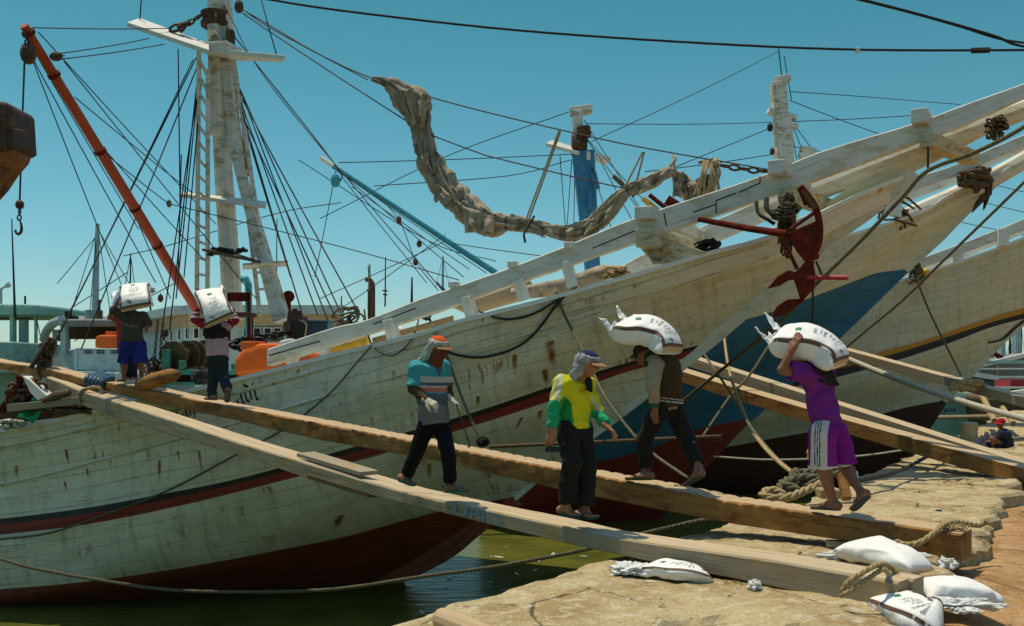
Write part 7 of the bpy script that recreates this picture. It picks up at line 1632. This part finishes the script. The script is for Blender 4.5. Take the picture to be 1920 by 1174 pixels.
garment(r_, 'neck_cloth', cloth('dark green neck cloth', (.02,.06,.05)), [(J['nk']-V(0, 0, .04), J['hd']+V(.06, 0, -.03), .085, .085, dict(k=.03))], wr=(.006, (40, 40, 40), 2.), h=.007)
sandals(r_, J, f, cloth('olive rubber', (.04,.07,.04)))
csack([(1160, 612, 10.72), (1180, 618, 10.66), (1208, 619, 10.62), (1236, 630, 10.58), (1258, 662, 10.50)], (.30, .92, .42), .46, .25, 'white rice sack with brown bands on the back of the brown vested porter', (.16, .95, .8), 5)

# ---- 4. purple porter
f = V(-.86, .51, 0).normalized(); sd = mkside(f); Yb = 9.55
J = dict(hd=dY(1504, 672, .14), nk=dY(1520, 692, .06), ch=dY(1532, 712), pv=dY(1552, 800, .02), sL=dY(1506, 700, -.18), sR=dY(1548, 702, .17), eL=dY(1466, 694, -.22), wL=dY(1487, 652, -.24), eR=dY(1530, 690, .42), wR=dY(1530, 640, .40),
         hL=dY(1542, 812, -.09), hR=dY(1566, 812, .10), kL=dY(1543, 880, -.08), kR=dY(1582, 874, .10), aL=dY(1562, 940, -.05), aR=dY(1614, 922, -.18))
J['cL'] = P(1573, 955, 9.44); J['tL'] = P(1526, 952, 9.68); J['cR'] = P(1628, 930, 9.20); J['tR'] = P(1601, 955, 9.36)
r_ = empty('person', J['pv'], 'porter in purple shirt and purple shorts with white side panels carrying a sack', 'person')
body(r_, J, sd, f, 1.0, hfw=V(-.85, .3, -.35), skin=M_skind, hands=dict(L=(V(.35, .12, .75), V(.35, .75, -.3), .35, 1), R=(V(0, -.2, 1), V(.0, -1, 0), .3, -1)), h=.0062)
MP = cloth('purple shirt', (.155,.022,.20))
shirt(r_, J, sd, f, 1.0, MP, sl=.62, hem=.0, r=(.132, .136), armr=(.088, .088), wr=(.012, (15, 15, 9), 5.), wf=1.3)
MPs = [cloth('magenta shorts', (.20,.012,.20)), cloth('shorts white', (.52,.50,.45)), cloth('shorts black stripe', (.02,.02,.025))]
def smf(x, y, z):
    m = np.zeros(len(x)); lat = (x-J['pv'].x)*sd.x+(y-J['pv'].y)*sd.y; fr = (x-J['pv'].x)*f.x+(y-J['pv'].y)*f.y
    zz = J['pv'].z-z; c = .02+zz*.02; L_ = lat > .06
    m[L_ & (np.abs(fr-c) < .078)] = 1
    for o in (-.012, .010, .032): m[L_ & (np.abs(fr-c-o) < .0045)] = 2
    m[z < J['kL'].z+.035] = 1
    return m
trousers(r_, J, sd, f, 1.0, MPs, r=(.135, .130, .1), end=.96, matfn=smf, wr=(.008, (15, 15, 7), 6.), name='shorts', seat=1.32)
H = J['hd']; s = SDF(*bounds([H], .16), .007); s.ell(H+V(.01, 0, .03), [.087, .100, .092], None, .01); s.plane(H-V(.045, 0, .02), V(-1, .3, -.25)); s.mesh('hair', M_black, r_)
sheet([P(1514, 690, 9.36), P(1560, 690, 9.42), P(1574, 722, 9.45), P(1536, 716, 9.36)], 14, 14, .012, 'shoulder_cloth', cloth('charcoal shoulder cloth', (.028,.026,.024)), r_)
sheet([P(1530, 700, 9.38), P(1568, 700, 9.46), P(1573, 724, 9.46), P(1545, 722, 9.40)], 14, 14, .02, 'shoulder_cloth', cloth('charcoal shoulder cloth', (.028,.026,.024)), r_)
sandals(r_, J, f, cloth('grey blue rubber', (.06,.08,.08)))
csack([(1452, 634, 9.62), (1480, 640, 9.56), (1514, 642, 9.50), (1545, 656, 9.46), (1573, 688, 9.40)], (.30, .92, .44), .46, .27, 'white rice sack with brown bands carried by the porter in purple', (.17, 1.0, .85), 6)

# ---- 5. pink shirt porter
f = V(-.45, .89, 0).normalized(); sd = mkside(f); Yb = 15.0
J = dict(hd=dY(398, 592, .22), nk=dY(402, 604, .14), ch=dY(406, 618, .05), pv=dY(408, 668, .0), sL=dY(386, 612, -.02), sR=dY(426, 612, .05), eL=dY(366, 598, -.10), wL=dY(373, 576, -.10), eR=dY(440, 600, .1), wR=dY(434, 580, .1),
         hL=dY(399, 674, .0), hR=dY(417, 674, .04), kL=dY(400, 708, .12), kR=dY(418, 708, .08), aL=dY(397, 741, .18), aR=dY(428, 732, -.22))
J['cL'] = P(405, 749, 15.05); J['tL'] = P(387, 748, 15.25); J['cR'] = P(428, 732, 14.72); J['tR'] = P(426, 752, 14.85)
r_ = empty('person', J['pv'], 'porter in pink shirt and dark jeans carrying a sack, seen from behind', 'person')
body(r_, J, sd, f, .88, skin=M_skind, hands=dict(L=(V(.35, .1, .7), V(.8, .3, 0), .5, 1), R=(V(-.3, .1, .7), V(-.8, .3, 0), .5, -1)), h=.009, feet=True)
shirt(r_, J, sd, f, .88, cloth('pink shirt', (.52,.30,.33)), sl=.2, hem=-.0, r=(.150, .150), armr=(.075, .07), wr=(.006, (14, 14, 8), 7.), wf=1.22)
garment(r_, 'sleeves', [cloth('red sleeve', (.30,.02,.04)), cloth('sleeve white band', (.55,.45,.45))], [(J['sL'], J['eL'], .068, .062, dict(k=.03)), (J['eL'], J['wL'], .062, .040, dict(k=.02, cut=True)), (J['sR'], J['eR'], .068, .062, dict(k=.03)), (J['eR'], J['wR'], .062, .040, dict(k=.02, cut=True))], lambda x, y, z: np.where((np.abs(z-J['eL'].z-.03) < .018) | (np.abs(z-J['eL'].z-.09) < .016), 1, 0), (.006, (30, 30, 30), 3.))
garment(r_, 'back_cloth', cloth('black back cloth', (.022,.020,.018)), [(J['ch']-V(0, .03, .05), J['nk']-V(0, .03, 0), .15, .13, dict(k=.02, side=sd, wf=1.22))], wr=(.012, (22, 22, 22), 3.))
trousers(r_, J, sd, f, .88, cloth('dark jeans', (.022,.034,.042)), r=(.115, .092, .08), end=1.95, wr=(.012, (22, 22, 16), 8.))
sandals(r_, J, f, cloth('grey rubber', (.12,.11,.10)))
csack([(392, 546, 15.15), (396, 560, 15.0), (404, 578, 14.85), (415, 604, 14.78)], (.98, -.05, -.10), .46, .20, 'white rice sack with printed face upright on the pink shirted porter', (.16, .8, -.25), 7, up=(0, -1, .3))

# ---- 6. grey shirt porter in blue shorts
f = V(-.25, .97, 0).normalized(); sd = mkside(f); Yb = 16.5
J = dict(hd=dY(250, 572, .24), nk=dY(249, 586, .12), ch=dY(248, 598, .04), pv=dY(248, 640, .0), sL=dY(230, 590, .0), sR=dY(268, 592, .04), eL=dY(213, 583, -.08), wL=dY(222, 562, -.06), eR=dY(277, 606, .1), wR=dY(274, 622, -.02),
         hL=dY(238, 648, .0), hR=dY(260, 648, .03), kL=dY(234, 680, .05), kR=dY(264, 682, .0), aL=dY(230, 709, .10), aR=dY(266, 708, .12))
J['cL'] = P(233, 714, 16.55); J['tL'] = P(224, 714, 16.72); J['cR'] = P(267, 713, 16.45); J['tR'] = P(272, 713, 16.62)
r_ = empty('person', J['pv'], 'porter in dark grey shirt and blue shorts, seen from behind, sack on neck', 'person')
body(r_, J, sd, f, .86, skin=M_skind, hands=dict(L=(V(.3, .1, .7), V(.8, .3, 0), .5, 1)), h=.009)
shirt(r_, J, sd, f, .86, [cloth('dark grey shirt', (.065,.055,.042)), cloth('shirt print', (.22,.20,.16))], sl=1.0, sl2=.3, hem=-.02, r=(.160, .155), armr=(.085, .075), wr=(.008, (13, 13, 9), 9.), wf=1.22,
      matfn=lambda x, y, z: np.where((np.abs(z-dY(0, 607).z+.05*np.sin(x*9)) < .022) & (np.abs(x-J['ch'].x) < .12) & (np.sin(x*130)+np.sin(z*170+x*60) > .2), 1, 0))
trousers(r_, J, sd, f, .86, cloth('royal blue shorts', (.020,.028,.17)), r=(.150, .135, .1), end=.98, wr=(.010, (15, 15, 8), 10.), name='shorts', seat=1.38)
sandals(r_, J, f, cloth('brown rubber', (.06,.04,.03)))
csack([(252, 540, 16.95), (253, 550, 16.62), (255, 566, 16.42), (257, 580, 16.38)], (1, .05, .02), .52, .22, 'white rice sack lying across the neck of the grey shirted porter', None, 8, up=(0, -1, .8))
# ---- 7. red shirt porter hidden behind him
f = V(-.25, .97, 0).normalized(); sd = mkside(f); Yb = 17.4
J = dict(hd=dY(240, 578, .2), nk=dY(238, 590, .12), ch=dY(236, 604, .04), pv=dY(238, 648, .0), sL=dY(219, 598, .0), sR=dY(256, 598, .04), eL=dY(205, 596, -.08), wL=dY(213, 572, -.06), eR=dY(265, 612, .1), wR=dY(262, 626, 0),
         hL=dY(231, 652, .0), hR=dY(246, 652, .03), kL=dY(236, 684, .05), kR=dY(250, 684, .0), aL=dY(238, 710, .10), aR=dY(248, 710, .12))
J['cL'] = P(238, 713, 17.4); J['tL'] = P(234, 713, 17.6); J['cR'] = P(249, 713, 17.4); J['tR'] = P(252, 713, 17.6)
r_ = empty('person', J['pv'], 'porter in red shirt and dark trousers mostly hidden behind the grey shirted one', 'person')
body(r_, J, sd, f, .86, skin=M_skind, hands=dict(L=(V(.2, .1, .7), V(.8, .3, 0), .5, 1)), h=.010)
shirt(r_, J, sd, f, .86, cloth('faded red shirt', (.34,.05,.04)), sl=.5, hem=-.08, r=(.150, .150), wr=(.007, (14, 14, 9), 9.), wf=1.22)
trousers(r_, J, sd, f, .86, cloth('dark navy trousers', (.014,.016,.03)), r=(.13, .11, .09), end=1.95)
csack([(232, 552, 17.8), (232, 560, 17.5), (234, 572, 17.3), (236, 584, 17.25)], (1, .05, .02), .42, .2, 'white sack just showing left of the grey shirted porter', None, 9, up=(0, -1, .8), band=False)
# ---- 8. seated worker far right
f = V(-.9, -.4, 0).normalized(); sd = mkside(f); Yb = 22.6
J = dict(hd=dY(1876, 795), nk=dY(1880, 808), ch=dY(1882, 814), pv=dY(1888, 836), sL=dY(1876, 812, -.16), sR=dY(1886, 812, .16), eL=dY(1868, 824, -.18), wL=dY(1858, 826, -.1), eR=dY(1876, 824, .2), wR=dY(1866, 826, .2),
         hL=dY(1884, 838, -.09), hR=dY(1888, 838, .09), kL=dY(1860, 822, -.12), kR=dY(1862, 824, .12), aL=dY(1862, 846, -.12), aR=dY(1864, 848, .12))
J['cL'] = P(1864, 850, 22.4); J['tL'] = P(1852, 850, 22.4); J['cR'] = P(1866, 851, 22.7); J['tR'] = P(1854, 851, 22.7)
r_ = empty('person', J['pv'], 'worker in red cap and dark clothes squatting on the quay at the far right', 'person')
body(r_, J, sd, f, .9, skin=M_skind, h=.012, hands=dict(L=(V(-1, 0, -.2), V(0, 0, -1), .5, 1)))
shirt(r_, J, sd, f, .9, cloth('dark navy shirt', (.03,.035,.06)), sl=.9, hem=-.02, wr=(.008, (14, 14, 9), 9.), r=(.14, .14))
trousers(r_, J, sd, f, .9, cloth('dark brown trousers', (.03,.022,.018)), end=1.9)
ncap(r_, J['hd'], f, up_, cloth('red cap', (.42,.02,.03)), cloth('red cap brim', (.42,.02,.03)), 1.1)
